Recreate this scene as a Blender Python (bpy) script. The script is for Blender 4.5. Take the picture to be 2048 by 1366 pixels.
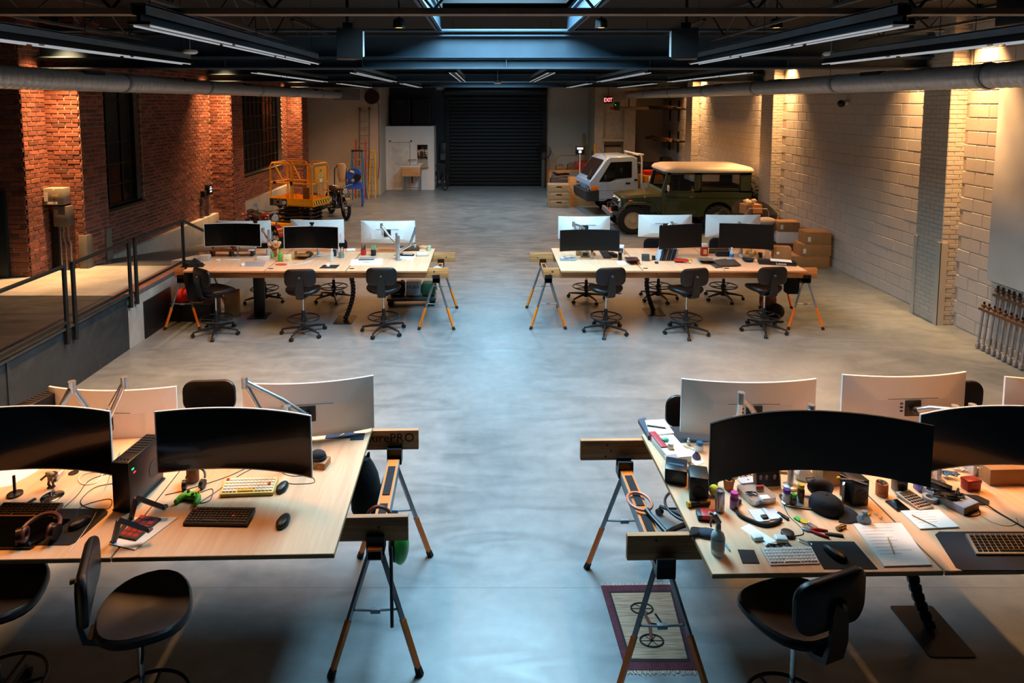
import bpy, bmesh, math, random
from mathutils import Vector, Matrix, Euler
random.seed(7)
for o in list(bpy.data.objects): bpy.data.objects.remove(o)
S = bpy.context.scene
COL = S.collection
PI = math.pi
R = math.radians
# ------------------------------------------------------------------ camera
FPX, CX, CY, PITCH, CAMH = 1300.0, 975.0, 319.0, R(5), 3.5
cd = bpy.data.cameras.new('camera'); cam = bpy.data.objects.new('camera', cd); COL.objects.link(cam)
cam.location = (0, 0, CAMH); cam.rotation_euler = (R(90) - PITCH, 0, 0)
cd.sensor_width = 36; cd.lens = FPX / 2048 * 36
cd.shift_x = (1024 - CX) / 2048; cd.shift_y = -(683 - CY) / 2048
cd.clip_start = .05; cd.clip_end = 200
S.camera = cam
# ------------------------------------------------------------------ world, exposure
w = bpy.data.worlds.new('world'); S.world = w; w.use_nodes = True
w.node_tree.nodes['Background'].inputs[0].default_value = (.30, .48, .62, 1)
w.node_tree.nodes['Background'].inputs[1].default_value = .004
S.view_settings.view_transform = 'Standard'; S.view_settings.look = 'None'
S.view_settings.exposure = 0.0; S.view_settings.gamma = 1.0; S.view_settings.use_curve_mapping = False
# ------------------------------------------------------------------ daylight through the two roof lights
def area(name, loc, sx, sy, power, col, rot=(0, 0, 0), spread=180):
    l = bpy.data.lights.new(name, 'AREA'); l.shape = 'RECTANGLE'; l.size = sx; l.size_y = sy
    l.energy = power; l.color = col; l.spread = R(spread)
    o = bpy.data.objects.new(name, l); o.location = loc; o.rotation_euler = rot; COL.objects.link(o); return o
SKYC = (.42, .77, 1.0)
area('roof_light_near', (.26, 7.6, 5.3), 1.86, 5.0, 1050, SKYC)
area('roof_light_far', (.26, 20.1, 5.3), 1.9, 5.4, 430, SKYC)
# wall washers up by the columns (lamp bodies are built with the ceiling)
def spot(name, loc, tgt, power, col, size=60, blend=.6, rad=.05):
    l = bpy.data.lights.new(name, 'SPOT'); l.energy = power; l.color = col; l.spot_size = R(size); l.spot_blend = blend
    l.shadow_soft_size = rad
    o = bpy.data.objects.new(name, l); o.location = loc
    o.rotation_euler = (Vector(tgt) - Vector(loc)).to_track_quat('-Z', 'Y').to_euler(); COL.objects.link(o); return o
WARM = (1.0, .52, .21)
# ------------------------------------------------------------------ pixel -> place helpers (photograph is 2048 x 1366)
def ray(px, py):
    a = (px - CX) / FPX; b = (py - CY) / FPX
    return (a, math.cos(PITCH) - b * math.sin(PITCH), -math.sin(PITCH) - b * math.cos(PITCH))
def P(px, py, z=0.0):
    r = ray(px, py); t = (z - CAMH) / r[2]; return (r[0] * t, r[1] * t)
def PY(px, py, Y):
    r = ray(px, py); t = Y / r[1]; return (r[0] * t, CAMH + r[2] * t)
def proj(x, y, z):
    z -= CAMH; d = y * math.cos(PITCH) - z * math.sin(PITCH)
    if d < .1: return None
    return (CX + FPX * x / d, CY - FPX * (y * math.sin(PITCH) + z * math.cos(PITCH)) / d)
# ------------------------------------------------------------------ mesh builder
class MB:
    def __init__(s): s.bm = bmesh.new()
    def box(s, c, d, r=(0, 0, 0), bev=0, seg=2):
        M = Matrix.Translation(c) @ Euler(r).to_matrix().to_4x4() @ Matrix.Diagonal((*d, 1))
        v = bmesh.ops.create_cube(s.bm, size=1, matrix=M)['verts']
        if bev:
            e = list({e for q in v for e in q.link_edges})
            bmesh.ops.bevel(s.bm, geom=e, offset=min(bev, min(d) * .49), segments=seg, profile=.5, affect='EDGES', clamp_overlap=True)
        return s
    def bx(s, x0, x1, y0, y1, z0, z1, bev=0, seg=2):
        return s.box(((x0 + x1) / 2, (y0 + y1) / 2, (z0 + z1) / 2), (abs(x1 - x0), abs(y1 - y0), abs(z1 - z0)), bev=bev, seg=seg)
    def loft(s, rings, cap=True, closed=True, M=None):
        vs = [[s.bm.verts.new((M @ Vector(p)) if M else p) for p in r] for r in rings]
        n = len(rings[0])
        for a, b in zip(vs, vs[1:]):
            for i in range(n if closed else n - 1):
                j = (i + 1) % n
                try: s.bm.faces.new((a[i], a[j], b[j], b[i]))
                except ValueError: pass
        if cap and closed:
            for q in (vs[0][::-1], vs[-1]):
                try: s.bm.faces.new(q)
                except ValueError: pass
        return s
    def tube(s, pts, r, n=8, closed=False, cap=True):
        pts = [Vector(p) for p in pts]; k = len(pts)
        rs = r if isinstance(r, (list, tuple)) else [r] * k
        rings = []; up = None
        for i, p in enumerate(pts):
            if closed: t = pts[(i + 1) % k] - pts[i - 1]
            else: t = pts[min(i + 1, k - 1)] - pts[max(i - 1, 0)]
            t.normalize()
            if up is None:
                up = Vector((0, 0, 1)) if abs(t.z) < .9 else Vector((1, 0, 0))
            u = up - t * up.dot(t)
            if u.length < 1e-5: u = t.orthogonal()
            u.normalize(); up = u; v = t.cross(u)
            rings.append([p + (u * math.cos(2 * PI * j / n) + v * math.sin(2 * PI * j / n)) * rs[i] for j in range(n)])
        if closed: rings.append(rings[0]); return s.loft(rings, cap=False)
        return s.loft(rings, cap=cap)
    def cyl(s, p0, p1, r0, r1=None, n=14):
        return s.tube([p0, p1], [r0, r0 if r1 is None else r1], n)
    def lathe(s, prof, c=(0, 0, 0), n=18, M=None, cap=True):
        rings = [[(c[0] + r * math.cos(2 * PI * j / n), c[1] + r * math.sin(2 * PI * j / n), c[2] + z) for j in range(n)] for r, z in prof]
        return s.loft(rings, cap=cap, M=M)
    def prism(s, poly, z0, z1, M=None):
        return s.loft([[(x, y, z0) for x, y in poly], [(x, y, z1) for x, y in poly]], M=M)
    def ball(s, c, r, sc=(1, 1, 1), n=12, rot=(0, 0, 0)):
        M = Matrix.Translation(c) @ Euler(rot).to_matrix().to_4x4() @ Matrix.Diagonal((*[r * q for q in sc], 1))
        bmesh.ops.create_uvsphere(s.bm, u_segments=n, v_segments=max(6, n * 2 // 3), radius=1, matrix=M); return s
    def face(s, pts):
        s.bm.faces.new([s.bm.verts.new(p) for p in pts]); return s
    def mesh(s, name, mat, smooth=38):
        bmesh.ops.recalc_face_normals(s.bm, faces=s.bm.faces[:])
        me = bpy.data.meshes.new(name); s.bm.to_mesh(me); s.bm.free()
        if mat: me.materials.append(mat)
        if smooth and len(me.polygons): me.shade_smooth(); me.set_sharp_from_angle(angle=R(smooth))
        return me
    def build(s, name, mat, parent=None, loc=None, rot=None, smooth=38, label=None):
        o = bpy.data.objects.new(name, s.mesh(name, mat, smooth)); COL.objects.link(o)
        if parent: o.parent = parent
        if loc: o.location = loc
        if rot: o.rotation_euler = rot if isinstance(rot, (list, tuple, Euler)) else (0, 0, rot)
        if label: o['label'] = label
        return o
def tag(o, label, cat, group=None):
    o['label'] = label; o['category'] = cat
    if group: o['group'] = group
    return o
def thing(name, label, cat, loc=(0, 0, 0), rz=0, group=None):
    o = bpy.data.objects.new(name, None); COL.objects.link(o); o.empty_display_size = .1
    o.location = loc; o.rotation_euler = rz if isinstance(rz, (list, tuple)) else (0, 0, rz)
    return tag(o, label, cat, group)
def struct(o): o['kind'] = 'structure'; return o
def stuff(o): o['kind'] = 'stuff'; return o
def dup(root, loc, rz, label, group=None):
    def cp(o, parent):
        c = o.copy(); COL.objects.link(c); c.parent = parent
        for ch in o.children: cp(ch, c)
        return c
    r = cp(root, None); r.location = loc; r.rotation_euler = rz if isinstance(rz, (list, tuple)) else (0, 0, rz)
    r['label'] = label
    if group: r['group'] = group
    return r
def rrect(w, h, r, n=4, cx=0, cy=0):
    p = []
    for k, (sx, sy) in enumerate(((1, 1), (-1, 1), (-1, -1), (1, -1))):
        for i in range(n + 1):
            a = PI / 2 * k + PI / 2 * i / n
            p.append((cx + sx * (w / 2 - r) + r * math.cos(a), cy + sy * (h / 2 - r) + r * math.sin(a)))
    return p
def circ(r, n=20, cx=0, cy=0, a0=0): return [(cx + r * math.cos(a0 + 2 * PI * i / n), cy + r * math.sin(a0 + 2 * PI * i / n)) for i in range(n)]
def text(name, body, size, mat, parent, loc, rot, depth=.001, align='CENTER', sx=1):
    c = bpy.data.curves.new(name, 'FONT'); c.body = body; c.size = size; c.extrude = depth; c.align_x = align; c.align_y = 'CENTER'
    c.resolution_u = 2
    t = bpy.data.objects.new(name, c); COL.objects.link(t)
    dg = bpy.context.evaluated_depsgraph_get(); me = bpy.data.meshes.new_from_object(t.evaluated_get(dg))
    bpy.data.objects.remove(t); bpy.data.curves.remove(c)
    me.materials.clear(); me.materials.append(mat)
    o = bpy.data.objects.new(name, me); COL.objects.link(o); o.parent = parent; o.location = loc; o.rotation_euler = rot; o.scale = (sx, 1, 1)
    return o
def bez(pts, n=8):
    """smooth curve through points (Catmull-Rom)"""
    q = [Vector(p) for p in pts]; q = [q[0] * 2 - q[1]] + q + [q[-1] * 2 - q[-2]]; out = []
    for i in range(1, len(q) - 2):
        for k in range(n):
            t = k / n; a, b, c, d = q[i - 1], q[i], q[i + 1], q[i + 2]
            out.append(.5 * ((2 * b) + (c - a) * t + (2 * a - 5 * b + 4 * c - d) * t * t + (3 * b - a - 3 * c + d) * t ** 3))
    return out + [q[-2]]
# ------------------------------------------------------------------ materials
def srgb(h):
    if isinstance(h, str): h = [int(h[i:i + 2], 16) / 255 for i in (0, 2, 4)]
    return [((c + .055) / 1.055) ** 2.4 if c > .04045 else c / 12.92 for c in h]
MATS = {}
def mat(name, col, rough=.5, metal=0, var=.12, scale=6, bump=0, bscale=40, rnd=0, emit=0, trans=0, coat=0, stretch=None, alpha=1, spec=.5, ior=1.45):
    if name in MATS: return MATS[name]
    m = bpy.data.materials.new(name); m.use_nodes = True; nt = m.node_tree; N = nt.nodes; L = nt.links
    b = N['Principled BSDF']; c = srgb(col)
    b.inputs['Roughness'].default_value = rough; b.inputs['Metallic'].default_value = metal
    b.inputs['Specular IOR Level'].default_value = spec
    b.inputs['Transmission Weight'].default_value = trans; b.inputs['Coat Weight'].default_value = coat; b.inputs['IOR'].default_value = ior
    b.inputs['Alpha'].default_value = alpha
    tc = N.new('ShaderNodeTexCoord'); mp = N.new('ShaderNodeMapping'); L.new(tc.outputs['Object'], mp.inputs[0])
    if stretch: mp.inputs['Scale'].default_value = stretch
    nz = N.new('ShaderNodeTexNoise'); nz.inputs['Scale'].default_value = scale; nz.inputs['Detail'].default_value = 5
    L.new(mp.outputs[0], nz.inputs[0])
    rp = N.new('ShaderNodeValToRGB'); rp.color_ramp.elements[0].position = .3; rp.color_ramp.elements[1].position = .7
    lo = [max(0, q * (1 - var)) for q in c]; hi = [min(1, q * (1 + var)) for q in c]
    rp.color_ramp.elements[0].color = (*lo, 1); rp.color_ramp.elements[1].color = (*hi, 1)
    L.new(nz.outputs[0], rp.inputs[0]); out = rp.outputs[0]
    if rnd:
        oi = N.new('ShaderNodeObjectInfo'); ge = N.new('ShaderNodeNewGeometry'); ad = N.new('ShaderNodeMath'); ad.operation = 'ADD'
        L.new(oi.outputs['Random'], ad.inputs[0]); L.new(ge.outputs['Random Per Island'], ad.inputs[1])
        fr = N.new('ShaderNodeMath'); fr.operation = 'FRACT'; L.new(ad.outputs[0], fr.inputs[0])
        mr = N.new('ShaderNodeMapRange'); mr.inputs[3].default_value = 1 - rnd; mr.inputs[4].default_value = 1 + rnd * .7; L.new(fr.outputs[0], mr.inputs[0])
        hs = N.new('ShaderNodeHueSaturation'); L.new(mr.outputs[0], hs.inputs['Value']); L.new(out, hs.inputs['Color']); out = hs.outputs[0]
    L.new(out, b.inputs['Base Color'])
    if emit:
        L.new(out, b.inputs['Emission Color']); b.inputs['Emission Strength'].default_value = emit
    if bump:
        n2 = N.new('ShaderNodeTexNoise'); n2.inputs['Scale'].default_value = bscale; n2.inputs['Detail'].default_value = 4; L.new(mp.outputs[0], n2.inputs[0])
        bp = N.new('ShaderNodeBump'); bp.inputs['Strength'].default_value = bump; bp.inputs['Distance'].default_value = .01
        L.new(n2.outputs[0], bp.inputs['Height']); L.new(bp.outputs[0], b.inputs['Normal'])
    MATS[name] = m; return m
def wood(name, c1, c2, sc=(1, 14, 14), rough=.55, scale=2.2, bump=.1):
    if name in MATS: return MATS[name]
    m = bpy.data.materials.new(name); m.use_nodes = True; nt = m.node_tree; N = nt.nodes; L = nt.links; b = N['Principled BSDF']
    tc = N.new('ShaderNodeTexCoord'); mp = N.new('ShaderNodeMapping'); mp.inputs['Scale'].default_value = sc; L.new(tc.outputs['Object'], mp.inputs[0])
    nz = N.new('ShaderNodeTexNoise'); nz.inputs['Scale'].default_value = scale; nz.inputs['Detail'].default_value = 6; nz.inputs['Distortion'].default_value = .6
    L.new(mp.outputs[0], nz.inputs[0])
    rp = N.new('ShaderNodeValToRGB'); rp.color_ramp.elements[0].position = .32; rp.color_ramp.elements[1].position = .66
    rp.color_ramp.elements[0].color = (*srgb(c1), 1); rp.color_ramp.elements[1].color = (*srgb(c2), 1)
    L.new(nz.outputs[0], rp.inputs[0]); L.new(rp.outputs[0], b.inputs['Base Color']); b.inputs['Roughness'].default_value = rough
    bp = N.new('ShaderNodeBump'); bp.inputs['Strength'].default_value = bump; bp.inputs['Distance'].default_value = .004
    L.new(nz.outputs[0], bp.inputs['Height']); L.new(bp.outputs[0], b.inputs['Normal'])
    MATS[name] = m; return m
def concrete(name, c1, c2, rough=(.28, .5), scale=.9):
    m = bpy.data.materials.new(name); m.use_nodes = True; nt = m.node_tree; N = nt.nodes; L = nt.links; b = N['Principled BSDF']
    tc = N.new('ShaderNodeTexCoord')
    def noise(s, d, dist=0, st=None):
        mp = N.new('ShaderNodeMapping'); L.new(tc.outputs['Object'], mp.inputs[0])
        if st: mp.inputs['Scale'].default_value = st
        n = N.new('ShaderNodeTexNoise'); n.inputs['Scale'].default_value = s; n.inputs['Detail'].default_value = d; n.inputs['Distortion'].default_value = dist
        L.new(mp.outputs[0], n.inputs[0]); return n.outputs[0]
    a = noise(scale, 8, 1.2); f = noise(9, 6, .4); st = noise(2.2, 6, 2.0, (.5, 1.6, 1))
    mx = N.new('ShaderNodeMix'); mx.data_type = 'FLOAT'; mx.inputs[0].default_value = .35; L.new(a, mx.inputs[2]); L.new(f, mx.inputs[3])
    m2 = N.new('ShaderNodeMix'); m2.data_type = 'FLOAT'; m2.inputs[0].default_value = .35; L.new(mx.outputs[0], m2.inputs[2]); L.new(st, m2.inputs[3])
    rp = N.new('ShaderNodeValToRGB'); rp.color_ramp.elements[0].position = .3; rp.color_ramp.elements[1].position = .7
    rp.color_ramp.elements[0].color = (*srgb(c1), 1); rp.color_ramp.elements[1].color = (*srgb(c2), 1)
    L.new(m2.outputs[0], rp.inputs[0]); L.new(rp.outputs[0], b.inputs['Base Color'])
    mr = N.new('ShaderNodeMapRange'); mr.inputs[1].default_value = .35; mr.inputs[2].default_value = .65
    mr.inputs[3].default_value = rough[0]; mr.inputs[4].default_value = rough[1]; L.new(st, mr.inputs[0]); L.new(mr.outputs[0], b.inputs['Roughness'])
    bp = N.new('ShaderNodeBump'); bp.inputs['Strength'].default_value = .06; bp.inputs['Distance'].default_value = .01
    L.new(f, bp.inputs['Height']); L.new(bp.outputs[0], b.inputs['Normal'])
    MATS[name] = m; return m
M_floor = concrete('polished_concrete', '525c61', '7d878b', rough=(.29, .41))
M_conc = concrete('cast_concrete', '8a8a84', 'b0aea6', rough=(.6, .85), scale=1.6)
M_conc_dk = concrete('dark_deck_coating', '26282a', '3c3d3d', rough=(.45, .7))
M_steelplate = concrete('blackened_steel_plate', '20262a', '343c40', rough=(.35, .6), scale=1.2)
M_brick = mat('red_brick', '7e4938', .88, var=.3, scale=9, bump=.35, bscale=30, rnd=.45)
M_mortar = mat('lime_mortar', '9c9084', .95, var=.2, scale=12, bump=.3)
M_wbrick = mat('painted_brick', 'b8afa2', .75, var=.05, scale=8, bump=.35, bscale=25, rnd=.05)
M_block = mat('painted_block', 'bab2a8', .72, var=.04, scale=5, bump=.25, bscale=45, rnd=.03)
M_blockj = mat('painted_joint', 'aaa090', .8, var=.05, scale=8)
M_cream = mat('cream_paint', 'b8ad9c', .7, var=.05, scale=2)
M_white = mat('white_paint', 'd6d4ce', .55, var=.03, scale=2)
M_girder = mat('girder_paint', '354856', .55, var=.12, scale=3, bump=.05)
M_deck = mat('roof_deck_black', '15181a', .8, var=.2, scale=3)
M_blk = mat('black_plastic', '121315', .42, var=.15, scale=10)
M_blk2 = mat('black_satin_metal', '17191b', .35, metal=.4, var=.1)
M_screen = mat('screen_glass', '030304', .16, var=.05, coat=.3)
M_scr_m = mat('matte_screen', '060607', .34, var=.05)
M_mon = mat('monitor_white', 'd9d5d2', .42, var=.02)
M_alu = mat('brushed_aluminium', 'b9bcc0', .32, metal=.85, var=.06, scale=20)
M_chrome = mat('chrome', 'd0d2d4', .12, metal=1, var=.02)
M_steel = mat('galvanised_steel', '8d949a', .38, metal=.75, var=.14, scale=12)
M_orange = mat('orange_powder_coat', 'e07818', .42, var=.06)
M_leather = mat('black_leather', '0f0e11', .42, var=.2, scale=18, bump=.12, bscale=120)
M_ply = wood('birch_plywood', 'd2a783', 'dcb895', sc=(12, 1, 12), rough=.42, bump=.03)
M_plyedge = wood('plywood_edge', '9c7146', 'caa274', sc=(1, 1, 90), rough=.7)
M_lumber = wood('spruce_lumber', '95552a', 'c6894e', sc=(1, 16, 16), rough=.62)
M_knot = mat('lumber_knot', '5b3115', .7, var=.3, scale=30)
M_paper = mat('paper', 'e9e7e2', .8, var=.03, scale=4)
M_ink = mat('pencil_ink', '8a8890', .8)
M_card = mat('cardboard', '9c7246', .85, var=.1, scale=8)
M_cardw = mat('white_card', 'dcd8d0', .8, var=.04)
M_rubber = mat('black_rubber', '1a1a1b', .75, var=.2, scale=20, bump=.2)
M_glass = mat('window_glass', '10161a', .04, var=.02, alpha=.22)
M_clear = mat('clear_plastic', 'dce6ea', .08, var=.02, alpha=.4)
M_red = mat('red_paint', 'b3201c', .4, var=.08)
M_cable_w = mat('white_cable', 'dedad4', .5)
M_cable_k = mat('black_cable', '101012', .5)
# ================================================================== STRUCTURE
def bld(name, mb, m, **k): return struct(mb.build(name, m, **k))
# floor: slabs with saw-cut joints
fl = bld('floor', MB().bx(-9.5, 8, -3, 29, -.2, -.012), mat('joint_filler', '55585a', .8), smooth=0)
ys = [-3, 4.42, 9.02, 13.6, 18.2, 22.8, 29]
for a, b in zip(ys, ys[1:]): MB().bx(-9.5, 8, a + .0008, b - .0008, -.05, 0).build('slab', M_floor, fl, smooth=0)

# ---- brickwork: the pieces that show largest are parts, the rest one joined part
def course(faces, bw, bh, gap, proud):
    out = []
    for (o, u, n, L, z0, z1, holes) in faces:
        u = Vector(u); n = Vector(n); rows = int((z1 - z0) / (bh + gap))
        for r in range(rows):
            zc = z0 + (r + .5) * (bh + gap); x = -((r % 2) * .5) * (bw + gap)
            while x < L - .01:
                a = max(0, x); b = min(L, x + bw)
                x += bw + gap
                if b - a < .03: continue
                if any(h[0] < (a + b) / 2 < h[1] and h[2] < zc < h[3] for h in holes): continue
                c = Vector(o) + u * ((a + b) / 2) + n * (proud * random.uniform(.6, 1.15)); c.z = zc
                p = proj(*c)
                if p is None or not (-260 < p[0] < 2300 and -200 < p[1] < 1500): continue
                p1 = proj(*(c - u * (b - a) / 2)); p2 = proj(*(c + u * (b - a) / 2)); p3 = proj(c.x, c.y, c.z + bh)
                inn = -20 < p[0] < 2068 and 0 < p[1] < 1366
                ar = abs(p2[0] - p1[0]) * abs(p3[1] - p[1]) if (p1 and p2 and p3) else 0
                out.append((ar if inn else ar * .01, c, u, n, b - a, random.uniform(-.004, .004)))
    return sorted(out, key=lambda q: -q[0])
def unit_piece(name, m, bev):
    b = MB(); b.box((0, 0, 0), (1, 1, 1))
    return b
def lay(parent, faces, bw, bh, gap, proud, m, name, limit=300, thick=.03):
    lst = course(faces, bw, bh, gap, proud)
    me = bpy.data.meshes.new(name)
    # piece with slightly broken edges: x along wall, y out of wall, z up (unit size)
    h, e, f = .5, .5 - .018, .5 - .05
    vs = [(-h, -.5, -h), (h, -.5, -h), (h, -.5, h), (-h, -.5, h), (-h, .3, -h), (h, .3, -h), (h, .3, h), (-h, .3, h), (-e, .5, -f), (e, .5, -f), (e, .5, f), (-e, .5, f)]
    fs = [(4, 5, 9, 8), (5, 6, 10, 9), (6, 7, 11, 10), (7, 4, 8, 11), (8, 9, 10, 11), (0, 1, 5, 4), (1, 2, 6, 5), (2, 3, 7, 6), (3, 0, 4, 7)]
    me.from_pydata(vs, [], fs); me.materials.append(m)
    for q in lst[:limit]:
        _, c, u, n, wd, dz = q
        o = bpy.data.objects.new(name, me); COL.objects.link(o); o.parent = parent
        M = Matrix((u, n, (0, 0, 1))).transposed().to_4x4()
        o.matrix_local = Matrix.Translation(c - n * thick * .5) @ M @ Matrix.Diagonal((wd, thick, bh, 1))
    V = []; Fc = []
    for q in lst[limit:]:
        _, c, u, n, wd, dz = q; k = len(V); c = c - n * thick * .5
        for (x, y, z) in vs: V.append(c + u * x * wd + n * y * thick + Vector((0, 0, z * bh)))
        for f_ in fs: Fc.append(tuple(i + k for i in f_))
    if V:
        m2 = bpy.data.meshes.new(name + '_courses'); m2.from_pydata(V, [], Fc); m2.materials.append(m)
        o = bpy.data.objects.new(name + '_courses', m2); COL.objects.link(o); o.parent = parent; stuff(o)
XW, XP = -7.2, -6.65            # left wall, left piers
WH = 4.9
win1 = (11.55, 13.5, 1.48, 3.95); win2 = (19.1, 22.7, 1.33, 3.95)
wl = MB()
yy = [10.06, win1[0], win1[1], win2[0], win2[1], 24.6]
wl.bx(XW - .3, XW, yy[0], yy[1], 0, WH); wl.bx(XW - .3, XW, yy[2], yy[3], 0, WH); wl.bx(XW - .3, XW, yy[4], yy[5], 0, WH)
for wv in (win1, win2):
    wl.bx(XW - .3, XW, wv[0], wv[1], 0, wv[2]); wl.bx(XW - .3, XW, wv[0], wv[1], wv[3], WH)
piers = [(10.6, 11.28), (16.9, 17.65), (23.3, 24.05)]
for a, b in piers: wl.bx(XW, XP, a, b, 0, WH)
wl.bx(-9.4, XW - .3, 10.06, 10.36, 0, WH)
wall_left = bld('wall_left', wl, M_mortar, smooth=0)
fc = [((XW, 10.06, 0), (0, 1, 0), (1, 0, 0), 14.54, .05, WH, [(win1[0] - 10.06, win1[1] - 10.06, win1[2], win1[3]), (win2[0] - 10.06, win2[1] - 10.06, win2[2], win2[3])] + [(a - 10.06, b - 10.06, 0, 9) for a, b in piers]),
      ((-9.4, 10.06, 0), (1, 0, 0), (0, -1, 0), 2.2, .7, WH, [])]
for a, b in piers:
    fc.append(((XP, a, 0), (0, 1, 0), (1, 0, 0), b - a, .02, WH, [])); fc.append(((XW, a, 0), (1, 0, 0), (0, -1, 0), XP - XW, .02, WH, []))
    fc.append(((XW, b, 0), (1, 0, 0), (0, 1, 0), XP - XW, .02, WH, []))
lay(wall_left, fc, .205, .062, .013, .012, M_brick, 'brick')
# steel sash windows
M_sash = mat('black_sash', '0d0f11', .5)
def sash(n, wv, dy):
    y0, y1, z0, z1 = wv; fr = MB(); x = XW - .16
    fr.bx(x - .03, x + .03, y0, y0 + .05, z0, z1); fr.bx(x - .03, x + .03, y1 - .05, y1, z0, z1); fr.bx(x - .03, x + .03, y0, y1, z0, z0 + .05); fr.bx(x - .03, x + .03, y0, y1, z1 - .05, z1)
    wd = bld('window_%d' % n, fr, M_sash)
    k = round((y1 - y0) / dy); rows = 6
    for i in range(1, k): MB().bx(x - .022, x + .022, y0 + (y1 - y0) * i / k - .018, y0 + (y1 - y0) * i / k + .018, z0 + .05, z1 - .05).build('mullion', M_sash, wd)
    for j in range(1, rows): MB().bx(x - .018, x + .018, y0 + .05, y1 - .05, z0 + (z1 - z0) * j / rows - .013, z0 + (z1 - z0) * j / rows + .013).build('glazing_bar', M_sash, wd)
    pm = None
    for i in range(k):
        for j in range(rows):
            if pm is None: pm = MB().bx(-.003, .003, -(y1 - y0) / k / 2, (y1 - y0) / k / 2, -(z1 - z0) / rows / 2, (z1 - z0) / rows / 2).mesh('pane', M_glass)
            o = bpy.data.objects.new('pane', pm); COL.objects.link(o); o.parent = wd; o.location = (x, y0 + (y1 - y0) * (i + .5) / k, z0 + (z1 - z0) * (j + .5) / rows)
    MB().bx(XW - .12, XW + .03, y0 - .02, y1 + .02, z0 - .05, z0, bev=.008).build('sill', M_sash, wd)
    return wd
sash(1, win1, .49); sash(2, win2, .36)
# neighbouring room seen through the panes
bld('wall_neighbour', MB().bx(-10.6, -10.5, 10.4, 26, 0, WH).bx(-10.5, XW - .3, 24.6, 24.7, 0, WH).bx(-10.5, XW - .3, 10.4, 26, -.05, 0).bx(-10.5, XW - .3, 10.4, 26, WH, WH + .1), mat('neighbour_room', '3a3632', .85), smooth=0)

# loading platform, ramp and railings
pf = bld('floor_platform', MB().bx(-9.4, -5.36, 9.06, 10.76, 0, .76), M_conc, smooth=0)
MB().bx(-9.4, -5.12, -2, 9.055, .68, .752).build('deck_plate', M_conc_dk, pf, smooth=0)
bld('wall_platform', MB().bx(-5.14, -5.1, -2, 9.0, 0, .80, bev=.004).bx(-5.13, -5.06, -2, 8.99, .775, .805), M_steelplate)
MB().bx(-5.11, -5.085, 6.66, 6.70, .0, .80).build('plate_seam', M_steelplate, bpy.data.objects['wall_platform'])
rp = MB(); prof = [(10.76, 0), (15.8, 0), (15.8, .01), (10.76, .76)]
rp.loft([[(-9.0, y, z) for y, z in prof], [(-5.35, y, z) for y, z in prof]])
bld('floor_ramp', rp, concrete('ramp_coating', '3a3d40', '505355', rough=(.6, .8)), smooth=0)
bld('wall_ramp', MB().bx(-5.35, -5.1, 9.0, 10.8, 0, .70).loft([[(-5.35, 10.8, 0), (-5.35, 15.9, 0), (-5.35, 15.9, .15), (-5.35, 10.8, .84)], [(-5.1, 10.8, 0), (-5.1, 15.9, 0), (-5.1, 15.9, .15), (-5.1, 10.8, .84)]]), M_conc, smooth=0)
MB().bx(-5.37, -5.095, 9.02, 10.8, .70, .765, bev=.006).build('edge_angle', mat('rusty_red_edge', '7c5a50', .7, var=.2), bpy.data.objects['wall_ramp'])
bld('trim_1', MB().bx(XW, XW + .14, 11.28, 16.9, 0, .62, bev=.01).bx(XW, XW + .14, 17.65, 23.3, 0, .6, bev=.01), M_conc)
tag(MB().bx(-5.1, -5.075, 9.4, 10.2, .0, .56, bev=.004).build('cover_panel', M_blk), 'flat black panel on the concrete platform side left of the black coat', 'panel')
M_rail = mat('rail_paint', '1a2226', .38, metal=.3)
def railing(label, y0, y1, posts, end=None):
    t = thing('handrail', label, 'railing', (-5.06, y0, 0), 0, 'platform railing sections')
    L = y1 - y0
    tp = [(0, 0, 1.55), (0, L, 1.55)] + ([(0, L + 2.2, .62)] if end else [])
    bp_ = [(0, 0, .87), (0, L, .87)] + ([(0, L + 1.4, .42)] if end else [])
    MB().tube(tp, .024, 10).build('top_rail', M_rail, t); MB().tube(bp_, .02, 8).build('bottom_rail', M_rail, t)
    for y in posts:
        p = MB().cyl((0, y - y0, .6), (0, y - y0, 1.55), .026, n=10).build('post', M_rail, t)
        for zb in (.6, .74): MB().bx(-.05, .0, y - y0 - .02, y - y0 + .02, zb, zb + .04).build('bracket', M_rail, p)
railing('dark steel railing section nearest the camera, on the platform edge', 3.0, 7.64, [3.02, 5.3, 7.62])
railing('dark steel railing section between the two pairs of posts', 7.76, 9.04, [7.78, 9.02])
railing('dark steel railing section that slopes down behind the left desks', 9.16, 10.66, [9.18, 10.64], end=True)
# corner guards on the brick pier by the platform
for i, (x0, x1, y0, y1) in enumerate(((XP - .1, XP + .02, 10.565, 10.585), (XP + .013, XP + .035, 10.57, 10.72), (XP + .013, XP + .035, 11.13, 11.3))):
    tag(MB().bx(x0, x1, y0, y1, .76, 1.32, bev=.004).build('corner_guard', mat('guard_grey', '6a645a', .6)), ['grey metal guard strip on the front of the brick pier by the railing', 'grey metal guard strip round the corner of the brick pier', 'grey metal guard strip at the window side of the brick pier'][i], 'corner guard', 'brick pier guards')
tag(MB().bx(-7.62, -7.5, 9.98, 10.04, .76, 2.1).bx(-9.4, -7.62, 9.98, 10.02, .76, 2.1).build('steel_door_leaf', mat('door_teal', '1c282c', .4)), 'dark blue-black door leaf at the far left edge of the platform', 'door')

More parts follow.
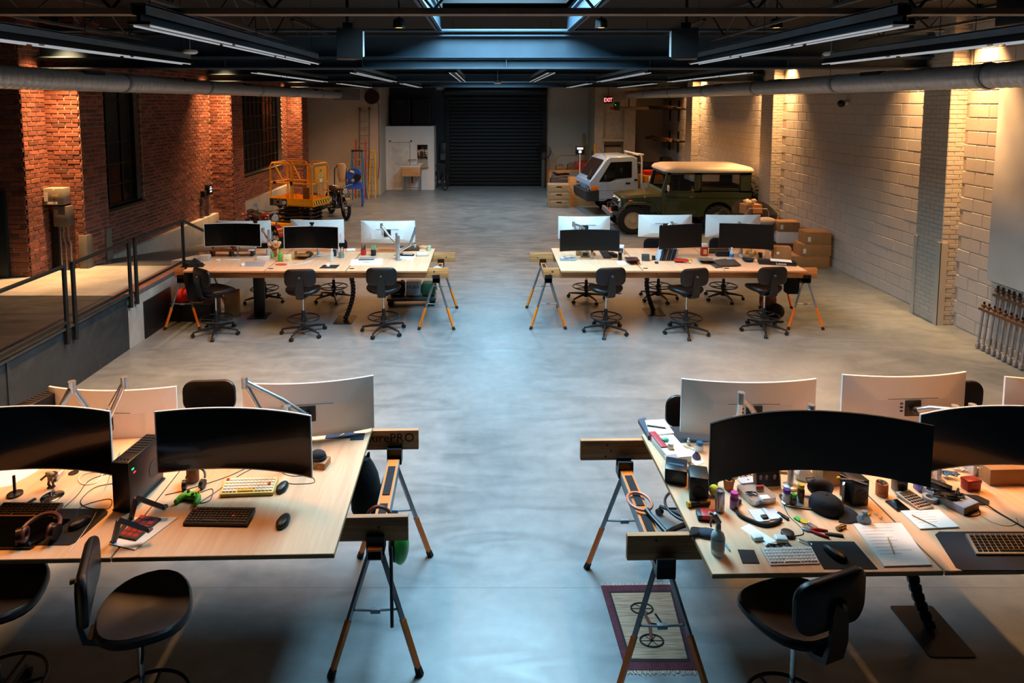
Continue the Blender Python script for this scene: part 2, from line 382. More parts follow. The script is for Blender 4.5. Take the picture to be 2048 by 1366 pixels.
# right wall: painted block with painted brick piers
XR, XRP = 7.35, 7.1
wr = MB().bx(XR, XR + .3, 5.5, 27.2, 0, WH)
rp_ = [(10.0, 10.62), (16.2, 16.9), (22.6, 23.3)]
for a, b in rp_: wr.bx(XRP, XR, a, b, 0, WH)
wall_right = bld('wall_right', wr, M_blockj, smooth=0)
lay(wall_right, [((XR, 5.5, 0), (0, 1, 0), (-1, 0, 0), 21.7, .01, WH, [(a - 5.5, b - 5.5, 0, 9) for a, b in rp_])], .398, .198, .006, .006, M_block, 'block')
fc = []
for a, b in rp_:
    fc += [((XRP, a, 0), (0, 1, 0), (-1, 0, 0), b - a, .01, WH, []), ((XRP, a, 0), (1, 0, 0), (0, -1, 0), XR - XRP, .01, WH, [])]
lay(wall_right, fc, .2, .064, .008, .007, M_wbrick, 'brick')
for i, (x0, x1, y0, y1) in enumerate(((XRP - .022, XRP + .08, 9.975, 9.992), (XRP - .022, XRP - .01, 9.975, 10.09), (XRP - .022, XRP - .01, 10.56, 10.64))):
    tag(MB().bx(x0, x1, y0, y1, 0, 1.32).build('corner_guard', M_cream), ['cream guard strip on the front of the nearest white brick pier', 'cream guard strip on the aisle side near corner of the white brick pier', 'cream guard strip on the far edge of the nearest white brick pier'][i], 'corner guard', 'white pier guards')
tag(MB().bx(XR - .07, XR - .012, 5.6, 9.3, .93, 3.72, bev=.01).build('wall_board', mat('board_white', 'cfcdc8', .7, var=.08, scale=2, bump=.2, bscale=4)), 'large pale board fixed to the right wall at the photo edge', 'board')

# back of the hall
bld('wall_back_left', MB().bx(-7.5, -4.28, 24.6, 24.8, 0, WH).bx(-4.28, -4.08, 24.6, 27.2, 0, WH), M_cream, smooth=0)
bp2 = MB().bx(-4.08, -3.87, 26, 26.1, 0, 2.54).bx(-3.09, -2.14, 26, 26.1, 0, 2.54).bx(-3.87, -3.09, 26, 26.1, 1.93, 2.54).bx(-2.2, -2.14, 26.1, 27.2, 0, 2.54)
wp = bld('wall_partition', bp2.bx(-4.075, -2.145, 26.005, 27.195, 2.5, 2.56), M_white, smooth=0)
MB().bx(-3.93, -3.87, 25.98, 26.0, 0, 1.99).bx(-3.09, -3.03, 25.98, 26, 0, 1.99).bx(-3.93, -3.03, 25.98, 26, 1.93, 1.99).build('architrave', M_white, wp)
d1 = bld('door_1', MB().bx(-3.87, -3.09, 26.03, 26.07, 0, 1.93), mat('door_ivory', 'cdcac0', .5), smooth=0)
for z0, z1 in ((.12, .85), (1.0, 1.8)):
    MB().bx(-3.78, -3.18, 26.02, 26.03, z0, z1, bev=.004).build('door_panel', MATS['door_ivory'], d1)
MB().cyl((-3.16, 26.02, .95), (-3.16, 25.96, .95), .012).cyl((-3.16, 25.965, .95), (-3.28, 25.965, .95), .01).build('door_handle', M_chrome, d1)
bld('wall_back', MB().bx(-4.28, -1.62, 27.2, 27.4, 0, WH).bx(2.34, 8, 27.2, 27.4, 0, WH).bx(-1.62, 2.34, 27.2, 27.4, 4.0, WH), M_cream, smooth=0)
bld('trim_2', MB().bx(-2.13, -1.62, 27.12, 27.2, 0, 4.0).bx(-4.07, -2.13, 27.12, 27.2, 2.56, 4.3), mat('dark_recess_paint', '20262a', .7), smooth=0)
# roller door
M_slat = mat('roller_slat_black', '06080a', .45, metal=.2)
d2 = bld('door_2', MB().bx(-1.75, -1.58, 27.0, 27.2, 0, 4.0).bx(2.28, 2.46, 27.0, 27.2, 0, 4.0).cyl((-1.75, 27.0, 3.95), (2.46, 27.0, 3.95), .22), M_blk2)
sl = None
for i in range(26):
    if sl is None:
        q = MB(); q.loft([[(x, 0, -.07), (x, -.03, -.05), (x, -.035, 0), (x, -.03, .05), (x, 0, .07)] for x in (-1.6, 2.3)]); sl = q.mesh('slat', M_slat)
    o = bpy.data.objects.new('slat', sl); COL.objects.link(o); o.parent = d2; o.location = (0, 27.12, .12 + i * .148)
# exit lobby block at the right of the roller door
M_lobby = mat('lobby_cream', 'a89b84', .7)
wb = MB().bx(4.2, 4.55, 25.5, 27.2, 0, WH).bx(5.36, 5.8, 25.5, 27.2, 0, WH).bx(4.55, 5.36, 25.5, 27.2, 3.25, WH).bx(4.55, 5.36, 25.62, 25.72, 2.02, 3.25)
bld('wall_lobby', wb, M_lobby, smooth=0)
d3 = bld('door_3', MB().bx(4.57, 5.34, 25.7, 25.75, 0, 2.0), mat('exit_door_tan', '8f7c62', .6), smooth=0)
MB().bx(4.62, 5.28, 25.62, 25.7, 1.78, 1.84, bev=.01).build('door_closer', M_blk2, d3)
bld('trim_3', MB().bx(4.5, 5.4, 25.46, 25.5, 1.98, 2.08).bx(4.5, 4.57, 25.46, 25.5, 0, 2.0).bx(5.34, 5.4, 25.46, 25.5, 0, 2.0), M_lobby, smooth=0)

# ceiling deck with two roof lights, girders, joists
cl = MB(); zc = WH + .02; sx0, sx1 = -.69, 1.21
cl.bx(-10.6, sx0, -3, 27.4, zc, zc + .1); cl.bx(sx1, 8, -3, 27.4, zc, zc + .1)
for a, b in ((-3, 5.06), (10.14, 17.4), (22.8, 27.4)): cl.bx(sx0, sx1, a, b, zc, zc + .1)
for a, b in ((5.06, 10.14), (17.4, 22.8)):
    cl.bx(sx0 - .05, sx0, a, b, zc, zc + .5); cl.bx(sx1, sx1 + .05, a, b, zc, zc + .5); cl.bx(sx0, sx1, a - .05, a, zc, zc + .5); cl.bx(sx0, sx1, b, b + .05, zc, zc + .5)
bld('ceiling', cl, M_deck, smooth=0)
def ibeam(n, y, z0, dep, wd, m, x0=-7.2, x1=7.35):
    b = MB().bx(x0, x1, y - wd / 2, y + wd / 2, z0, z0 + .022).bx(x0, x1, y - .008, y + .008, z0, z0 + dep).bx(x0, x1, y - wd / 2, y + wd / 2, z0 + dep - .022, z0 + dep)
    return bld('trim_%d' % n, b, m, smooth=0)
n = 10
for y in (10.6, 16.9, 23.3):
    g = ibeam(n, y, 4.04, .17, .26, M_girder); n += 1
    ibeam(n, y - .05, 4.21, .36, .26, M_girder); n += 1
    for x in (-4.2, -2.0, .3, 2.6, 4.8): MB().bx(x - .006, x + .006, y - .12, y + .12, 4.06, 4.19).build('stiffener', M_girder, g)
bb = bld('trim_%d' % n, MB().bx(-7.2, 7.35, 4.86, 4.98, 4.15, 4.195), mat('joist_warm_lit', '7a6a5c', .6), smooth=0); n += 1  # brown of this bar stands for warm bounced light
for i in range(24): MB().cyl((-7.0 + .6 * i, 4.92, 4.19 if i % 2 else 4.9), (-6.4 + .6 * i, 4.92, 4.9 if i % 2 else 4.19), .012, n=6).build('web_bar', M_deck, bb)
ibeam(n, 13.8, 4.53, .30, .14, M_girder); n += 1
ibeam(n, 20.2, 4.53, .30, .14, M_girder, x1=sx0); n += 1
for x in (sx0 - .06, sx1 + .06):
    for a, b in ((1.5, 10.45), (17.0, 23.1)):
        bld('trim_%d' % n, MB().bx(x - .05, x + .05, a, b, 4.6, 4.62).bx(x - .008, x + .008, a, b, 4.6, 4.88).bx(x - .05, x + .05, a, b, 4.86, 4.88), M_girder, smooth=0); n += 1
for x in (-5.4, -3.2, 3.55, 5.9):
    for a, b in ((4.0, 10.4), (10.8, 16.7)):
        j = MB().bx(x - .03, x + .03, a, b, 4.47, 4.5).bx(x - .03, x + .03, a, b, 4.84, 4.87)
        k = 12
        for i in range(k):
            y0 = a + (b - a) * i / k; y1 = a + (b - a) * (i + 1) / k
            j.cyl((x, y0, 4.49 if i % 2 else 4.85), (x, y1, 4.85 if i % 2 else 4.49), .012, n=6)
        bld('trim_%d' % n, j, mat('joist_grey', '3a3e40', .6)); n += 1
# ================================================================== CEILING FITTINGS
def duct(x, y0, y1, z, r, label):
    t = thing('spiral_duct', label, 'air duct', (x, y0, z), 0, 'ceiling ducts')
    L = y1 - y0; k = max(1, round(L / 3.0)); seg = L / k
    RX = Matrix.Rotation(-PI / 2, 4, 'X')
    pr = []; n = int(seg / .115)
    for i in range(n):
        z0 = i * seg / n
        pr += [(r, z0), (r, z0 + seg / n - .02), (r + .004, z0 + seg / n - .012), (r, z0 + seg / n - .004)]
    me = MB().lathe(pr, n=24, M=RX).mesh('duct_section', mat('duct_zinc', 'b2b6b8', .3, metal=.45, var=.08, scale=14))
    col = MB().lathe([(r + .001, -.04), (r + .012, -.035), (r + .012, .035), (r + .001, .04)], n=24, M=RX).mesh('collar', M_steel)
    for i in range(k):
        o = bpy.data.objects.new('duct_section', me); COL.objects.link(o); o.parent = t; o.location = (0, i * seg, 0)
        o = bpy.data.objects.new('collar', col); COL.objects.link(o); o.parent = t; o.location = (0, (i + .02) * seg, 0)
        MB().cyl((0, i * seg + .3, r), (0, i * seg + .3, WH + .02 - z), .004, n=6).build('hanger_rod', M_blk2, t)
        MB().bx(-r * .75, r * .75, i * seg + 1.9, i * seg + 2.35, -r * .2, r * 1.06).build('register', M_blk2, t)
    return t
dl = duct(-5.5, 4.0, 24.3, 3.79, .135, 'long galvanised spiral duct running above the red brick wall')
MB().bx(-.2, .75, 20.1, 20.25, -.2, .2).build('end_grille', M_steel, dl)
dr = duct(5.45, 4.0, 25.4, 3.79, .135, 'long galvanised spiral duct running along the cream block wall')
M_tube = mat('lamp_tube', 'cfd6dc', .4, var=.02, emit=.42)
LINC = (1.0, .43, .125)
def linear(x, y0, y1, label, power):
    L = y1 - y0; t = thing('linear_light', label, 'ceiling light', (x, y0, 3.98), 0, 'suspended linear lights')
    MB().bx(-.05, .05, 0, L, .16, .175).bx(-.05, -.042, 0, L, .10, .17).bx(.042, .05, 0, L, .10, .17).build('channel', mat('light_channel', '6a7276', .45, metal=.4), t)
    MB().bx(-.075, .075, 0, L, .035, .055).bx(-.012, .012, 0, L, .05, .16).build('lamp_rail', M_blk2, t)
    for s in (-1, 1):
        for i in range(3):
            a = L * i / 3 + .04; b = L * (i + 1) / 3 - .04
            MB().bx(s * .055 - .0055, s * .055 + .0055, a, b, .022, .035, bev=.003).build('lamp_tube', M_tube, t)
    for y in (.15, L / 2, L - .15): MB().cyl((0, y, .17), (0, y, WH + .02 - 3.98), .004, n=6).build('hanger_rod', M_blk2, t)
    l = bpy.data.lights.new('linear_lamp', 'AREA'); l.shape = 'RECTANGLE'; l.size = .13; l.size_y = L - .1; l.energy = power; l.color = LINC; l.spread = R(92 if y0 < 17 else 150)
    o = bpy.data.objects.new('linear_lamp', l); COL.objects.link(o); o.parent = t; o.location = (0, L / 2, .008)
for y0, y1, xs, pw, nm in ((4.35, 8.75, (-4.0, -2.3, 2.75, 4.5), 145, 'in the bay over the near desks'), (11.2, 16.2, (-4.0, -2.3, -.6, 1.1, 2.75, 4.5), 40, 'in the middle bay behind the second girder'), (17.5, 22.4, (-4.0, -2.3, 2.75, 4.5), 105, 'in the far bay before the roller door')):
    words = {4: ('leftmost', 'second from left', 'second from right', 'rightmost'), 6: ('leftmost', 'second from left', 'third from left', 'third from right', 'second from right', 'rightmost')}[len(xs)]
    for x, wd in zip(xs, words): linear(x, y0, y1, '%s suspended twin-tube strip light %s' % (wd, nm), pw)
# recessed warm downlights
M_bulb = mat('warm_bulb', 'ffb050', .4, emit=6)
for x, lb in ((-1.12, 'small glowing warm downlight above the left hanging speaker'), (1.44, 'small warm downlight left of the right hanging speaker'), (3.66, 'brightest warm round downlight over the right strip lights')):
    t = thing('downlight', lb, 'ceiling light', (x, 8.35, 4.44), 0, 'warm downlights')
    MB().lathe([(.05, .12), (.075, .1), (.08, 0), (.066, 0), (.06, .03)], n=18).build('housing', M_blk2, t)
    MB().lathe([(.0, .01), (.064, .01), (.064, .02), (0, .02)], n=18, cap=False).build('lens', M_bulb, t)
    MB().cyl((0, 0, .12), (0, 0, .58), .012, n=6).build('stem', M_blk2, t)
    spot('downlight_lamp', (x, 8.35, 4.42), (x, 8.35, 0), 22, WARM, 110, .8)
# wall washer lamps near the piers
def washer(x, y, lb, power, tgt, size=58):
    t = thing('wall_washer', lb, 'wall lamp', (x, y, 4.74), 0, 'wall washers by the piers')
    MB().cyl((0, 0, 0), (0, 0, .16), .045, n=12).build('housing', M_blk2, t); MB().cyl((0, 0, .16), (0, 0, .18), .06, n=12).build('canopy', M_blk2, t)
    spot('washer_lamp', (x, y, 4.72), tgt, power, WARM, size, 1.0, .05)
    spot('washer_beam', (x, y, 4.71), tgt, power * 1.6, WARM, 42, 1.0, .05)
n_ = 0
for i, y in enumerate((9.95, 16.2, 22.6)):
    nm = ('first', 'second', 'third')[i]
    washer(-6.72, y + .3, 'small black wall washer before the %s brick pier' % nm, 950, (-6.9, y + .45, 0), 80)
for i, y in enumerate((10.0, 16.2, 22.6)):
    nm = ('first', 'second', 'third')[i]
    washer(7.13, y - .4, 'small black wall washer before the %s cream pier' % nm, 700, (7.2, y - .3, 0), 80)
    washer(7.13, y + 1.1, 'small black wall washer beyond the %s cream pier' % nm, 520, (7.22, y + 1.05, 0), 80)
# hanging loudspeakers
def hspk(x, s, lb):
    t = thing('hanging_speaker', lb, 'speaker', (x, 7.3, 3.98), s * R(22), 'hanging speakers')
    MB().loft([[(-.14, -.12, 0), (.14, -.12, 0), (.1, .16, 0), (-.1, .16, 0)], [(-.14, -.14, .33), (.14, -.14, .33), (.1, .14, .33), (-.1, .14, .33)]]).build('cabinet', M_blk, t)
    MB().loft([[(s * .142, -.1, .02), (s * .142, .12, .04), (s * .142, .1, .3), (s * .142, -.11, .31)], [(s * .165, -.09, .03), (s * .15, .11, .05), (s * .15, .09, .29), (s * .165, -.1, .3)]]).build('grille', mat('speaker_grille_skylit_silver', 'c8d0d4', .5), t)  # silver lightened to stand for skylight on the aisle-side face
    MB().bx(-.05, .05, -.04, .04, .33, .4).cyl((0, 0, .4), (0, 0, WH + .02 - 3.98), .018, n=8).build('bracket', M_blk2, t)
hspk(-1.55, 1, 'black loudspeaker with silver face brightened for skylight hanging left of the roof light'); hspk(2.2, -1, 'black loudspeaker hanging right of the roof light')
t = thing('unit_heater', 'black box heater hanging under the roof at upper right', 'heater', (5.35, 6.4, 4.25))
MB().bx(-.28, .28, -.2, .2, 0, .3, bev=.02).build('case', M_blk, t); MB().bx(-.24, .24, -.22, -.2, .04, .26).build('grille', M_blk2, t)
for sx_ in (-.2, .2): MB().cyl((sx_, 0, .3), (sx_, 0, .77), .008, n=6).build('hanger_rod', M_blk2, t)
for px, py, Y, lb in ((995, 168, 16.5, 'white round detector in the middle of the third girder'), (380, 108, 8.6, 'small pendant sensor at upper left between the strip lights'), (1662, 112, 8.6, 'small pendant sensor at upper right between the strip lights')):
    x, z = PY(px, py, Y); t = thing('ceiling_sensor', lb, 'sensor', (x, Y, z), 0, 'ceiling sensors')
    MB().lathe([(.02, .06), (.09, .05), (.1, .02), (.07, 0), (0, 0)], n=18).build('dome', M_white, t); MB().cyl((0, 0, .05), (0, 0, 4.6 - z), .008, n=6).build('stem', M_steel, t)
tag(MB().tube([(-7.0, 10.1, 4.6), (7.0, 10.1, 4.6)], .025, 8).build('sprinkler_pipe', M_girder), 'thin pipe running across the hall above the second girder', 'pipe')
t = thing('security_camera', 'black and white dome security camera high on the right wall', 'camera', (7.2, 13.3, 3.45))
MB().cyl((.14, 0, .05), (.02, 0, .05), .05).build('mount', M_white, t); MB().ball((0, -.02, .03), .075).build('dome', M_blk, t)

# ================================================================== DESKS, SAWHORSES
T = .99; PLY = .028; BT = T - PLY; BH = .155
GRP = {}
def desk(x0, x1, y0, y1, label, rz=0, piv=(0, 0), plate=False):
    t = thing('plywood_desk', label, 'desk', (piv[0], piv[1], T - PLY), rz, 'plywood desk tops')
    a, b, c, d = x0 - piv[0], x1 - piv[0], y0 - piv[1], y1 - piv[1]
    MB().bx(a, b, c, d, .0005, PLY, bev=.002, seg=1).build('tabletop', M_ply, t)
    e = .0012
    MB().bx(a - e, b + e, c - e, c, .002, PLY - .003).bx(a - e, b + e, d, d + e, .002, PLY - .003).bx(a - e, a, c, d, .002, PLY - .003).bx(b, b + e, c, d, .002, PLY - .003).build('plywood_edge', M_plyedge, t, smooth=0)
    if plate: MB().bx(a + .02, a + .09, c + .1, c + .14, PLY - .001, PLY + .004).build('joining_plate', M_blk2, t)
    return t
def beam(x0, x1, y, label, knots=(), rz=0, piv=None):
    piv = piv or (x0, y); t = thing('lumber_beam', label, 'beam', (piv[0], piv[1], BT - BH), rz, 'timber beams under the desks')
    MB().bx(x0 - piv[0], x1 - piv[0], y - .019 - piv[1], y + .019 - piv[1], 0, BH, bev=.004).build('board', M_lumber, t)
    for kx, kz, kr in knots:
        MB().cyl((kx - piv[0], y - .0205 - piv[1], kz), (kx - piv[0], y - .015 - piv[1], kz), kr, n=10).build('knot', M_knot, t)
    return t
def sawhorse():
    t = thing('sawhorse', '', 'sawhorse', (0, 0, 0), 0, 'orange and grey sawhorses'); h = BT - BH - .002
    ch = MB().bx(-.045, .045, -.5, .5, h - .075, h - .07 + .0).bx(-.045, -.041, -.5, .5, h - .09, h - .005).bx(.041, .045, -.5, .5, h - .09, h - .005).build('side_channel', M_steel, t)
    MB().bx(-.042, .042, -.5, .5, h - .02, h - .006).build('top_plate', M_orange, t)
    for a, b in ((-.4, -.05), (.05, .4)): MB().bx(-.026, .026, a, b, h - .006, h).build('grip_strip', mat('grip_tape', '23252b', .95, bump=.4, bscale=300), t)
    for sy in (-1, 1):
        yt, yb = sy * .45, sy * .525
        for sx in (-1, 1):
            def pt(f): return Vector((sx * (.028 + (.272 - .028) * f), yt + (yb - yt) * f, (h - .03) * (1 - f)))
            l = MB().tube([pt(0), pt(.62)], .017, 4).build('leg', M_steel, t)
            MB().tube([pt(.56), pt(.965)], .021, 4).build('leg_sleeve', M_orange, l)
            MB().tube([pt(.94), pt(1.0)], [.023, .026], 6).build('rubber_foot', M_rubber, l)
        p = [Vector((q * (.028 + .244 * .5), yt + (yb - yt) * .5, h * .5)) for q in (-1, 1)]
        MB().tube([p[0], (0, p[0].y, p[0].z - .008), p[1]], .007, 6).bx(-.03, .03, p[0].y - .012, p[0].y + .012, p[0].z - .02, p[0].z + .006).build('spreader', M_steel, t)
    return t
def saddle(t, y):
    h = BT - BH
    MB().bx(-.055, .055, y - .045, y - .021, h - .07, h + .05).bx(-.055, .055, y + .021, y + .045, h - .07, h + .05).bx(-.055, .055, y - .045, y + .045, h - .07, h - .001).build('beam_saddle', M_blk2, t)
# -- four desk groups
FLx, FRx = [-4.57, -3.345, -2.12, -.895], [1.09, 2.33, 3.565, 4.80]
for i in range(3):
    w_ = ('left', 'middle', 'right')[i]
    desk(FLx[i] + .004, FLx[i + 1] - .012, 9.56, 11.05, '%s plywood desk top of the far left group' % w_, plate=i > 0)
    desk(FRx[i] + .012, FRx[i + 1] - .004, 9.57, 11.08, '%s plywood desk top of the far right group' % w_, plate=i > 0)
NLp, NRp = (-.858, 3.426), (1.202, 3.268); rzN = R(1.5); rzR = R(1.1)
desk(NLp[0] - 1.222, NLp[0], 3.426, 4.89, 'near left plywood desk top with two keyboards at its aisle end', rzN, NLp)
desk(NLp[0] - 2.452, NLp[0] - 1.232, 3.426, 4.89, 'near left plywood desk top holding headphones and black desk mat', rzN, NLp)
desk(NRp[0], NRp[0] + 1.25, 3.268, 4.74, 'near right plywood desk top covered in clutter under the widest screen', rzR, NRp)
desk(NRp[0] + 1.262, NRp[0] + 2.49, 3.268, 4.74, 'near right plywood desk top with calculator and cardboard box', rzR, NRp)
fb, rb = 9.84, 10.86
beam(-4.82, -.60, fb, 'front timber beam of the far left desk group', [(-.82, .1, .014), (-1.9, .06, .012), (-2.9, .1, .01)])
beam(-4.9, -.55, rb, 'rear timber beam of the far left desk group', [(-.7, .08, .012)])
beam(.86, 5.08, fb, 'front timber beam of the far right desk group', [(1.0, .1, .018), (.96, .05, .014), (2.6, .06, .012)])
beam(.72, 5.15, rb, 'rear timber beam of the far right desk group', [(.85, .07, .012)])
bl1 = beam(-3.3, -.48, 3.80, 'front timber beam of the near left desk, nearest the aisle', [(-.66, .09, .008)], rzN, NLp)
bl2 = beam(-3.3, -.50, 4.86, 'rear timber beam of the near left desk with dark stamped letters', (), rzN, NLp)
text('stamped_lettering', 'furePRO', .10, mat('stamp_ink', '241006', .8), bl2, (-.53 - NLp[0], 4.86 - .0215 - NLp[1], .095), (R(90), 0, 0), .0006, align='RIGHT')
br1 = beam(.83, 3.8, 3.64, 'front timber beam of the near right desk above the rug', [(1.0, .125, .008)], rzR, NRp)
br2 = beam(.73, 3.8, 4.72, 'rear timber beam of the near right desk behind the tennis racket', [(.93, .12, .009), (.96, .075, .009), (.92, .03, .009)], rzR, NRp)
sh = sawhorse(); shy = {}
sh.location = (-.79, 10.31, 0); sh['label'] = 'sawhorse at the aisle end of the far left desks'
def sh_at(x, y, yb1, yb2, label, rz=0):
    s = dup(sh, (x, y, 0), rz, label); saddle(s, yb1 - y); saddle(s, yb2 - y); return s
sh_at(-4.72, 10.31, fb, rb, 'sawhorse at the platform end of the far left desks under the black coat')
sh_at(.94, 10.33, fb, rb, 'sawhorse at the aisle end of the far right desks')
sh_at(4.92, 10.31, fb, rb, 'sawhorse at the wall end of the far right desks')
sh_at(-.70, 4.22, 3.80, 4.80, 'sawhorse at the aisle end of the near left desk', rzN)
sh_at(1.03, 4.10, 3.60, 4.62, 'sawhorse standing over the rug at the near right desk', rzR)
saddle(sh, fb - 10.31); saddle(sh, rb - 10.31)
# cable spines with floor plates
def spine(x, y, label, bend=.18, side=1):
    t = thing('cable_spine', label, 'cable spine', (x, y, 0), 0, 'black cable spines')
    MB().prism(rrect(.3, .42, .02), 0, .008).build('floor_plate', M_blk2, t)
    k = 17; zt = T - PLY - .005
    pts = [Vector((side * bend * math.sin(PI * (i / k) * .95) * (1 - .2 * i / k), .08 * math.sin(PI * i / k), .01 + (zt - .01) * i / k)) for i in range(k + 1)]
    for a, b in zip(pts, pts[1:]):
        d = b - a; MB().box((a + b) / 2, (.075, .045, d.length * .92), r=(0, math.atan2(d.x, d.z), 0), bev=.01, seg=1).build('link', M_blk, t)
x, y = P(690, 640); spine(x, y, 'curved black cable spine under the far left desks', .14, 1)
x, y = P(1320, 640); spine(x, y + .4, 'curved black cable spine under the far right desks', .12, -1)
x, y = P(1862, 1262); spine(x, y, 'curved black cable spine with floor plate under the near right desk', .12, -1)
t = thing('cable_tray_leg', 'flat black upright panel under the far left desks', 'cable panel', (P(520, 632)[0], P(520, 632)[1], 0))
MB().bx(-.09, .09, -.03, .03, .01, T - PLY - .004, bev=.015).build('panel', M_blk, t); MB().bx(-.16, .16, -.16, .16, 0, .01).build('foot', M_blk2, t)

# ================================================================== CHAIRS
def chair(dz=0):
    t = thing('drafting_stool', '', 'chair', (0, 0, 0), 0, 'black drafting stools')
    zs = .655 + dz
    def outl(s, dz, k=28):
        out = []
        for i in range(k):
            a = 2 * PI * i / k; ca, sa = math.cos(a), math.sin(a)
            x = .262 * math.copysign(abs(ca) ** .82, ca) * (1.0 + .06 * sa); y = .235 * math.copysign(abs(sa) ** .85, sa)
            z = dz + .022 * (abs(ca) ** 2) * s - .02 * max(0, sa) ** 2 * s
            out.append((x * s, y * s + .03, zs + z))
        return out
    MB().loft([outl(.25, -.03), outl(.75, -.028), outl(.93, -.012), outl(1.0, .012), outl(.985, .034), outl(.93, .047), outl(.8, .046), outl(.55, .036), outl(.25, .03), outl(.02, .03)]).build('seat', M_leather, t)
    MB().lathe([(.02, -.09), (.06, -.085), (.13, -.035), (.16, -.02), (.02, -.02)], c=(0, 0, zs)).build('seat_pan', M_blk, t)
    # backrest, curved round the sitter
    def ring(s, y):
        return [(q[0] * s, -.235 + y - .9 * 0 + .55 * (q[0] * s) ** 2 * 1.0, .925 + dz + q[1] * s) for q in rrect(.46, .275, .09, 5)]
    MB().loft([ring(.02, -.022), ring(.5, -.022), ring(.9, -.02), ring(.985, -.010), ring(1.0, 0.004), ring(.97, .018), ring(.88, .026), ring(.5, .024), ring(.02, .022)]).build('backrest', M_leather, t)
    MB().loft([[(-w_, y_, z_), (w_, y_, z_), (w_ * .9, y_ + ny, z_ + nz), (-w_ * .9, y_ + ny, z_ + nz)] for w_, y_, z_, ny, nz in ((.04, -.02, zs - .07, 0, .03), (.055, -.17, zs - .07, 0, .03), (.06, -.25, zs - .03, .025, .018), (.06, -.272, zs + .08, .02, 0), (.05, -.275, .90 + dz, .02, 0), (.035, -.274, .95 + dz, .018, 0))]).build('back_bar', M_blk, t)
    MB().cyl((0, -.262, .94 + dz), (0, -.296, .94 + dz), .013, n=12).bx(-.011, .011, -.2985, -.296, .93 + dz, .952 + dz).build('back_knob', mat('badge_grey', '4a4e52', .4), t)
    MB().tube([(.05, .02, zs - .06), (.2, .03, zs - .07), (.25, .03, zs - .072)], .008, 6).build('lever', M_blk, t)
    MB().cyl((0, 0, .34), (0, 0, zs - .06), .0145, n=12).build('gas_column', M_chrome, t)
    MB().lathe([(.026, .10), (.03, .12), (.026, .36), (.018, .37)], n=14).build('column_sleeve', M_blk, t)
    fr = MB().tube([(.235 * math.cos(2 * PI * i / 32), .235 * math.sin(2 * PI * i / 32), .245) for i in range(32)], .011, 8, closed=True).build('foot_ring', M_blk, t)
    MB().lathe([(.045, .2), (.045, .26)], n=14).build('ring_hub', M_blk, fr)
    for i in range(5):
        a = 2 * PI * i / 5 + .3; MB().cyl((.03 * math.cos(a), .03 * math.sin(a), .225), (.23 * math.cos(a), .23 * math.sin(a), .243), .009, n=6).build('spoke', M_blk, fr)
    MB().lathe([(.05, .07), (.055, .09), (.045, .14), (.03, .15)], n=14).build('base_hub', M_blk, t)
    for i in range(5):
        a = 2 * PI * i / 5 + .55; c_, s_ = math.cos(a), math.sin(a)
        l = MB().tube([(.03 * c_, .03 * s_, .115), (.2 * c_, .2 * s_, .10), (.33 * c_, .33 * s_, .078)], [.024, .02, .014], 6).build('leg', M_blk, t)
        n_ = Vector((-s_, c_, 0))
        cs = MB()
        for q in (-1, 1): cs.cyl(Vector((.335 * c_, .335 * s_, .0285)) + n_ * q * .007, Vector((.335 * c_, .335 * s_, .0285)) + n_ * q * .024, .028, n=12)
        cs.cyl((.33 * c_, .33 * s_, .03), (.33 * c_, .33 * s_, .08), .009, n=6).build('caster', M_blk, l)
    return t
ch0 = chair()
def floorc(px, py): q = P(px, py); return (q[0], q[1], 0)
ch0.location = floorc(434, 668); ch0.rotation_euler = (0, 0, R(-38)); ch0['label'] = 'black drafting stool turned right at the left end of the far left desks'
CH = [(608, 668, 6, 'black drafting stool at the middle of the far left desks, backrest to the camera'), (768, 664, 2, 'black drafting stool at the aisle end of the far left desks, backrest to the camera'),
      (1211, 664, 8, 'black drafting stool at the aisle end of the far right desks, backrest to the camera'), (1371, 666, 14, 'black drafting stool at the middle of the far right desks, backrest to the camera'), (1526, 662, 6, 'black drafting stool at the wall end of the far right desks, backrest to the camera'),
      (530, 604, 176, 'black drafting stool behind the left of the far left desks, mostly its base showing'), (668, 600, 186, 'black drafting stool behind the middle of the far left desks, foot ring visible'),
      (1172, 600, 190, 'black drafting stool behind the aisle end of the far right desks, base in shadow'), (1316, 598, 180, 'black drafting stool behind the middle of the far right desks, base in shadow'), (1446, 598, 172, 'black drafting stool behind the wall end of the far right desks')]
for px, py, a, lb in CH: dup(ch0, floorc(px, py), R(a), lb)
def seatc(px, py, z=.69): q = P(px, py, z); return (q[0], q[1], 0)
ch1 = chair(.12)
ch1.location = (-1.86, 3.24, 0); ch1.rotation_euler = (0, 0, R(-66)); ch1['label'] = 'leather drafting stool facing right in front of the near left desk'
dup(ch1, (-2.74, 3.36, 0), R(-72), 'drafting stool cut off by the left photo edge below the desk mat')
dup(ch1, (1.63, 3.22, 0), R(20), 'leather drafting stool tucked at an angle in front of the near right desk')
dup(ch0, (-2.44, 5.32, 0), R(183), 'drafting stool behind the near left monitors with only its backrest top showing')
dup(ch0, (1.68, 5.0, 0), R(170), 'drafting stool behind the near right desk with casters by the sawhorse')
dup(ch0, (4.15, 5.3, 0), R(185), 'drafting stool behind the widest-set near right monitors, rounded back visible')

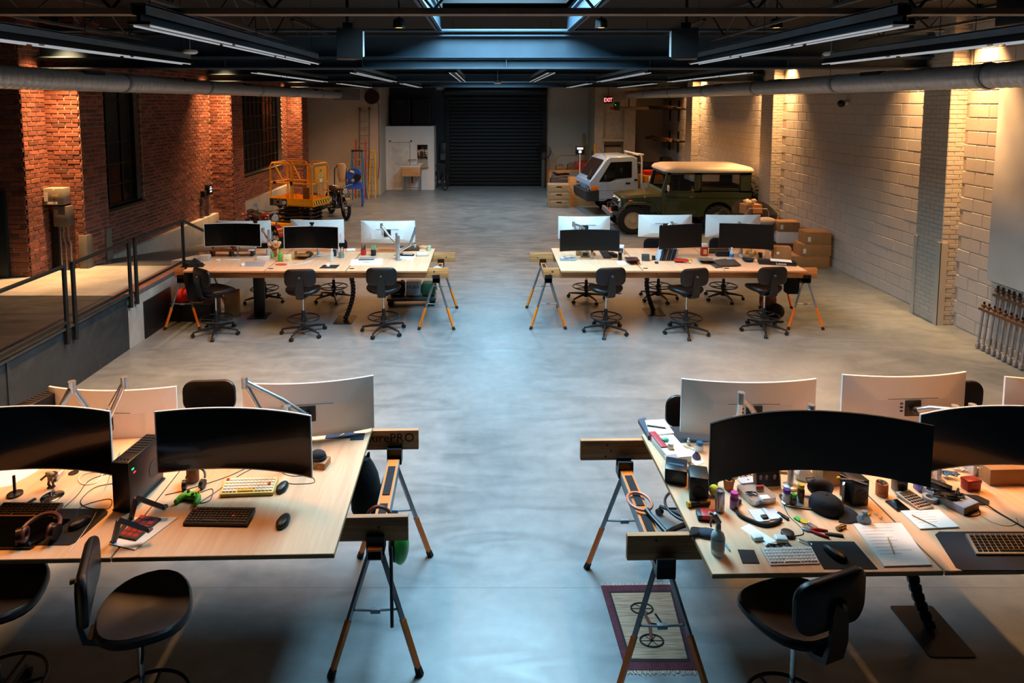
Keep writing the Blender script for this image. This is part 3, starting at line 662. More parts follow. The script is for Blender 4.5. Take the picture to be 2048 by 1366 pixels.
# ================================================================== MONITORS AND ARMS
def monitor(px0, px1, W, H, c, rz, label, Rc=1.5, tilt=0, shell=None, scr=None, frame=None, rear=False, cam_clip=False):
    """c = world centre of the panel; screen faces local -Y"""
    t = thing('curved_monitor', label, 'monitor', c, (R(tilt), 0, rz), 'desk monitors')
    shell = shell or M_mon; frame = frame or shell; n = 16
    def cv(x): return -(Rc - math.sqrt(Rc * Rc - x * x))
    xs = [-W / 2 + W * i / n for i in range(n + 1)]
    b = MB(); b.loft([[(x, cv(x), -H / 2), (x, cv(x), H / 2), (x, cv(x) + .014, H / 2), (x, cv(x) + .014, -H / 2)] for x in xs]); b.build('bezel', frame, t)
    e = .008; b = MB(); x2 = [-W / 2 + e + (W - 2 * e) * i / n for i in range(n + 1)]
    b.loft([[(x, cv(x) - .0015, -H / 2 + e), (x, cv(x) - .0015, H / 2 - e), (x, cv(x) + .004, H / 2 - e), (x, cv(x) + .004, -H / 2 + e)] for x in x2]); b.build('screen', scr or M_screen, t)
    def ring(sx, z0, z1, dy):
        lo = [(x * sx, cv(x * sx) + dy, z0) for x in xs]; hi = [(x * sx, cv(x * sx) + dy, z1) for x in xs[::-1]]; return lo + hi
    b = MB(); b.loft([ring(1, -H / 2, H / 2, .0135), ring(.995, -H / 2 + .002, H / 2 - .002, .016), ring(.58, -H * .30, H * .12, .05)], cap=False)
    lo, hi = ring(.58, -H * .30, H * .12, .05)[:n + 1], ring(.58, -H * .30, H * .12, .05)[n + 1:][::-1]
    b.loft([[lo[i], hi[i]] for i in range(n + 1)], closed=False, cap=False)
    bs = b.build('back_shell', shell, t)
    MB().bx(-.19, .19, .047, .052, H * .14, H * .15).build('vent_slot', mat('slot_grey', '6a6a6c', .6), bs)
    MB().bx(-.06, .06, .046, .058, -.07, .05, bev=.006).build('mount_plate', M_blk, t)
    for i in range(3): MB().bx(.075 + .0 * i, .095, .048, .052, .02 - i * .028, .032 - i * .028).build('port', M_blk, t)
    return t
def arm(base, tgt, label, h=.36, elbow=None, mount='clamp'):
    """silver desk arm: base point on the desk, tgt = back of the panel (world)"""
    t = thing('monitor_arm', label, 'monitor arm', base, 0, 'silver monitor arms')
    b = Vector(base); g = Vector(tgt) - b
    MB().lathe([(.045, 0), (.045, .018), (.03, .025)], n=18).build('base', M_alu, t)
    MB().cyl((0, 0, .02), (0, 0, h), .02, n=14).lathe([(.021, h), (.021, h + .006), (.001, h + .007)], n=14).build('post', M_alu, t)
    el = Vector(elbow) - b if elbow else Vector((g.x * .5 + .12, g.y * .5 + .06, g.z + .06))
    p0 = Vector((0, 0, h * .62))
    MB().tube([p0, p0.lerp(el, .5) + Vector((0, 0, -.02)), el], [.024, .019, .018], 10).lathe([(.031, h * .62 - .03), (.031, h * .62 + .03)], n=14).build('lower_arm', M_alu, t)
    MB().tube([el + Vector((0, 0, .01)), el.lerp(g, .6) + Vector((0, 0, .02)), g + Vector((0, .0, 0))], [.018, .02, .022], 10).build('upper_arm', M_alu, t)
    MB().cyl(el - Vector((0, 0, .035)), el + Vector((0, 0, .045)), .024, n=14).build('elbow_joint', M_alu, t)
    MB().ball(g, .028).build('tilt_head', M_blk, t)
    return t
def front_mon(px0, px1, pyt, pyb, Y, lb, rz=0, Rc=1.5, W=None, H=None, armpx=None, hide_arm=False, albl=None, **k):
    """panel whose screen faces the camera, between two pixel columns at depth Y"""
    x0, zt = PY(px0, pyt, Y); x1, zb = PY(px1, pyb, Y); W = W or (x1 - x0); H = H or (zt - zb)
    c = ((x0 + x1) / 2, Y, (zt + zb) / 2); m = monitor(0, 0, W, H, c, rz, lb, Rc, **k)
    return m, c
MK = {}
def place_mon(key, px0, px1, pyt, pyb, Y, face, label, armbase, alabel, rz=0, **k):
    rr = R(rz) + (0 if face == 'cam' else PI)
    m, c = front_mon(px0, px1, pyt, pyb, Y, label, rr, **k)
    back = Vector(c) + Matrix.Rotation(rr, 3, 'Z') @ Vector((0, .085, -.01))
    if armbase:
        bp = (armbase[0], armbase[1], T)
        h = .30 if c[2] < T + .35 else .42
        arm(bp, back, alabel, h, elbow=armbase[2] if len(armbase) > 2 else None)
    MK[key] = c
# far left group
place_mon('fl1', 411, 525, 446, 492, 10.22, 'cam', 'white-framed curved monitor at the far left, dark screen to the camera', (-4.1, 10.5), 'monitor arm behind the far left white-framed screen', rz=0)
place_mon('fl2', 569, 680, 452, 497, 10.18, 'cam', 'white-framed curved monitor with webcam, middle of the far left desks', (-2.78, 10.5), 'monitor arm behind the webcam screen of the far left desks', rz=-2)
place_mon('fl3', 430, 540, 442, 487, 10.72, 'away', 'white monitor back peeking out behind the leftmost dark screen', (-3.6, 10.55), 'monitor arm of the leftmost monitor back')
place_mon('fl4', 579, 687, 440, 487, 10.72, 'away', 'white monitor back behind the webcam screen with pink sticky notes', (-2.5, 10.62), 'monitor arm of the monitor back with sticky notes')
place_mon('fl5', 721, 830, 442, 486, 10.72, 'away', 'white monitor back fully visible at the aisle end of the far left desks', (-1.46, 10.28, (-1.72, 10.42, 1.50)), 'silver arm carrying the monitor at the aisle end of the far left desks', Rc=2.5)
t = thing('monitor_arm', 'empty silver monitor arm raised right at the far left desks aisle end', 'monitor arm', (-1.42, 10.20, T), 0, 'silver monitor arms')
MB().cyl((0, 0, 0), (0, 0, .40), .024).build('post', M_alu, t); MB().lathe([(.05, 0), (.05, .015), (.03, .02)]).build('base', M_alu, t)
MB().tube([(0, 0, .15), (.18, .02, .24), (.2, .02, .33)], [.026, .022, .02], 10).build('lower_arm', M_alu, t)
MB().tube([(.2, .02, .30), (.26, .05, .47), (.27, .05, .53)], [.02, .022, .016], 10).build('upper_arm', M_alu, t)
# far right group
place_mon('fr1', 1119, 1237, 459, 501, 10.2, 'cam', 'black curved screen at the aisle end of the far right desks', (1.62, 10.45), 'monitor arm behind the aisle-end black screen', frame=M_blk, scr=M_scr_m)
place_mon('fr2', 1316, 1405, 449, 496, 10.2, 'cam', 'tilted dark screen in the middle of the far right desks', (3.0, 10.45), 'monitor arm behind the middle tilted screen', rz=14, frame=M_blk, scr=M_scr_m, Rc=4, W=.75)
place_mon('fr3', 1444, 1540, 448, 497, 10.2, 'cam', 'tilted dark screen at the wall end of the far right desks', (4.15, 10.45), 'monitor arm behind the wall-end tilted screen', rz=-12, frame=M_blk, scr=M_scr_m, Rc=4, W=.82)
place_mon('fr4', 1117, 1220, 433, 478, 10.75, 'away', 'white monitor back at the aisle end of the far right desks', (1.55, 10.55, (1.42, 10.6, 1.5)), 'angled silver arm of the aisle-end monitor back', Rc=2.5)
place_mon('fr5', 1278, 1384, 430, 474, 10.75, 'away', 'white monitor back in the middle of the far right desks', (2.9, 10.55), 'silver arm of the middle monitor back', Rc=2.5)
place_mon('fr6', 1413, 1521, 430, 475, 10.75, 'away', 'white monitor back at the wall end of the far right desks', (4.0, 10.55), 'silver arm of the wall-end monitor back', Rc=2.5)
# near left group
place_mon('nl1', -75, 240, 812, 938, 3.98, 'cam', 'white-framed curved monitor cut by the left photo edge', (-2.62, 4.3, (-2.78, 4.2, 1.6)), 'silver arm of the left-edge monitor', Rc=1.6)
place_mon('nl2', 318, 635, 816, 938, 3.98, 'cam', 'white-framed curved monitor above the two near left keyboards', (-1.36, 4.28), 'silver arm of the monitor above the two keyboards', rz=-3, Rc=1.6)
place_mon('nl3', 86, 349, 780, 893, 4.72, 'away', 'beige-white monitor back left of the tower computer', (-2.75, 4.45, (-2.6, 4.5, 1.50)), 'silver arm reaching right to the monitor back by the tower', Rc=1.6)
place_mon('nl4', 486, 746, 765, 872, 4.66, 'away', 'beige-white monitor back nearest the aisle on the near left desk', (-1.55, 4.5, (-1.72, 4.45, 1.52)), 'silver arm of the aisle-side near left monitor back', rz=8, Rc=1.6)
# near right group
place_mon('nr1', 1404, 1821, 822, 940, 3.72, 'cam', 'very wide black curved screen over the cluttered near right desk', (1.98, 4.05), 'silver arm behind the very wide black screen', rz=-1, Rc=1.25, frame=M_blk, scr=M_scr_m, shell=M_blk)
place_mon('nr2', 1816, 2142, 812, 930, 3.86, 'cam', 'white-framed curved screen at the right photo edge', (2.98, 4.1), 'silver arm behind the right-edge white-framed screen', rz=3, Rc=1.6)
place_mon('nr3', 1368, 1636, 764, 872, 4.62, 'away', 'beige-white monitor back behind the stacked notepads', (1.75, 4.4, (1.72, 4.25, 1.5)), 'silver arm angled left behind the very wide screen', Rc=1.8)
place_mon('nr4', 1690, 1941, 752, 862, 4.62, 'away', 'beige-white monitor back in the middle of the near right desks', (3.1, 4.4, (3.25, 4.35, 1.36)), 'silver arm reaching left to the middle near right monitor', rz=3, Rc=1.8)
place_mon('nr5', 2024, 2290, 760, 870, 4.6, 'away', 'beige-white monitor back cut by the right photo edge', None, '', Rc=1.8)
# ================================================================== CLUTTER HELPERS
def at(px, py, z=T): q = P(px, py, z); return (q[0], q[1], z)
def sheet(name, label, cat, poly, z, th, m, group=None):
    c = [P(px, py, z) for px, py in poly]; ox = sum(q[0] for q in c) / len(c); oy = sum(q[1] for q in c) / len(c)
    b = MB(); pl = [(q[0] - ox, q[1] - oy) for q in c]
    b.loft([[(x, y, .0004) for x, y in pl], [(x, y, th) for x, y in pl]])
    o = b.build(name, m, loc=(ox, oy, z), smooth=0)
    return tag(o, label, cat, group)
def boxat(name, label, cat, px, py, d, rz, m, z=T, bev=.004, group=None, lid=None):
    l = at(px, py, z); t = thing(name, label, cat, l, R(rz), group)
    MB().bx(-d[0] / 2, d[0] / 2, -d[1] / 2, d[1] / 2, .0004, d[2], bev=bev).build('body', m, t)
    return t
def jar(name, label, cat, px, py, r, h, mbody, mlid=None, lidh=.02, z=T, neck=.8, group=None, mlabel=None):
    t = thing(name, label, cat, at(px, py, z), 0, group)
    MB().lathe([(r * .9, .0005), (r, .004), (r, h * .8), (r * neck, h * .9), (r * neck, h)], n=18).build('body', mbody, t)
    if mlabel: MB().lathe([(r * 1.012, h * .18), (r * 1.012, h * .7)], n=18, cap=False).build('label_band', mlabel, t)
    if mlid: MB().lathe([(r * neck * 1.12, h - .004), (r * neck * 1.15, h + lidh * .8), (r * neck * 1.02, h + lidh), (.001, h + lidh)], n=18).build('lid', mlid, t)
    return t
def cable(name, label, pts, r, m, n=6):
    w_ = [Vector((*P(p[0], p[1], p[2] if len(p) > 2 else T + r), p[2] if len(p) > 2 else T + r)) for p in pts]
    o_ = w_[0].copy(); b = MB(); b.tube([q - o_ for q in bez(w_, n)], r, 6)
    return tag(b.build(name, m, loc=o_), label, 'cable')
def kboard(name, label, quad, z, th, mbase, mkey, rows=5, cols=15, group=None, accents=()):
    c = [Vector((*P(px, py, z), 0)) for px, py in quad]     # back-left, back-right, front-right, front-left
    o_ = sum(c, Vector()) / 4; c = [q - o_ for q in c]
    t = thing(name, label, 'keyboard', (o_.x, o_.y, z), 0, group or 'keyboards')
    MB().loft([[(q.x, q.y, .0004) for q in c], [(q.x, q.y, th + (.006 if i < 2 else 0)) for i, q in enumerate(c)]]).build('base', mbase, t, smooth=0)
    def uv(u, v): return c[0].lerp(c[1], u).lerp(c[3].lerp(c[2], u), v)
    kb = MB(); ac = {}
    m0, m1, v0, v1 = .025, .975, .07, .93
    for r in range(rows):
        cc = cols if r < rows - 1 else cols - 5
        k = 0; cells = []
        if r < rows - 1: cells = [(i / cols, (i + 1) / cols) for i in range(cols)]
        else: cells = [(i / cols, (i + 1) / cols) for i in range(4)] + [(4 / cols, 9 / cols)] + [(i / cols, (i + 1) / cols) for i in range(9, cols)]
        for ci, (a, b) in enumerate(cells):
            u0 = m0 + (m1 - m0) * a + .005; u1 = m0 + (m1 - m0) * b - .005; w0 = v0 + (v1 - v0) * r / rows + .015; w1 = v0 + (v1 - v0) * (r + 1) / rows - .02
            q = [uv(u0, w0), uv(u1, w0), uv(u1, w1), uv(u0, w1)]; ce = sum(q, Vector()) / 4
            zz = th + .006 * (1 - (w0 + w1) / 2); h = .0065
            tgt_ = MB() if (r, ci) in accents else kb
            tgt_.loft([[(p.x, p.y, zz - .001) for p in q], [(*(ce + (p - ce) * .84).xy, zz + h) for p in q]])
            if (r, ci) in accents: tgt_.build('accent_key', accents[(r, ci)], t, smooth=0)
    stuff(kb.build('keycaps', mkey, t, smooth=0))
    return t
def mouse(label, px, py, rz, z=T, m=None, s=1, group='computer mice'):
    t = thing('computer_mouse', label, 'mouse', at(px, py, z), R(rz), group); m = m or M_blk
    def rg(sc, zz, sy=0): return [(.031 * s * sc * math.cos(a) * (1.08 if math.sin(a) < 0 else .95), (.058 * s * sc * math.sin(a)) + sy, zz) for a in [2 * PI * i / 18 for i in range(18)]]
    MB().loft([rg(.96, .001), rg(1.0, .008), rg(.97, .018), rg(.84, .03, -.006), rg(.6, .037, -.01), rg(.02, .039, -.012)]).build('shell', m, t)
    MB().cyl((-.004, .032 * s, .026), (.004, .032 * s, .026), .009, n=12).build('scroll_wheel', M_rubber, t)
    return t
mcol = lambda n, c, r=.45, **k: mat('col_' + n, c, r, var=.06, **k)
# ================================================================== NEAR LEFT DESK
M_mat = mat('desk_mat_black', '17171a', .85, var=.1, scale=60)
sheet('desk_mat', 'black desk mat under the headphones on the near left desk', 'desk mat', [(-70, 1018), (208, 1018), (216, 1024), (214, 1030), (150, 1086), (138, 1091), (-120, 1091)], T, .003, M_mat, 'desk mats')
sheet('drawing_tablet', 'glossy black tablet lying on the left desk mat', 'tablet', [(-70, 1041), (140, 1041), (62, 1098), (-130, 1098)], T + .003, .011, M_screen)
kboard('mechanical_keyboard', 'bronze-framed black keyboard at the left photo edge', [(8, 1011), (127, 1012), (106, 1037), (-22, 1037)], T + .003, .016, mcol('bronze', '8a6248', .4, metal=.4), mcol('keyblack', '16110e'), rows=5, cols=13)
t = thing('headphones', 'brown leather headphones lying on the black desk mat', 'headphones', at(78, 1078, T + .014), R(12), 'headphones')
M_brl = mat('brown_leather', '5a2f25', .42, var=.2, scale=20)
MB().tube([(.095 * math.cos(a), .02 + .11 * math.sin(a), .05 + .02 * math.sin(a)) for a in [PI * i / 14 for i in range(15)]], .012, 8).build('headband', M_brl, t)
for sx in (-1, 1):
    e_ = MB().cyl((sx * .07, -.01, .042), (sx * .105, -.02, .042), .042, n=18).build('ear_cup', mcol('cupmetal', '3a2c2a', .3, metal=.6), t)
    MB().tube([(sx * .066, -.01 + .034 * math.cos(a), .042 + .034 * math.sin(a)) for a in [2 * PI * i / 16 for i in range(16)]], .013, 8, closed=True).build('ear_pad', M_brl, e_)
mouse('black gaming mouse with glowing mark on the left desk mat', 160, 1050, -28, T + .003, s=1.15)
# toy robot and its mirror disc
t = thing('figurine', 'small tan jointed robot figure standing behind the bronze keyboard', 'figurine', at(103, 975))
M_tan = mcol('tan', 'a98a5c'); M_dkb = mcol('dkbrown', '2c231d')
MB().ball((0, 0, .085), .022, (1.2, .8, 1)).box((0, 0, .062), (.036, .026, .03), bev=.006).build('torso', M_tan, t)
MB().ball((-.012, -.012, .105), .013).build('head', M_tan, t)
for sx in (-1, 1):
    MB().tube([(sx * .018, 0, .09), (sx * .04, -.012, .075), (sx * .045, -.03, .07)], [.008, .007, .009], 6).build('arm', M_dkb, t)
    MB().tube([(sx * .01, 0, .055), (sx * .016, -.006, .03), (sx * .012, .004, .004)], [.009, .007, .009], 6).bx(sx * .012 - .009, sx * .012 + .009, -.014, .012, .0005, .008).build('leg', M_dkb, t)
MB().cyl((.006, .018, .075), (.006, .034, .085), .016, n=10).build('backpack', M_dkb, t)
t = thing('mirror_disc', 'round silver mirror disc in front of the toy robot', 'disc', at(105, 993)); MB().lathe([(.065, .0004), (.066, .003), (.06, .005), (.001, .005)], n=28).build('plate', M_chrome, t)
MB().tube([(-.01, 0, .005), (-.005, 0, .03), (.012, .005, .045)], .006, 6).build('bracket', M_alu, t)
t = thing('pen_stand', 'black round stand with upright stick at the left edge', 'pen stand', at(30, 990)); MB().lathe([(.045, .0004), (.045, .012), (.02, .018)], n=20).build('base', M_blk, t); MB().cyl((0, 0, .016), (0, 0, .13), .009).build('stick', M_blk, t)
boxat('usb_stick', 'tiny black usb stick left of the mirror disc', 'usb stick', 64, 1003, (.022, .05, .01), -15, M_blk)
sheet('drawing_sheet', 'large white sheet behind the toy robot', 'paper', [(-60, 938), (90, 930), (70, 945), (20, 972), (-60, 985)], T, .001, M_paper)
t = thing('task_light', 'white jointed task light arm lying behind the toy robot', 'lamp', at(120, 950)); MB().tube([(-.12, .05, .05), (0, .05, .06), (.01, .03, .03), (.012, -.05, .02)], .009, 8).build('arm', M_white, t); MB().cyl((.012, -.05, .001), (.012, -.07, .03), .018, .024).build('head', M_alu, t)
t = thing('desk_grommet', 'dark round cable hole left of the arm post', 'cable hole', at(147, 946)); MB().lathe([(.032, .0004), (.032, .003), (.024, .003), (.024, .001), (.001, .001)], n=20).build('ring', M_blk, t)
def tower(loc, rz, label, leds=True):
    t = thing('tower_computer', label, 'computer', loc, rz, 'black tower computers')
    MB().bx(-.055, .055, -.17, .17, .008, .315, bev=.006).build('case', mcol('pcgrey', '1c1d20', .35, metal=.3), t)
    MB().bx(-.062, .062, -.18, .18, .0005, .012, bev=.004).build('foot_plate', M_blk, t)
    MB().bx(-.056, .056, -.176, -.17, .012, .313, bev=.004).build('front_panel', M_blk, t)
    for i in range(7): MB().bx(-.045, .045, -.06 + i * .03, -.045 + i * .03, .3145, .318).build('top_vent', mcol('ventgrey', '303236', .4, metal=.5), t)
    for i in range(4): MB().cyl((-.035 + i * .022, -.14, .314), (-.035 + i * .022, -.14, .3185), .006, n=10).build('top_socket', M_chrome, t)
    MB().cyl((.0545, .08, .14), (.057, .08, .14), .06, n=24).build('side_vent', mcol('ventdisc', '2c2d30', .5), t)
    if leds:
        MB().bx(.0545, .0565, -.145, -.125, .25, .258).build('green_led', mat('led_green', '20ff60', .4, emit=5), t); MB().bx(.0545, .0565, -.13, -.11, .222, .23).build('red_led', mat('led_red', 'ff2040', .4, emit=4), t)
    return t
q0 = P(250, 1023, T); tower((q0[0], q0[1] + .175, T), R(-6), 'black slim tower computer with small lights between the near left screens')
tower((-3.36, 4.66, T), R(-14), 'black tower computer top at the back left corner behind the screens', False)
# laptop stand
t = thing('laptop_stand', 'dark metal laptop stand with two slanted arms over a red book', 'laptop stand', at(256, 1060, T + .006), R(4))
M_dkmet = mcol('darkmetal', '45454c', .4, metal=.5)
for sy in (-.105, .105):
    MB().tube([(.005, sy, .132), (.17, sy, .06), (.176, sy, .075)], .018, 4).build('support_arm', M_dkmet, t); MB().tube([(.005, sy, .132), (-.03, sy, .004)], .016, 4).build('support_leg', M_dkmet, t)
MB().bx(-.05, -.02, -.11, .11, .0005, .006).build('cross_bar', M_dkmet, t)
sheet('magazine', 'white open folder under the laptop stand', 'folder', [(262, 1036), (356, 1036), (270, 1101), (218, 1089)], T, .006, M_paper)
t = sheet('red_block_book', 'book with rows of red squares under the laptop stand', 'book', [(282, 1034), (322, 1040), (272, 1082), (238, 1075)], T + .006, .012, mcol('bookcover', '3a3030'))
c4 = [Vector((*P(px, py, T), 0)) - Vector((t.location.x, t.location.y, 0)) for px, py in [(282, 1034), (322, 1040), (272, 1082), (238, 1075)]]
for i in range(5):
    for j in range(3):
        def uvp(u, v): return c4[0].lerp(c4[1], u).lerp(c4[3].lerp(c4[2], u), v)
        pp = [uvp(j / 3 + .04, i / 5 + .03), uvp(j / 3 + .29, i / 5 + .03), uvp(j / 3 + .29, i / 5 + .17), uvp(j / 3 + .04, i / 5 + .17)]
        MB().loft([[(p.x, p.y, .012) for p in pp], [(p.x, p.y, .013) for p in pp]]).build('red_square', M_red, t, smooth=0)
# game controller
t = thing('game_controller', 'bright green game controller left of the white keyboard', 'controller', at(382, 1000), R(-10)); M_lime = mcol('lime', '5fb424', .4)
def gr(s, z): return [(.052 * s * math.cos(a), .034 * s * math.sin(a) + .012, z) for a in [2 * PI * i / 20 for i in range(20)]]
MB().loft([gr(.7, .004), gr(1, .016), gr(.98, .028), gr(.8, .036), gr(.02, .038)]).build('body', M_lime, t)
for sx in (-1, 1): MB().tube([(sx * .038, .015, .02), (sx * .058, -.015, .02), (sx * .066, -.05, .016)], [.02, .021, .015], 10).ball((sx * .066, -.052, .016), .0155).build('grip', M_lime, t)
for x, y in ((-.032, .022), (.014, .0)): MB().cyl((x, y, .034), (x, y, .046), .008, .01, n=12).build('thumb_stick', M_blk, t)
for x, y in ((.032, .03), (.042, .02), (.022, .02), (.032, .01)): MB().cyl((x, y, .034), (x, y, .041), .0045, n=8).build('button', M_blk, t)
kboard('white_keyboard', 'compact cream keyboard with yellow space bar and red keys', [(452, 963), (557, 961), (546, 991), (440, 995)], T, .022, mcol('yellowcase', 'd8b860'), mcol('creamkey', 'd8cfc0'), rows=5, cols=14, accents={(0, 0): M_red, (2, 12): M_red, (4, 4): mcol('yellowkey', 'd8a840')})
kboard('dark_keyboard', 'long dark grey keyboard with one orange key on the near left desk', [(388, 1022), (511, 1023), (494, 1054), (366, 1052)], T, .02, M_blk, mcol('greykey', '4a4644'), rows=6, cols=17, accents={(3, 12): mcol('orangekey', 'e0603a'), (0, 0): mcol('orangekey', 'e0603a')})
mouse('black wired mouse right of the cream keyboard', 565, 978, -8, s=1.1)
mouse('black thumb-rest mouse nearest the front of the near left desk', 567, 1046, -4, s=1.2)
t = thing('wooden_mug', 'brown wooden cup with a headset hung round it', 'cup', at(386, 962)); MB().lathe([(.036, .0005), (.04, .005), (.04, .10), (.036, .10), (.035, .02), (.001, .02)], n=20).build('body', wood('walnut', '5a3018', '84502c'), t)
t = thing('headphones', 'black headset hung round the brown wooden cup', 'headphones', at(388, 976), R(5), 'headphones')
MB().tube([(.06 * math.cos(a), .03 + .055 * math.sin(a), .05 + .035 * math.sin(a)) for a in [PI * i / 12 for i in range(13)]], .007, 8).build('headband', M_blk, t)
for sx in (-1, 1): MB().cyl((sx * .045, -.005, .03), (sx * .07, -.01, .03), .03, n=14).build('ear_cup', M_blk, t)
t = thing('wood_block', 'striped wooden block at the right of the near left screen', 'wood block', at(633, 930), R(-10)); MB().bx(-.085, .085, -.05, .05, .0005, .045, bev=.003).build('block', wood('striped_fir', '7a4a24', 'c8884c', sc=(24, 1, 24), scale=1.6), t)
t = thing('beanie', 'dark knitted cap resting on the striped wooden block', 'cap', at(636, 917, T + .045)); MB().ball((0, 0, .03), .05, (1.1, .9, .6)).build('crown', mcol('darkknit', '26262c', .9), t); MB().tube([(.05 * math.cos(a), .042 * math.sin(a), .012) for a in [2 * PI * i / 16 for i in range(16)]], .011, 6, closed=True).build('cuff', MATS['col_darkknit'], t)
sheet('desk_mat', 'dark writing pad behind the monitor back near the aisle', 'desk mat', [(655, 862), (710, 858), (704, 876), (650, 878)], T, .003, mcol('navymat', '1f2c44', .85), 'desk mats')
sheet('coaster', 'small dark square tile near the aisle corner of the near left desk', 'coaster', [(704, 867), (730, 867), (727, 880), (700, 881)], T, .004, mcol('navytile', '1c2f40', .5), 'square coasters')
t = thing('pencil', 'yellow pencil on the dark writing pad', 'pencil', at(688, 868, T + .003), R(60), 'pencils'); MB().cyl((-.07, 0, .004), (.06, 0, .004), .0035, n=6).build('barrel', mcol('pencilyellow', 'd8a840'), t); MB().cyl((.06, 0, .004), (.075, 0, .004), .0035, .0005, n=6).build('tip', M_tan, t)
cable('white_cable', 'coiled white cable behind the black loops on the near left desk', [(180, 932), (205, 945), (192, 965), (165, 968), (158, 955), (180, 945), (228, 943)], .0035, M_cable_w)
cable('black_cable', 'black keyboard cable running to the tower computer', [(128, 1015), (155, 990), (180, 960), (228, 944)], .0025, M_cable_k)
cable('black_cable', 'looping black mouse cable left of the tower computer', [(150, 1036), (165, 1012), (220, 998), (215, 1018), (172, 1014), (162, 1000), (190, 975), (232, 966)], .0025, M_cable_k)
cable('white_cable', 'thin pale cable hanging from the tower over the desk front edge', [(240, 905, 1.32), (228, 930, 1.15), (206, 990), (190, 1030), (160, 1075), (138, 1105), (135, 1125, .93)], .0025, M_cable_w)
cable('black_cable', 'black controller cable looping above the green controller', [(400, 985), (425, 978), (420, 1000), (400, 1005), (430, 985), (480, 950), (520, 930)], .0025, M_cable_k)
cable('black_cable', 'black cable crossing from the cup to the arm post', [(330, 990), (370, 980), (450, 955), (505, 930)], .0025, M_cable_k)
cable('black_cable', 'looping black mouse cable by the striped wooden block', [(572, 965), (590, 968), (628, 965), (620, 952), (585, 952), (565, 945), (580, 935), (610, 925)], .0022, M_cable_k)
# things hung on the sawhorse
t = thing('hanging_bag', 'black cloth bag hanging beside the near left sawhorse', 'bag', (-.90, 4.58, .42))
MB().loft([[(.11 * s_ * math.cos(a), .10 * s_ * math.sin(a) * (1.2), z_) for a in [2 * PI * i / 14 for i in range(14)]] for s_, z_ in ((.2, 0), (.75, .02), (1, .1), (1.05, .22), (.85, .34), (.55, .42), (.3, .47))]).build('pouch', mat('black_cloth', '0c0c0e', .95, bump=.4, bscale=20), t)
MB().tube([(0, .03, .45), (.02, .03, .5), (.03, .0, .36)], .008, 6).build('strap', MATS['black_cloth'], t)
t = thing('ear_defenders', 'brown padded ring sitting over the near left sawhorse', 'headphones', (-.70, 3.98, .83)); MB().tube([(.075 * math.cos(a), 0, .0 + .075 * math.sin(a)) for a in [-.3 + (PI + .6) * i / 16 for i in range(17)]], .012, 8).build('band', M_brl, t)
t = thing('bike_helmet', 'bright green helmet hanging behind the near left sawhorse end', 'helmet', (-.56, 3.96, .66)); MB().ball((0, 0, 0), .1, (.55, .9, 1.25)).build('shell', mcol('helmetgreen', '2fae46', .35), t); MB().ball((-.03, 0, -.01), .085, (.6, .9, 1.2)).build('liner', M_blk, t)
MB().tube([(-.14, .03, .16), (-.09, .0, .185), (-.03, .02, .1)], .009, 6).build('strap', mcol('helmetgreen', '2fae46'), t)
tag(MB().tube([(0, 0, 0), (0, 0, .52)], .011, 8).build('hanging_rod', M_blk2, loc=(-.585, 3.72, .30)), 'thin dark rod hanging below the near left beam end', 'rod')
# ================================================================== NEAR RIGHT DESK
def pad(name, label, quad, z, th, lines=0, pencil=None, spiral=False, cover=None):
    o = sheet(name, label, 'notepad', quad, z, th, M_paper, 'notepads')
    c = [Vector((*P(px, py, z), 0)) - Vector((o.location.x, o.location.y, 0)) for px, py in quad]
    for i in range(lines):
        v = .12 + .7 * i / max(1, lines); u1 = random.uniform(.5, .88)
        a = c[0].lerp(c[3], v).lerp(c[1].lerp(c[2], v), .1); b = c[0].lerp(c[3], v).lerp(c[1].lerp(c[2], v), u1)
        MB().tube([a + Vector((0, 0, th)), b + Vector((0, 0, th))], .0009, 4).build('writing_line', M_ink, o)
    if spiral:
        for i in range(22):
            p = c[0].lerp(c[1], (i + .5) / 22); MB().tube([p + Vector((0, .006 * math.cos(a), th * .5 + .007 * math.sin(a) + .002)) for a in [2 * PI * k / 8 for k in range(8)]], .0008, 4, closed=True).build('wire_ring', M_steel, o)
    return o
def pencil(label, p0, p1, z, m=None, r=.0038):
    a = Vector((*P(*p0, z), z)); b = Vector((*P(*p1, z), z)); d = b - a; t = thing('pencil', label, 'pencil', a, 0, 'pencils')
    MB().cyl((0, 0, r), Vector((0, 0, r)) + d * .86, r, n=6).build('barrel', m or mcol('pencilwood', 'b98a4a'), t); MB().cyl(Vector((0, 0, r)) + d * .86, Vector((0, 0, r)) + d, r, .0006, n=6).build('tip', M_tan, t)
pad('spiral_notebook', 'open spiral notebook with written page at the near right desk edge', [(1706, 1050), (1802, 1048), (1863, 1132), (1768, 1135)], T, .009, 9, spiral=True)
pencil('wooden pencil lying on the open spiral notebook', (1776, 1077), (1788, 1110), T + .009)
pad('legal_pad', 'white writing pad below the calculator', [(1801, 1024), (1878, 1022), (1918, 1056), (1840, 1060)], T, .009, 5)
pencil('wooden pencil lying across the pad below the calculator', (1824, 1031), (1876, 1056), T + .009)
kboard('white_keyboard', 'slim white keyboard at the front of the near right desk', [(1521, 1099), (1622, 1097), (1640, 1129), (1541, 1132)], T, .007, mcol('kbwhite', 'd8d4ce'), mcol('keywhite', 'e8e4de'), rows=5, cols=14)
sheet('mouse_mat', 'black mouse mat right of the slim white keyboard', 'desk mat', [(1614, 1083), (1708, 1084), (1756, 1139), (1648, 1139)], T, .003, M_mat, 'desk mats')
mouse('black mouse on the mat by the open notebook', 1670, 1110, 22, T + .003, s=1.25)
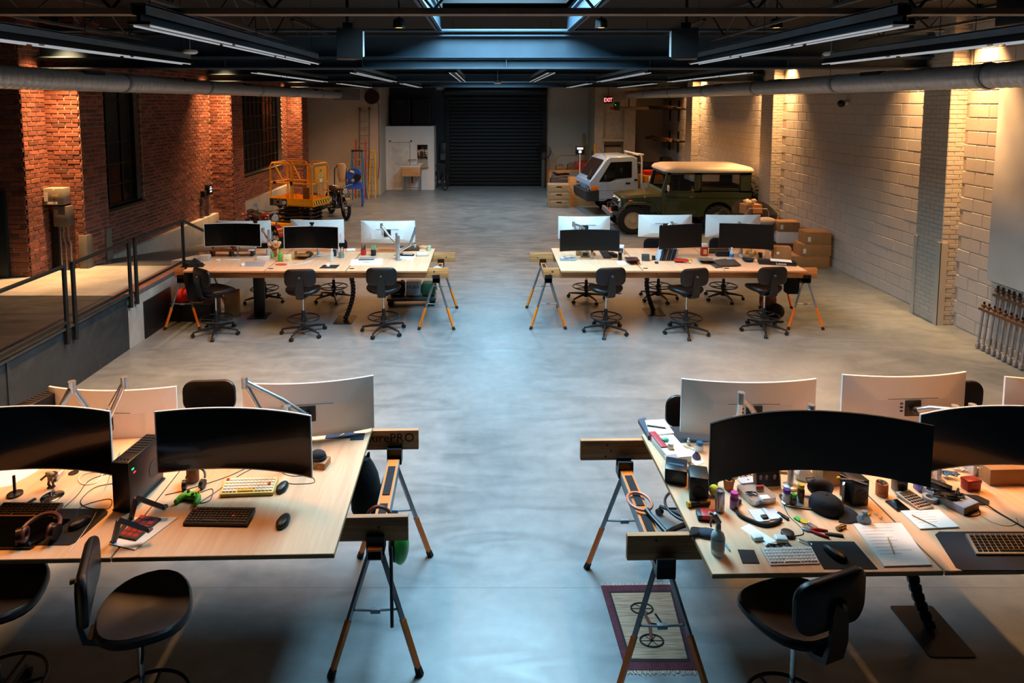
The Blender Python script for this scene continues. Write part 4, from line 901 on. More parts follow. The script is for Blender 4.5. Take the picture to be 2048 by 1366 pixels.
sheet('coaster', 'black square tile left of the slim white keyboard', 'coaster', [(1475, 1100), (1508, 1101), (1519, 1127), (1485, 1127)], T, .004, M_blk, 'square coasters')
sheet('desk_mat', 'large dark desk mat at the right photo edge', 'desk mat', [(1878, 1064), (2150, 1064), (2200, 1141), (1925, 1141), (1912, 1136), (1870, 1070)], T, .003, mcol('slatemat', '22232a', .85), 'desk mats')
kboard('dark_keyboard', 'silver-edged black keyboard on the right-edge desk mat', [(1930, 1073), (2130, 1073), (2160, 1111), (1952, 1111)], T + .003, .012, M_alu, mcol('keyblack', '16110e'), rows=6, cols=18)
# spray bottle
t = thing('spray_bottle', 'clear spray bottle with grey trigger head at the front left corner', 'bottle', at(1435, 1106))
MB().lathe([(.034, .0005), (.037, .006), (.037, .10), (.032, .118), (.016, .134), (.015, .15)], n=20).build('body', mat('frosted_plastic', 'd8dcdc', .3, var=.03, alpha=.7), t)
MB().lathe([(.0378, .03), (.0378, .095)], n=20, cap=False).build('label_band', mcol('greylabel', 'a9a6a4'), t); MB().lathe([(.038, .09), (.038, .097)], n=20, cap=False).build('blue_stripe', mcol('bluestripe', '3a86a4'), t)
MB().cyl((0, 0, .148), (0, 0, .175), .016, .013).box((-.012, 0, .205), (.03, .024, .065), r=(0, R(-30), 0), bev=.006).cyl((-.03, 0, .225), (-.055, 0, .238), .009).build('trigger_head', mcol('triggergrey', 'c8b8a8'), t)
MB().tube([(-.03, 0, .215), (-.045, 0, .18), (-.04, 0, .155)], .006, 6).build('trigger', MATS['col_triggergrey'], t)
pencil('blue pen beside the clear spray bottle', (1449, 1088), (1461, 1104), T, mcol('bluepen', '3a86b4'), .005)
def can(label, px, py, r=.028, h=.135):
    t = thing('drink_can', label, 'can', at(px, py), 0); MB().lathe([(r * .8, .0005), (r, .01), (r, h - .012), (r * .84, h), (r * .78, h), (r * .76, h - .004), (.001, h - .004)], n=22).build('body', mat('can_silver', 'a09aa2', .28, metal=.8, var=.15, scale=30), t)
    MB().bx(-.006, .006, -.014, .008, h - .004, h - .002).build('pull_tab', M_alu, t)
can('tall silver drink can beside the pink-lidded jar', 1439, 1022)
M_wlab = mcol('whitelabel', 'cfc8d4')
jar('supplement_jar', 'pink-lidded purple supplement jar next to the silver can', 'jar', 1468, 1017, .026, .085, mcol('purplejar', '6a3058'), mcol('pinklid', 'c03a8c'), .022, mlabel=mcol('pinklabel', '9a6a94'))
jar('vitamin_bottle', 'white vitamin bottle with dark purple lid', 'bottle', 1573, 1004, .024, .065, M_wlab, mcol('purplelid', '46287a'), .02, z=T + .012)
jar('vitamin_bottle', 'small vitamin bottle with green lid', 'bottle', 1587, 1008, .018, .05, mcol('ambergl', '5a3c20', .2), mcol('greenlid', '22a03a'), .016, z=T + .012)
jar('vitamin_bottle', 'amber vitamin bottle with yellow lid', 'bottle', 1601, 1000, .022, .085, mcol('ambergl', '5a3c20'), mcol('yellowlid', 'e0a830'), .02, z=T + .012)
t = thing('metal_tray', 'silver tray under the vitamin bottles', 'tray', at(1606, 1006), R(-12)); MB().prism(rrect(.26, .125, .04, 5), .0005, .005).build('plate', M_alu, t); MB().tube([(x_, y_, .01) for x_, y_ in rrect(.26, .125, .04, 5)], .005, 6, closed=True).build('rim', M_chrome, t)
# silver mini computer with things on it
t = thing('mini_computer', 'flat silver mini computer under the earphone case', 'computer', at(1512, 993), R(14)); MB().prism(rrect(.185, .185, .035, 6), .003, .036).build('case', M_alu, t); MB().prism(rrect(.16, .16, .03, 5), .0005, .003).build('foot', M_blk, t)
t = thing('smartphone', 'silver phone lying on the mini computer', 'phone', at(1496, 962, T + .0365), R(10)); MB().prism(rrect(.13, .062, .012, 4), .0003, .009).build('body', mcol('phonesilver', 'd4d2d8', .3, metal=.3), t); MB().prism(circ(.006, 14, 0, 0), .009, .0095).build('emblem', M_blk, t)
def case(label, px, py, z=T, rz=10, s=1): 
    t = thing('earphone_case', label, 'earphone case', at(px, py, z), R(rz), 'white earphone cases'); MB().box((0, 0, .012 * s), (.062 * s, .046 * s, .0232 * s), bev=.01 * s, seg=4).build('case', mcol('casewhite', 'ece8e4', .3), t)
    MB().bx(-.0312 * s, .0312 * s, -.0235 * s, -.0228 * s, .0148 * s, .0156 * s).build('lid_seam', M_ink, t)
case('white earphone case on the silver mini computer', 1530, 1000, T + .0365, 8); case('left white earphone case near the slim white keyboard', 1514, 1078); case('right white earphone case near the slim white keyboard', 1562, 1082, rz=-6, s=1.15)
def squiggle(name, label, px, py, w_, n=14, r=.0025, z=T, m=None, seed=1):
    rr = random.Random(seed); l = at(px, py, z); pts = [(rr.uniform(-w_, w_), rr.uniform(-w_ * .5, w_ * .5), r + rr.random() * .02) for _ in range(n)]
    return tag(MB().tube(bez(pts, 5), r, 6).build(name, m or M_cable_k, loc=l), label, 'cable')
squiggle('cable_bundle', 'tangled thin black leads on the mini computer', 1504, 990, .035, z=T + .0365, seed=3)
squiggle('cable_bundle', 'bundled black cable in front of the white earphone cases', 1549, 1098, .045, 22, seed=5)
squiggle('cable_bundle', 'black cables behind the mini computer by the photo card', 1490, 952, .1, 16, seed=8)
t = thing('photo_card', 'propped dark photo of three people in front of papers', 'photograph', at(1533, 976), R(4))
MB().box((0, 0, .062), (.185, .004, .125), r=(R(-12), 0, 0)).build('card', mcol('photocream', 'd8b888'), t); MB().box((.006, -.0035, .064), (.155, .002, .095), r=(R(-12), 0, 0)).build('print', mcol('photodark', '1c100c', .3), t)
for x_ in (-.045, -.005, .05):
    MB().ball((x_, -.0055, .082), .011, (1, .15, 1.1)).ball((x_, -.003, .055), .017, (1, .15, .9)).build('pictured_head', mcol('photoskin', 'b08a70', .5), t)
boxat('card_pack', 'small red and yellow pack in front of the photo card', 'pack', 1519, 992, (.05, .012, .07), 5, M_red); 
MB().bx(-.0255, .0255, -.0065, .0065, .02, .045).build('yellow_band', mcol('packyellow', 'd8c070'), bpy.data.objects['card_pack'])
# plants
def pot(label, px, py, r, h, m, saucer=True, kind='cactus'):
    t = thing('potted_cactus' if kind == 'cactus' else 'potted_plant', label, 'plant', at(px, py))
    z0 = .0005
    MB().lathe([(r * .72, z0), (r * .78, z0 + .004), (r * .98, h), (r * 1.04, h), (r * 1.04, h + .012), (r * .92, h + .012), (r * .9, h - .01), (.001, h - .01)] if kind == 'cactus' else [(r, z0), (r, h * .3), (r * .93, h * .31), (r * .93, h * .34), (r, h * .35), (r, h), (r * .9, h), (r * .88, h - .02), (.001, h - .02)], n=22).build('pot', m, t)
    return t
M_terra = mat('terracotta', 'b0683f', .8, var=.12, scale=14); M_green = mat('leaf_green', '2f6a38', .6, var=.3, scale=30)
t = pot('terracotta pot with small round cactus and flower disc', 1457, 978, .036, .06, M_terra); MB().ball((0, 0, .09), .024, (1, 1, 1.4)).build('cactus', M_green, t)
MB().cyl((.03, .0, .10), (.034, -.01, .105), .03, n=18).build('seed_disc', mcol('seeddisc', 'cdbb9c'), t)
t = thing('green_jug', 'dark green glazed pot left of the terracotta cactus pot', 'pot', at(1425, 972)); MB().lathe([(.02, .0005), (.034, .01), (.036, .05), (.024, .065), (.026, .075), (.02, .075), (.018, .05), (.001, .05)], n=20).build('body', mcol('glazegreen', '2c5a34', .25), t); MB().tube([(.03, 0, .06), (.05, 0, .05), (.034, 0, .025)], .005, 6).build('handle', MATS['col_glazegreen'], t)
t = pot('tall terracotta cylinder pot with succulent by the desk seam', 1763, 990, .036, .085, M_terra, kind='cyl')
for i in range(9):
    a = i * 2.4; MB().tube([(0, 0, .07), (.014 * math.cos(a), .014 * math.sin(a), .085), (.024 * math.cos(a), .024 * math.sin(a), .09)], [.004, .006, .001], 5).build('leaf', mcol('succ', '3a4434'), t)
t = thing('tennis_ball', 'yellow tennis ball behind the silver can', 'ball', at(1428, 990)); MB().ball((0, 0, .033), .033, n=18).build('felt', mcol('tennis', 'ccc838', .95), t); MB().tube([(.0325 * math.cos(a) , .0325 * math.sin(a) * .9, .033 + .012 * math.sin(2 * a)) for a in [2 * PI * i / 24 for i in range(24)]], .0012, 4, closed=True).build('seam', M_white, t)
# speakers, boxes
def dspk(label, px, py, rz, d=(.125, .15, .19), extra=None):
    t = boxat('desk_speaker', label, 'speaker', px, py, d, rz, M_blk, bev=.006, group='desk speakers')
    for z_, r_ in ((.07, .042), (.145, .02)):
        c_ = MB().cyl((0, -d[1] / 2, z_), (0, -d[1] / 2 - .003, z_), r_, n=22).build('driver_ring', M_blk2, t); MB().lathe([(r_ * .85, .0), (r_ * .3, -.01), (.001, -.006)], n=18, M=Matrix.Translation((0, -d[1] / 2 - .004, z_)) @ Matrix.Rotation(PI / 2, 4, 'X')).build('cone', M_rubber, c_)
    return t
dspk('black desk speaker at the aisle edge of the near right desk', 1396, 992, -14, (.115, .15, .165)); dspk('black studio speaker right of the navy cap', 1707, 1000, 8, (.105, .13, .165))
sheet('note_paper', 'white paper leaning on the left side of the studio speaker', 'paper', [(1683, 1008), (1688, 1004), (1690, 985), (1685, 985)], T, .12, M_paper)
t = thing('spring_clamp', 'grey and black spring clamp resting on the studio speaker', 'clamp', at(1705, 965, T + .166), R(-30)); MB().tube([(-.07, .01, .02), (0, 0, .012), (.08, -.03, .02)], [.011, .009, .012], 8).build('handle', M_blk, t); MB().tube([(-.07, -.03, .012), (0, 0, .014), (.06, .02, .012)], [.012, .009, .01], 8).build('handle', mcol('clampgrey', '4a525a'), t); MB().ball((-.075, -.03, .02), .013).build('tip', mcol('yellowlid', 'e0a830'), t)
t = boxat('camera_case', 'black box with painted blue sheen at the aisle edge behind the desk speaker', 'box', 1352, 956, (.14, .16, .10), -18, mcol('case_bluelit', '14202a', .3), bev=.006); MB().bx(-.05, .05, -.02, .0, .10, .102).build('label_strip', mcol('stripblue', '1f4a64'), t)  # blue daylight tint put into the black case colour
boxat('desk_phone', 'small black handset behind the desk speaker', 'phone', 1388, 950, (.04, .12, .03), 30, M_blk)
t = thing('flashlight', 'yellow and black flashlight below the desk speaker', 'flashlight', at(1400, 1012), R(8)); MB().tube([(-.07, 0, .018), (-.05, 0, .018), (.06, 0, .018)], [.0175, .016, .016], 12).build('barrel', M_blk, t); MB().cyl((-.085, 0, .018), (-.066, 0, .018), .018, n=12).build('head', mcol('yellowlid', 'e0a830'), t); MB().box((.03, 0, .03), (.07, .03, .01), bev=.003).build('grip', mcol('griporange', 'a86a20'), t)
t = boxat('red_tool_box', 'small red and black case behind the spray bottle', 'case', 1412, 1036, (.11, .07, .035), -6, M_blk, bev=.005); MB().bx(-.03, .056, -.036, .036, .008, .037, bev=.003).build('red_cover', M_red, t)
t = thing('work_gloves', 'dark blue glove bundle behind the spray bottle', 'gloves', at(1414, 1070), R(-5)); M_navy = mat('navy_cloth', '27384a', .8, var=.25, scale=20, bump=.4, bscale=25)
MB().ball((0, 0, .016), .05, (1.35, .8, .32)).build('palm', M_navy, t)
for i in range(4): MB().tube([(-.05 + i * .01, .01 * i - .01, .015), (-.085 + i * .004, .018 * i - .025, .014), (-.105 + .006 * i, .02 * i - .03, .01)], [.014, .012, .008], 7).build('finger', M_rubber, t)
MB().tube([(.05, 0, .02), (.08, -.02, .014)], [.02, .015], 8).build('cuff', M_rubber, t)
t = thing('coiled_cord', 'thick black coiled cord round the blue booklets', 'cable', at(1500, 1030))
pts = [Vector((*P(px, py, T), .012)) - Vector((*t.location.xy, 0)) for px, py in ((1480, 1005), (1472, 1018), (1480, 1034), (1505, 1046), (1528, 1053), (1550, 1050), (1562, 1042))]
MB().tube(bez(pts, 10), .011, 10).build('cord', M_rubber, t)
sheet('booklet', 'left blue and white booklet by the coiled cord', 'booklet', [(1496, 1022), (1522, 1020), (1540, 1043), (1514, 1046)], T, .008, mcol('bookblue', 'c9d2e2'), 'blue booklets'); sheet('booklet', 'right blue and white booklet by the coiled cord', 'booklet', [(1524, 1018), (1548, 1017), (1564, 1038), (1540, 1041)], T, .008, mcol('bookblue', 'c9d2e2'), 'blue booklets')
boxat('car_key', 'black car key fob on the left blue booklet', 'key', 1529, 1035, (.04, .03, .012), 10, M_blk, z=T + .008, bev=.005)
boxat('metal_lighter', 'dark metal lighter right of the blue booklets', 'lighter', 1566, 1034, (.02, .075, .014), 30, M_blk2)
t = thing('wireless_charger', 'black oval puck with cable behind the white earphone cases', 'puck', at(1575, 1070), R(-20)); MB().lathe([(.03, .0005), (.038, .006), (.036, .018), (.024, .022), (.001, .02)], n=20).build('puck', M_blk, t)
cable('black_cable', 'black cable running from the puck up towards the mini computer', [(1588, 1072), (1606, 1068), (1602, 1055), (1578, 1032), (1568, 1010), (1572, 995)], .0022, M_cable_k)
sheet('note_paper', 'small white paper scrap under the left earphone case', 'paper', [(1480, 1056), (1498, 1048), (1552, 1082), (1530, 1090)], T, .0008, M_paper)
t = thing('carabiner', 'thin steel carabiner right of the earphone cases', 'carabiner', at(1610, 1086), R(-40)); MB().tube([(x_, y_, .004) for x_, y_ in rrect(.07, .022, .01, 4)], .0025, 6, closed=True).build('loop', M_alu, t)
boxat('key_fob', 'black key fob with ring above the slim white keyboard', 'key', 1578, 1094, (.028, .035, .01), 20, M_blk, bev=.006)
# keys and tools
t = thing('key_ring', 'bunch of keys with green tag and yellow disc', 'keys', at(1612, 1046)); MB().tube([(.02 * math.cos(a), .02 * math.sin(a), .004) for a in [2 * PI * i / 18 for i in range(18)]], .0015, 5, closed=True).build('ring', M_chrome, t)
MB().box((-.035, .03, .006), (.03, .04, .01), bev=.004, r=(0, 0, .5)).build('green_tag', mcol('taggreen', '3ab840'), t); MB().cyl((-.01, .002, .004), (-.01, .002, .012), .022, n=18).build('yellow_disc', mcol('discyellow', 'd8b83a'), t)
for i in range(4): MB().box((-.03 + .018 * i, -.03 - .006 * (i % 2), .004 + .003 * i), (.012, .05, .002), r=(0, 0, -.5 + .35 * i)).build('key', M_alu, t)
t = thing('pliers', 'red-handled pliers in front of the navy cap', 'pliers', at(1628, 1064), R(-20))
for s_ in (-1, 1): MB().tube([(-.02, s_ * .006, .008), (.02, s_ * .022, .008), (.075, s_ * .03 - .005, .008)], [.006, .009, .007], 8).build('handle', M_red, t); MB().tube([(-.02, -s_ * .004, .008), (-.045, -s_ * .008, .007), (-.065, 0, .006)], [.008, .008, .003], 6).build('jaw', M_steel, t)
boxat('pocket_knife', 'closed black pocket knife above the mouse mat', 'knife', 1668, 1071, (.1, .02, .012), -14, M_blk, bev=.005)
t = thing('brass_lighter', 'brass cylinder in front of the navy cap brim', 'lighter', at(1682, 1058), R(25)); MB().cyl((-.035, 0, .012), (.035, 0, .012), .0115, n=14).build('body', mcol('brass', 'a8834a', .35, metal=.8), t); MB().cyl((-.005, 0, .012), (.005, 0, .012), .013, n=14).build('band', M_chrome, t)
# caps
t = thing('baseball_cap', 'dark navy baseball cap with brim pointing right', 'cap', at(1652, 1020), R(-28)); M_cap = mat('cap_navy', '151b24', .85, var=.25, scale=14, bump=.3, bscale=30)
MB().loft([[(.095 * s_ * math.cos(a), .08 * s_ * math.sin(a), z_) for a in [2 * PI * i / 24 for i in range(24)]] for s_, z_ in ((1.0, .001), (1.04, .02), (1.02, .045), (.92, .07), (.68, .088), (.35, .096), (.02, .098))]).build('crown', M_cap, t)
MB().loft([[(.07 + r_ * math.cos(a) * 1.0, r_ * .95 * math.sin(a), z_ - .012 * abs(math.sin(a)) ) for a in [-PI / 2 + PI * i / 14 for i in range(15)]] for r_, z_ in ((.005, .03), (.06, .026), (.1, .018), (.105, .016), (.104, .012), (.06, .02), (.005, .024))], closed=False).build('brim', M_cap, t)
MB().ball((0, 0, .098), .006).build('button', M_cap, t); MB().tube([(-.09 * math.cos(a), .075 * math.sin(a), .012) for a in [-1 + 2 * i / 10 for i in range(11)]], .006, 6).build('strap', M_brl, t)
t = thing('camera_bag', 'dark brown rounded case behind the navy cap', 'case', at(1640, 992), R(-10)); MB().ball((0, 0, .06), .06, (1.35, .7, 1)).build('body', mcol('bagbrown', '2c2020', .7), t); MB().tube([(-.07, 0, .07), (-.09, 0, .11), (-.04, 0, .12)], .004, 6).build('handle', M_blk, t)
# rear clutter
def bag(name, label, px, py, s, m, z=T, seed=0):
    rr = random.Random(seed); t = thing(name, label, 'bag', at(px, py, z))
    k = 16; rings = []
    for s_, z_ in ((.75, .0005), (1, .03), (.95, .08), (.7, .13), (.35, .16), (.45, .19)):
        rings.append([(s * s_ * math.cos(2 * PI * i / k) * rr.uniform(.85, 1.15), s * .7 * s_ * math.sin(2 * PI * i / k) * rr.uniform(.85, 1.15), z_ * s / .1) for i in range(k)])
    MB().loft(rings).build('sack', m, t, smooth=20); return t
M_plast = mat('plastic_film', 'd8cfc4', .35, var=.06, alpha=.85)
bag('plastic_bag', 'crumpled white plastic bag behind the vitamin bottles', 1606, 958, .055, M_plast, seed=2); bag('plastic_bag', 'crumpled white plastic bag behind the purple clear box', 1845, 950, .07, M_plast, seed=4); bag('plastic_bag', 'small bluish clear bag between cap brim and notebook', 1728, 1046, .04, mat('film_blue', 'a8b8c4', .3, trans=.4), seed=6)
boxat('cardboard_box', 'upright cardboard panel box behind the navy cap', 'box', 1655, 962, (.15, .12, .12), 6, M_card, group='cardboard boxes'); boxat('cardboard_box', 'low cardboard box behind the right-edge screen', 'box', 2020, 962, (.36, .1, .11), 2, M_card, group='cardboard boxes')
for i, (px, py, w_, d_, rz, lb) in enumerate(((1520, 928, .22, .16, 8, 'loose paper stack under the very wide screen, left'), (1560, 938, .16, .12, -12, 'tan envelope stack under the very wide screen'), (1585, 926, .2, .14, 20, 'loose paper stack under the very wide screen, right'))):
    boxat('paper_stack', lb, 'papers', px, py, (w_, d_, .012 + .006 * i), rz, M_paper if i != 1 else M_tan, bev=0, group='paper stacks')
boxat('paper_stack', 'thick stack of papers at the aisle edge behind the black box', 'papers', 1342, 905, (.17, .3, .05), 9, M_paper, bev=.002, group='paper stacks')
boxat('ring_binder', 'red-edged binder under the paper stack at the aisle edge', 'binder', 1316, 893, (.05, .22, .06), 9, mcol('binderred', 'a83a40'), bev=.002)
sheet('folder', 'dark folder under the white pad at the back corner', 'folder', [(1276, 846), (1290, 842), (1310, 872), (1296, 880)], T, .03, mcol('folderblue', '3c4a5c'))
pad('notepad', 'blank white pad with black pen at the back aisle corner', [(1290, 843), (1328, 841), (1348, 868), (1300, 873)], T + .031, .01); pencil('thick black pen on the blank white pad', (1294, 852), (1336, 858), T + .042, M_blk, .006)
jar('ointment_jar', 'small tan tub on the aisle-edge paper stack', 'jar', 1341, 897, .022, .035, mcol('tubtan', 'dcb890'), M_white, .008, z=T + .051); boxat('teal_box', 'tiny teal box on the aisle-edge paper stack', 'box', 1330, 882, (.05, .03, .02), 8, mcol('teal', '3aa890'), z=T + .051)
sheet('sticker_sheet', 'small grey card on the aisle-edge paper stack', 'card', [(1328, 911), (1352, 908), (1358, 918), (1332, 921)], T + .051, .002, mcol('greycard', '9a9098'))
sheet('desk_mat', 'dark mat under the monitor back by the white pads', 'desk mat', [(1336, 854), (1420, 853), (1430, 884), (1352, 886)], T, .003, MATS['col_slatemat'], 'desk mats')
jar('eye_drop_bottle', 'tiny white dropper bottle on the back desk edge', 'bottle', 1377, 890, .011, .04, M_white, M_white, .012, neck=.5); jar('blue_jar', 'jar with blue lid just left of the very wide screen', 'jar', 1399, 902, .026, .05, M_clear, mcol('bluelid', '2a6a94'), .02)
bag('purple_pouch', 'small purple pouch left of the very wide screen', 1393, 918, .03, mcol('purplepouch', '5a4868', .7), seed=9); boxat('eraser_bar', 'wooden ruler by the dropper bottle', 'ruler', 1378, 897, (.09, .015, .005), -48, M_tan); sheet('note_paper', 'loose white sheets between black box and screen', 'paper', [(1362, 905), (1385, 895), (1410, 925), (1392, 932)], T, .003, M_paper)
t = boxat('black_glass_jar', 'dark boxy jar right of the tall terracotta pot', 'jar', 1798, 982, (.07, .07, .1), 4, mcol('darkglass', '15130f', .15), bev=.008); MB().bx(-.037, .037, -.037, .037, .0995, .108, bev=.003).build('lid', M_alu, t)
t = sheet('smartphone', 'black phone lying left of the calculator', 'phone', [(1770, 1004), (1794, 1000), (1820, 1021), (1795, 1024)], T, .008, M_screen)
# calculator
t = thing('calculator', 'silver desk calculator with dark keys', 'calculator', at(1828, 1004), R(17)); MB().box((0, 0, .012), (.115, .175, .018), bev=.004, r=(R(4), 0, 0)).build('case', mcol('calcsilver', '9a968e', .4, metal=.3), t); MB().box((0, .052, .0255), (.09, .03, .003), r=(R(4), 0, 0)).build('display', mcol('lcd', '4c4436', .2), t); MB().box((.0, .078, .0275), (.03, .009, .002), r=(R(4), 0, 0)).build('solar_cell', M_blk, t)
for i in range(5):
    for j in range(5): MB().box((-.043 + .0215 * j, .022 - .022 * i, .0235 - .0015 * i), (.016, .015, .006), bev=.002, seg=1).build('key', M_red if (j == 0 and i > 2) else M_blk, t)
t = thing('tape_roll', 'grey roll of tape in front of the purple clear box', 'tape', at(1860, 1000)); MB().lathe([(.024, .0005), (.042, .0005), (.044, .004), (.044, .02), (.042, .024), (.024, .024), (.024, .0005)], n=24, cap=False).build('roll', mcol('tapegrey', '8e9094'), t)
t = boxat('parts_box', 'clear purple plastic box behind the tape roll', 'box', 1845, 980, (.09, .06, .06), 4, mat('purple_clear', '6a6ab8', .15, trans=.6), bev=.004); MB().bx(-.046, .046, -.031, .031, .0595, .068, bev=.002).build('lid', MATS['purple_clear'], t)
t = boxat('white_box', 'pale oblong box under the pile of black cables', 'box', 1898, 1002, (.15, .26, .05), 24, mcol('boxpale', '9aa4b4'), bev=.003); MB().bx(-.076, .076, -.131, -.1285, .002, .048).build('cardboard_end', M_card, t)
squiggle('cable_bundle', 'pile of black cables and adapters on the pale box', 1896, 992, .1, 40, .0045, T + .052, seed=11); boxat('power_adapter', 'black power brick in the cable pile on the pale box', 'adapter', 1880, 975, (.05, .12, .03), 40, M_blk, z=T + .06)
squiggle('cable_bundle', 'blue and grey cables tangled at the arm post', 1900, 950, .06, 24, .004, T + .02, mcol('bluecable', '3a6a94'), 12); squiggle('cable_bundle', 'white cables coiled behind the arm post', 1925, 940, .07, 20, .0035, T, M_cable_w, 13)
t = thing('mesh_pad', 'black hexagonal pad right of the pale box', 'pad', at(1947, 1000), R(-10)); MB().prism([(.09, 0), (.05, .05), (-.06, .05), (-.08, 0), (-.05, -.05), (.06, -.05)], .0005, .006).build('pad', M_mat, t)
t = boxat('red_tin', 'red patterned tin behind the black hexagonal pad', 'tin', 1941, 978, (.1, .06, .07), 8, mcol('tinred', '8c2a26', .35, metal=.3), bev=.008); MB().bx(-.052, .052, -.032, .032, .05, .074, bev=.006).build('lid', mcol('tinred', '8c2a26'), t)
cable('headset_boom', 'black boom lead running to the right photo edge', [(1915, 985, T + .06), (1965, 1005, T + .02), (2000, 1027), (2060, 1062)], .005, M_cable_k)
cable('black_cable', 'thin black cable loop in front of the black hexagonal pad', [(1920, 1003), (1912, 1018), (1935, 1032), (1960, 1028), (1950, 1010), (1925, 1003)], .0022, M_cable_k); cable('black_cable', 'thin cable curving to the right of the writing pad', [(1960, 1030), (1985, 1045), (2015, 1052), (2035, 1046), (2032, 1036)], .0012, M_cable_k)
cable('white_cable', 'white cable arching under the right-edge screen', [(1955, 935, T + .08), (1985, 948, T + .04), (2020, 945, T + .05), (2060, 930, T + .1)], .004, M_cable_w)
boxat('network_box', 'white network box behind the red tin', 'network box', 1950, 945, (.1, .08, .09), 5, M_white); pencil('yellow highlighter by the navy cap brim', (1715, 1034), (1743, 1030), T, mcol('hilite', 'c8c83a'), .007)
for i, (px, py) in enumerate(((1742, 1020), (1752, 1030), (1762, 1038))): tag(MB().ball((0, 0, .009), .011, (1, 1, .9), n=6).build('glass_crystal', M_clear, loc=at(px, py), smooth=0), ['back', 'middle', 'front'][i] + ' one of three clear crystals by the desk seam', 'crystal', 'clear crystals')
# fly swatter racket on the sawhorse
t = thing('racket', 'white electric fly racket, orange light in its colour, lying on the near right sawhorse', 'racket', (1.05, 4.07, .81), R(14)); el = [(.075 * math.cos(a), .1 * math.sin(a) + .1, .012) for a in [2 * PI * i / 28 for i in range(28)]]
MB().tube(el, .010, 8, closed=True).build('hoop', mcol('hoop_orangelit', 'd07a5a', .4), t); MB().tube([(0, -.0, .012), (0, -.06, .012), (.01, -.24, .014)], [.02, .013, .015], 8).build('handle', M_blk, t)  # orange light put into the colour of the white hoop
g_ = MB()
for i in range(9):
    x_ = -.06 + .015 * i; h_ = .1 * math.sqrt(max(0, 1 - (x_ / .072) ** 2)); g_.tube([(x_, .1 - h_, .012), (x_, .1 + h_, .012)], .0007, 4)
stuff(g_.build('wires', M_steel, t))
# rug
rq = [(1202, 1173), (1352, 1171), (1398, 1342), (1251, 1342)]; c = [Vector((*P(*q, 0), 0)) for q in rq]; o_ = sum(c, Vector()) / 4; c = [q - o_ for q in c]
t = thing('rug', 'small woven rug with dark red border and bicycle motif', 'rug', (o_.x, o_.y, 0))
def inset(f): return [q * (1 - f) for q in c]
def slabp(pl, z0, z1, nm, m): return MB().loft([[(q.x, q.y, z0) for q in pl], [(q.x, q.y, z1) for q in pl]]).build(nm, m, t, smooth=0)
slabp(c, .0005, .008, 'border', mat('rug_maroon', '4a1f2c', .95, var=.35, scale=60, bump=.5, bscale=150)); slabp(inset(.16), .008, .009, 'inner_band', mcol('rugdark', '231a1c', .95)); slabp(inset(.22), .009, .0105, 'field', wood('rug_weave', '6a5a4c', 'a8927a', sc=(1.5, 40, 1), rough=.95, scale=3))
M_rd = mcol('rugblack', '17131a', .95)
for y_ in (.13, -.14):
    MB().tube([(-.02 + .075 * math.cos(a), y_ + .05 * math.sin(a), .0115) for a in [2 * PI * i / 20 for i in range(20)]], .006, 5, closed=True).build('motif_wheel', M_rd, t)
    for i in range(3):
        a = PI * i / 3; MB().tube([(-.02 - .07 * math.cos(a), y_ - .046 * math.sin(a), .0112), (-.02 + .07 * math.cos(a), y_ + .046 * math.sin(a), .0112)], .003, 4).build('motif_spoke', M_rd, t)
MB().tube([(-.02, .13, .0118), (.0, 0, .0118), (-.02, -.14, .0118)], .012, 5).build('motif_frame', mcol('rugbrown', '5a3828', .95), t); MB().tube([(.0, .0, .0118), (.09, -.02, .0118), (.06, .08, .0118)], .008, 5).build('motif_bar', M_rd, t)
fg = MB(); rr = random.Random(5)
for a, b, s_ in ((c[0], c[1], 1), (c[3], c[2], -1)):
    for i in range(70):
        p = a.lerp(b, (i + rr.random() * .6) / 70); fg.tube([p + Vector((0, 0, .004)), p + Vector((rr.uniform(-.01, .01), s_ * rr.uniform(.015, .035), .004))], .0025, 4)
stuff(fg.build('fringe', mcol('fringe', 'b8a898', .95), t))
# ================================================================== FAR LEFT DESKS: CLUTTER
sheet('note_paper', 'white paper at the front left corner of the far left desks', 'paper', [(385, 529), (410, 529), (400, 536), (374, 536)], T, .001, M_paper)
t = boxat('card_organiser', 'grey stacked card boxes at the left end of the far left desks', 'organiser', 410, 521, (.16, .12, .09), 4, mcol('cardgrey', 'b8b0a4'), bev=.003)
for i in range(3): MB().bx(-.081, .081, -.061, .061, .022 + i * .028, .025 + i * .028).build('gap_line', M_ink, t)
M_shelfw = wood('shelf_wood', '6a3820', '94583a')
l = at(463, 513); t = thing('desk_shelf', 'brown wooden monitor shelf on the far left desk', 'shelf', (l[0], l[1], T)); MB().bx(-.36, .36, -.02, .14, .085, .1, bev=.002).build('board', M_shelfw, t)
for x_ in (-.33, -.02, .33): MB().bx(x_ - .02, x_ + .02, 0, .12, .0005, .085).build('support', M_blk, t)
zs_ = T + .1005
jar('amber_bottle', 'small amber bottle on the brown shelf, leftmost', 'bottle', 426, 497, .018, .05, mcol('ambergl', '5a3c20'), M_blk, .012, z=zs_); jar('candle', 'glass candle jar on the brown shelf', 'candle', 446, 497, .03, .06, mcol('candle', 'c8b090', .3), None, z=zs_)
jar('dropper_bottle', 'black-topped dropper bottle on the brown shelf', 'bottle', 511, 497, .015, .04, mcol('darkglass', '15130f'), M_blk, .03, z=zs_, neck=.6, mlabel=M_cardw); boxat('notepad_block', 'white note block on the brown shelf', 'notepad', 503, 501, (.1, .07, .012), 5, M_cardw, z=zs_, bev=.001)
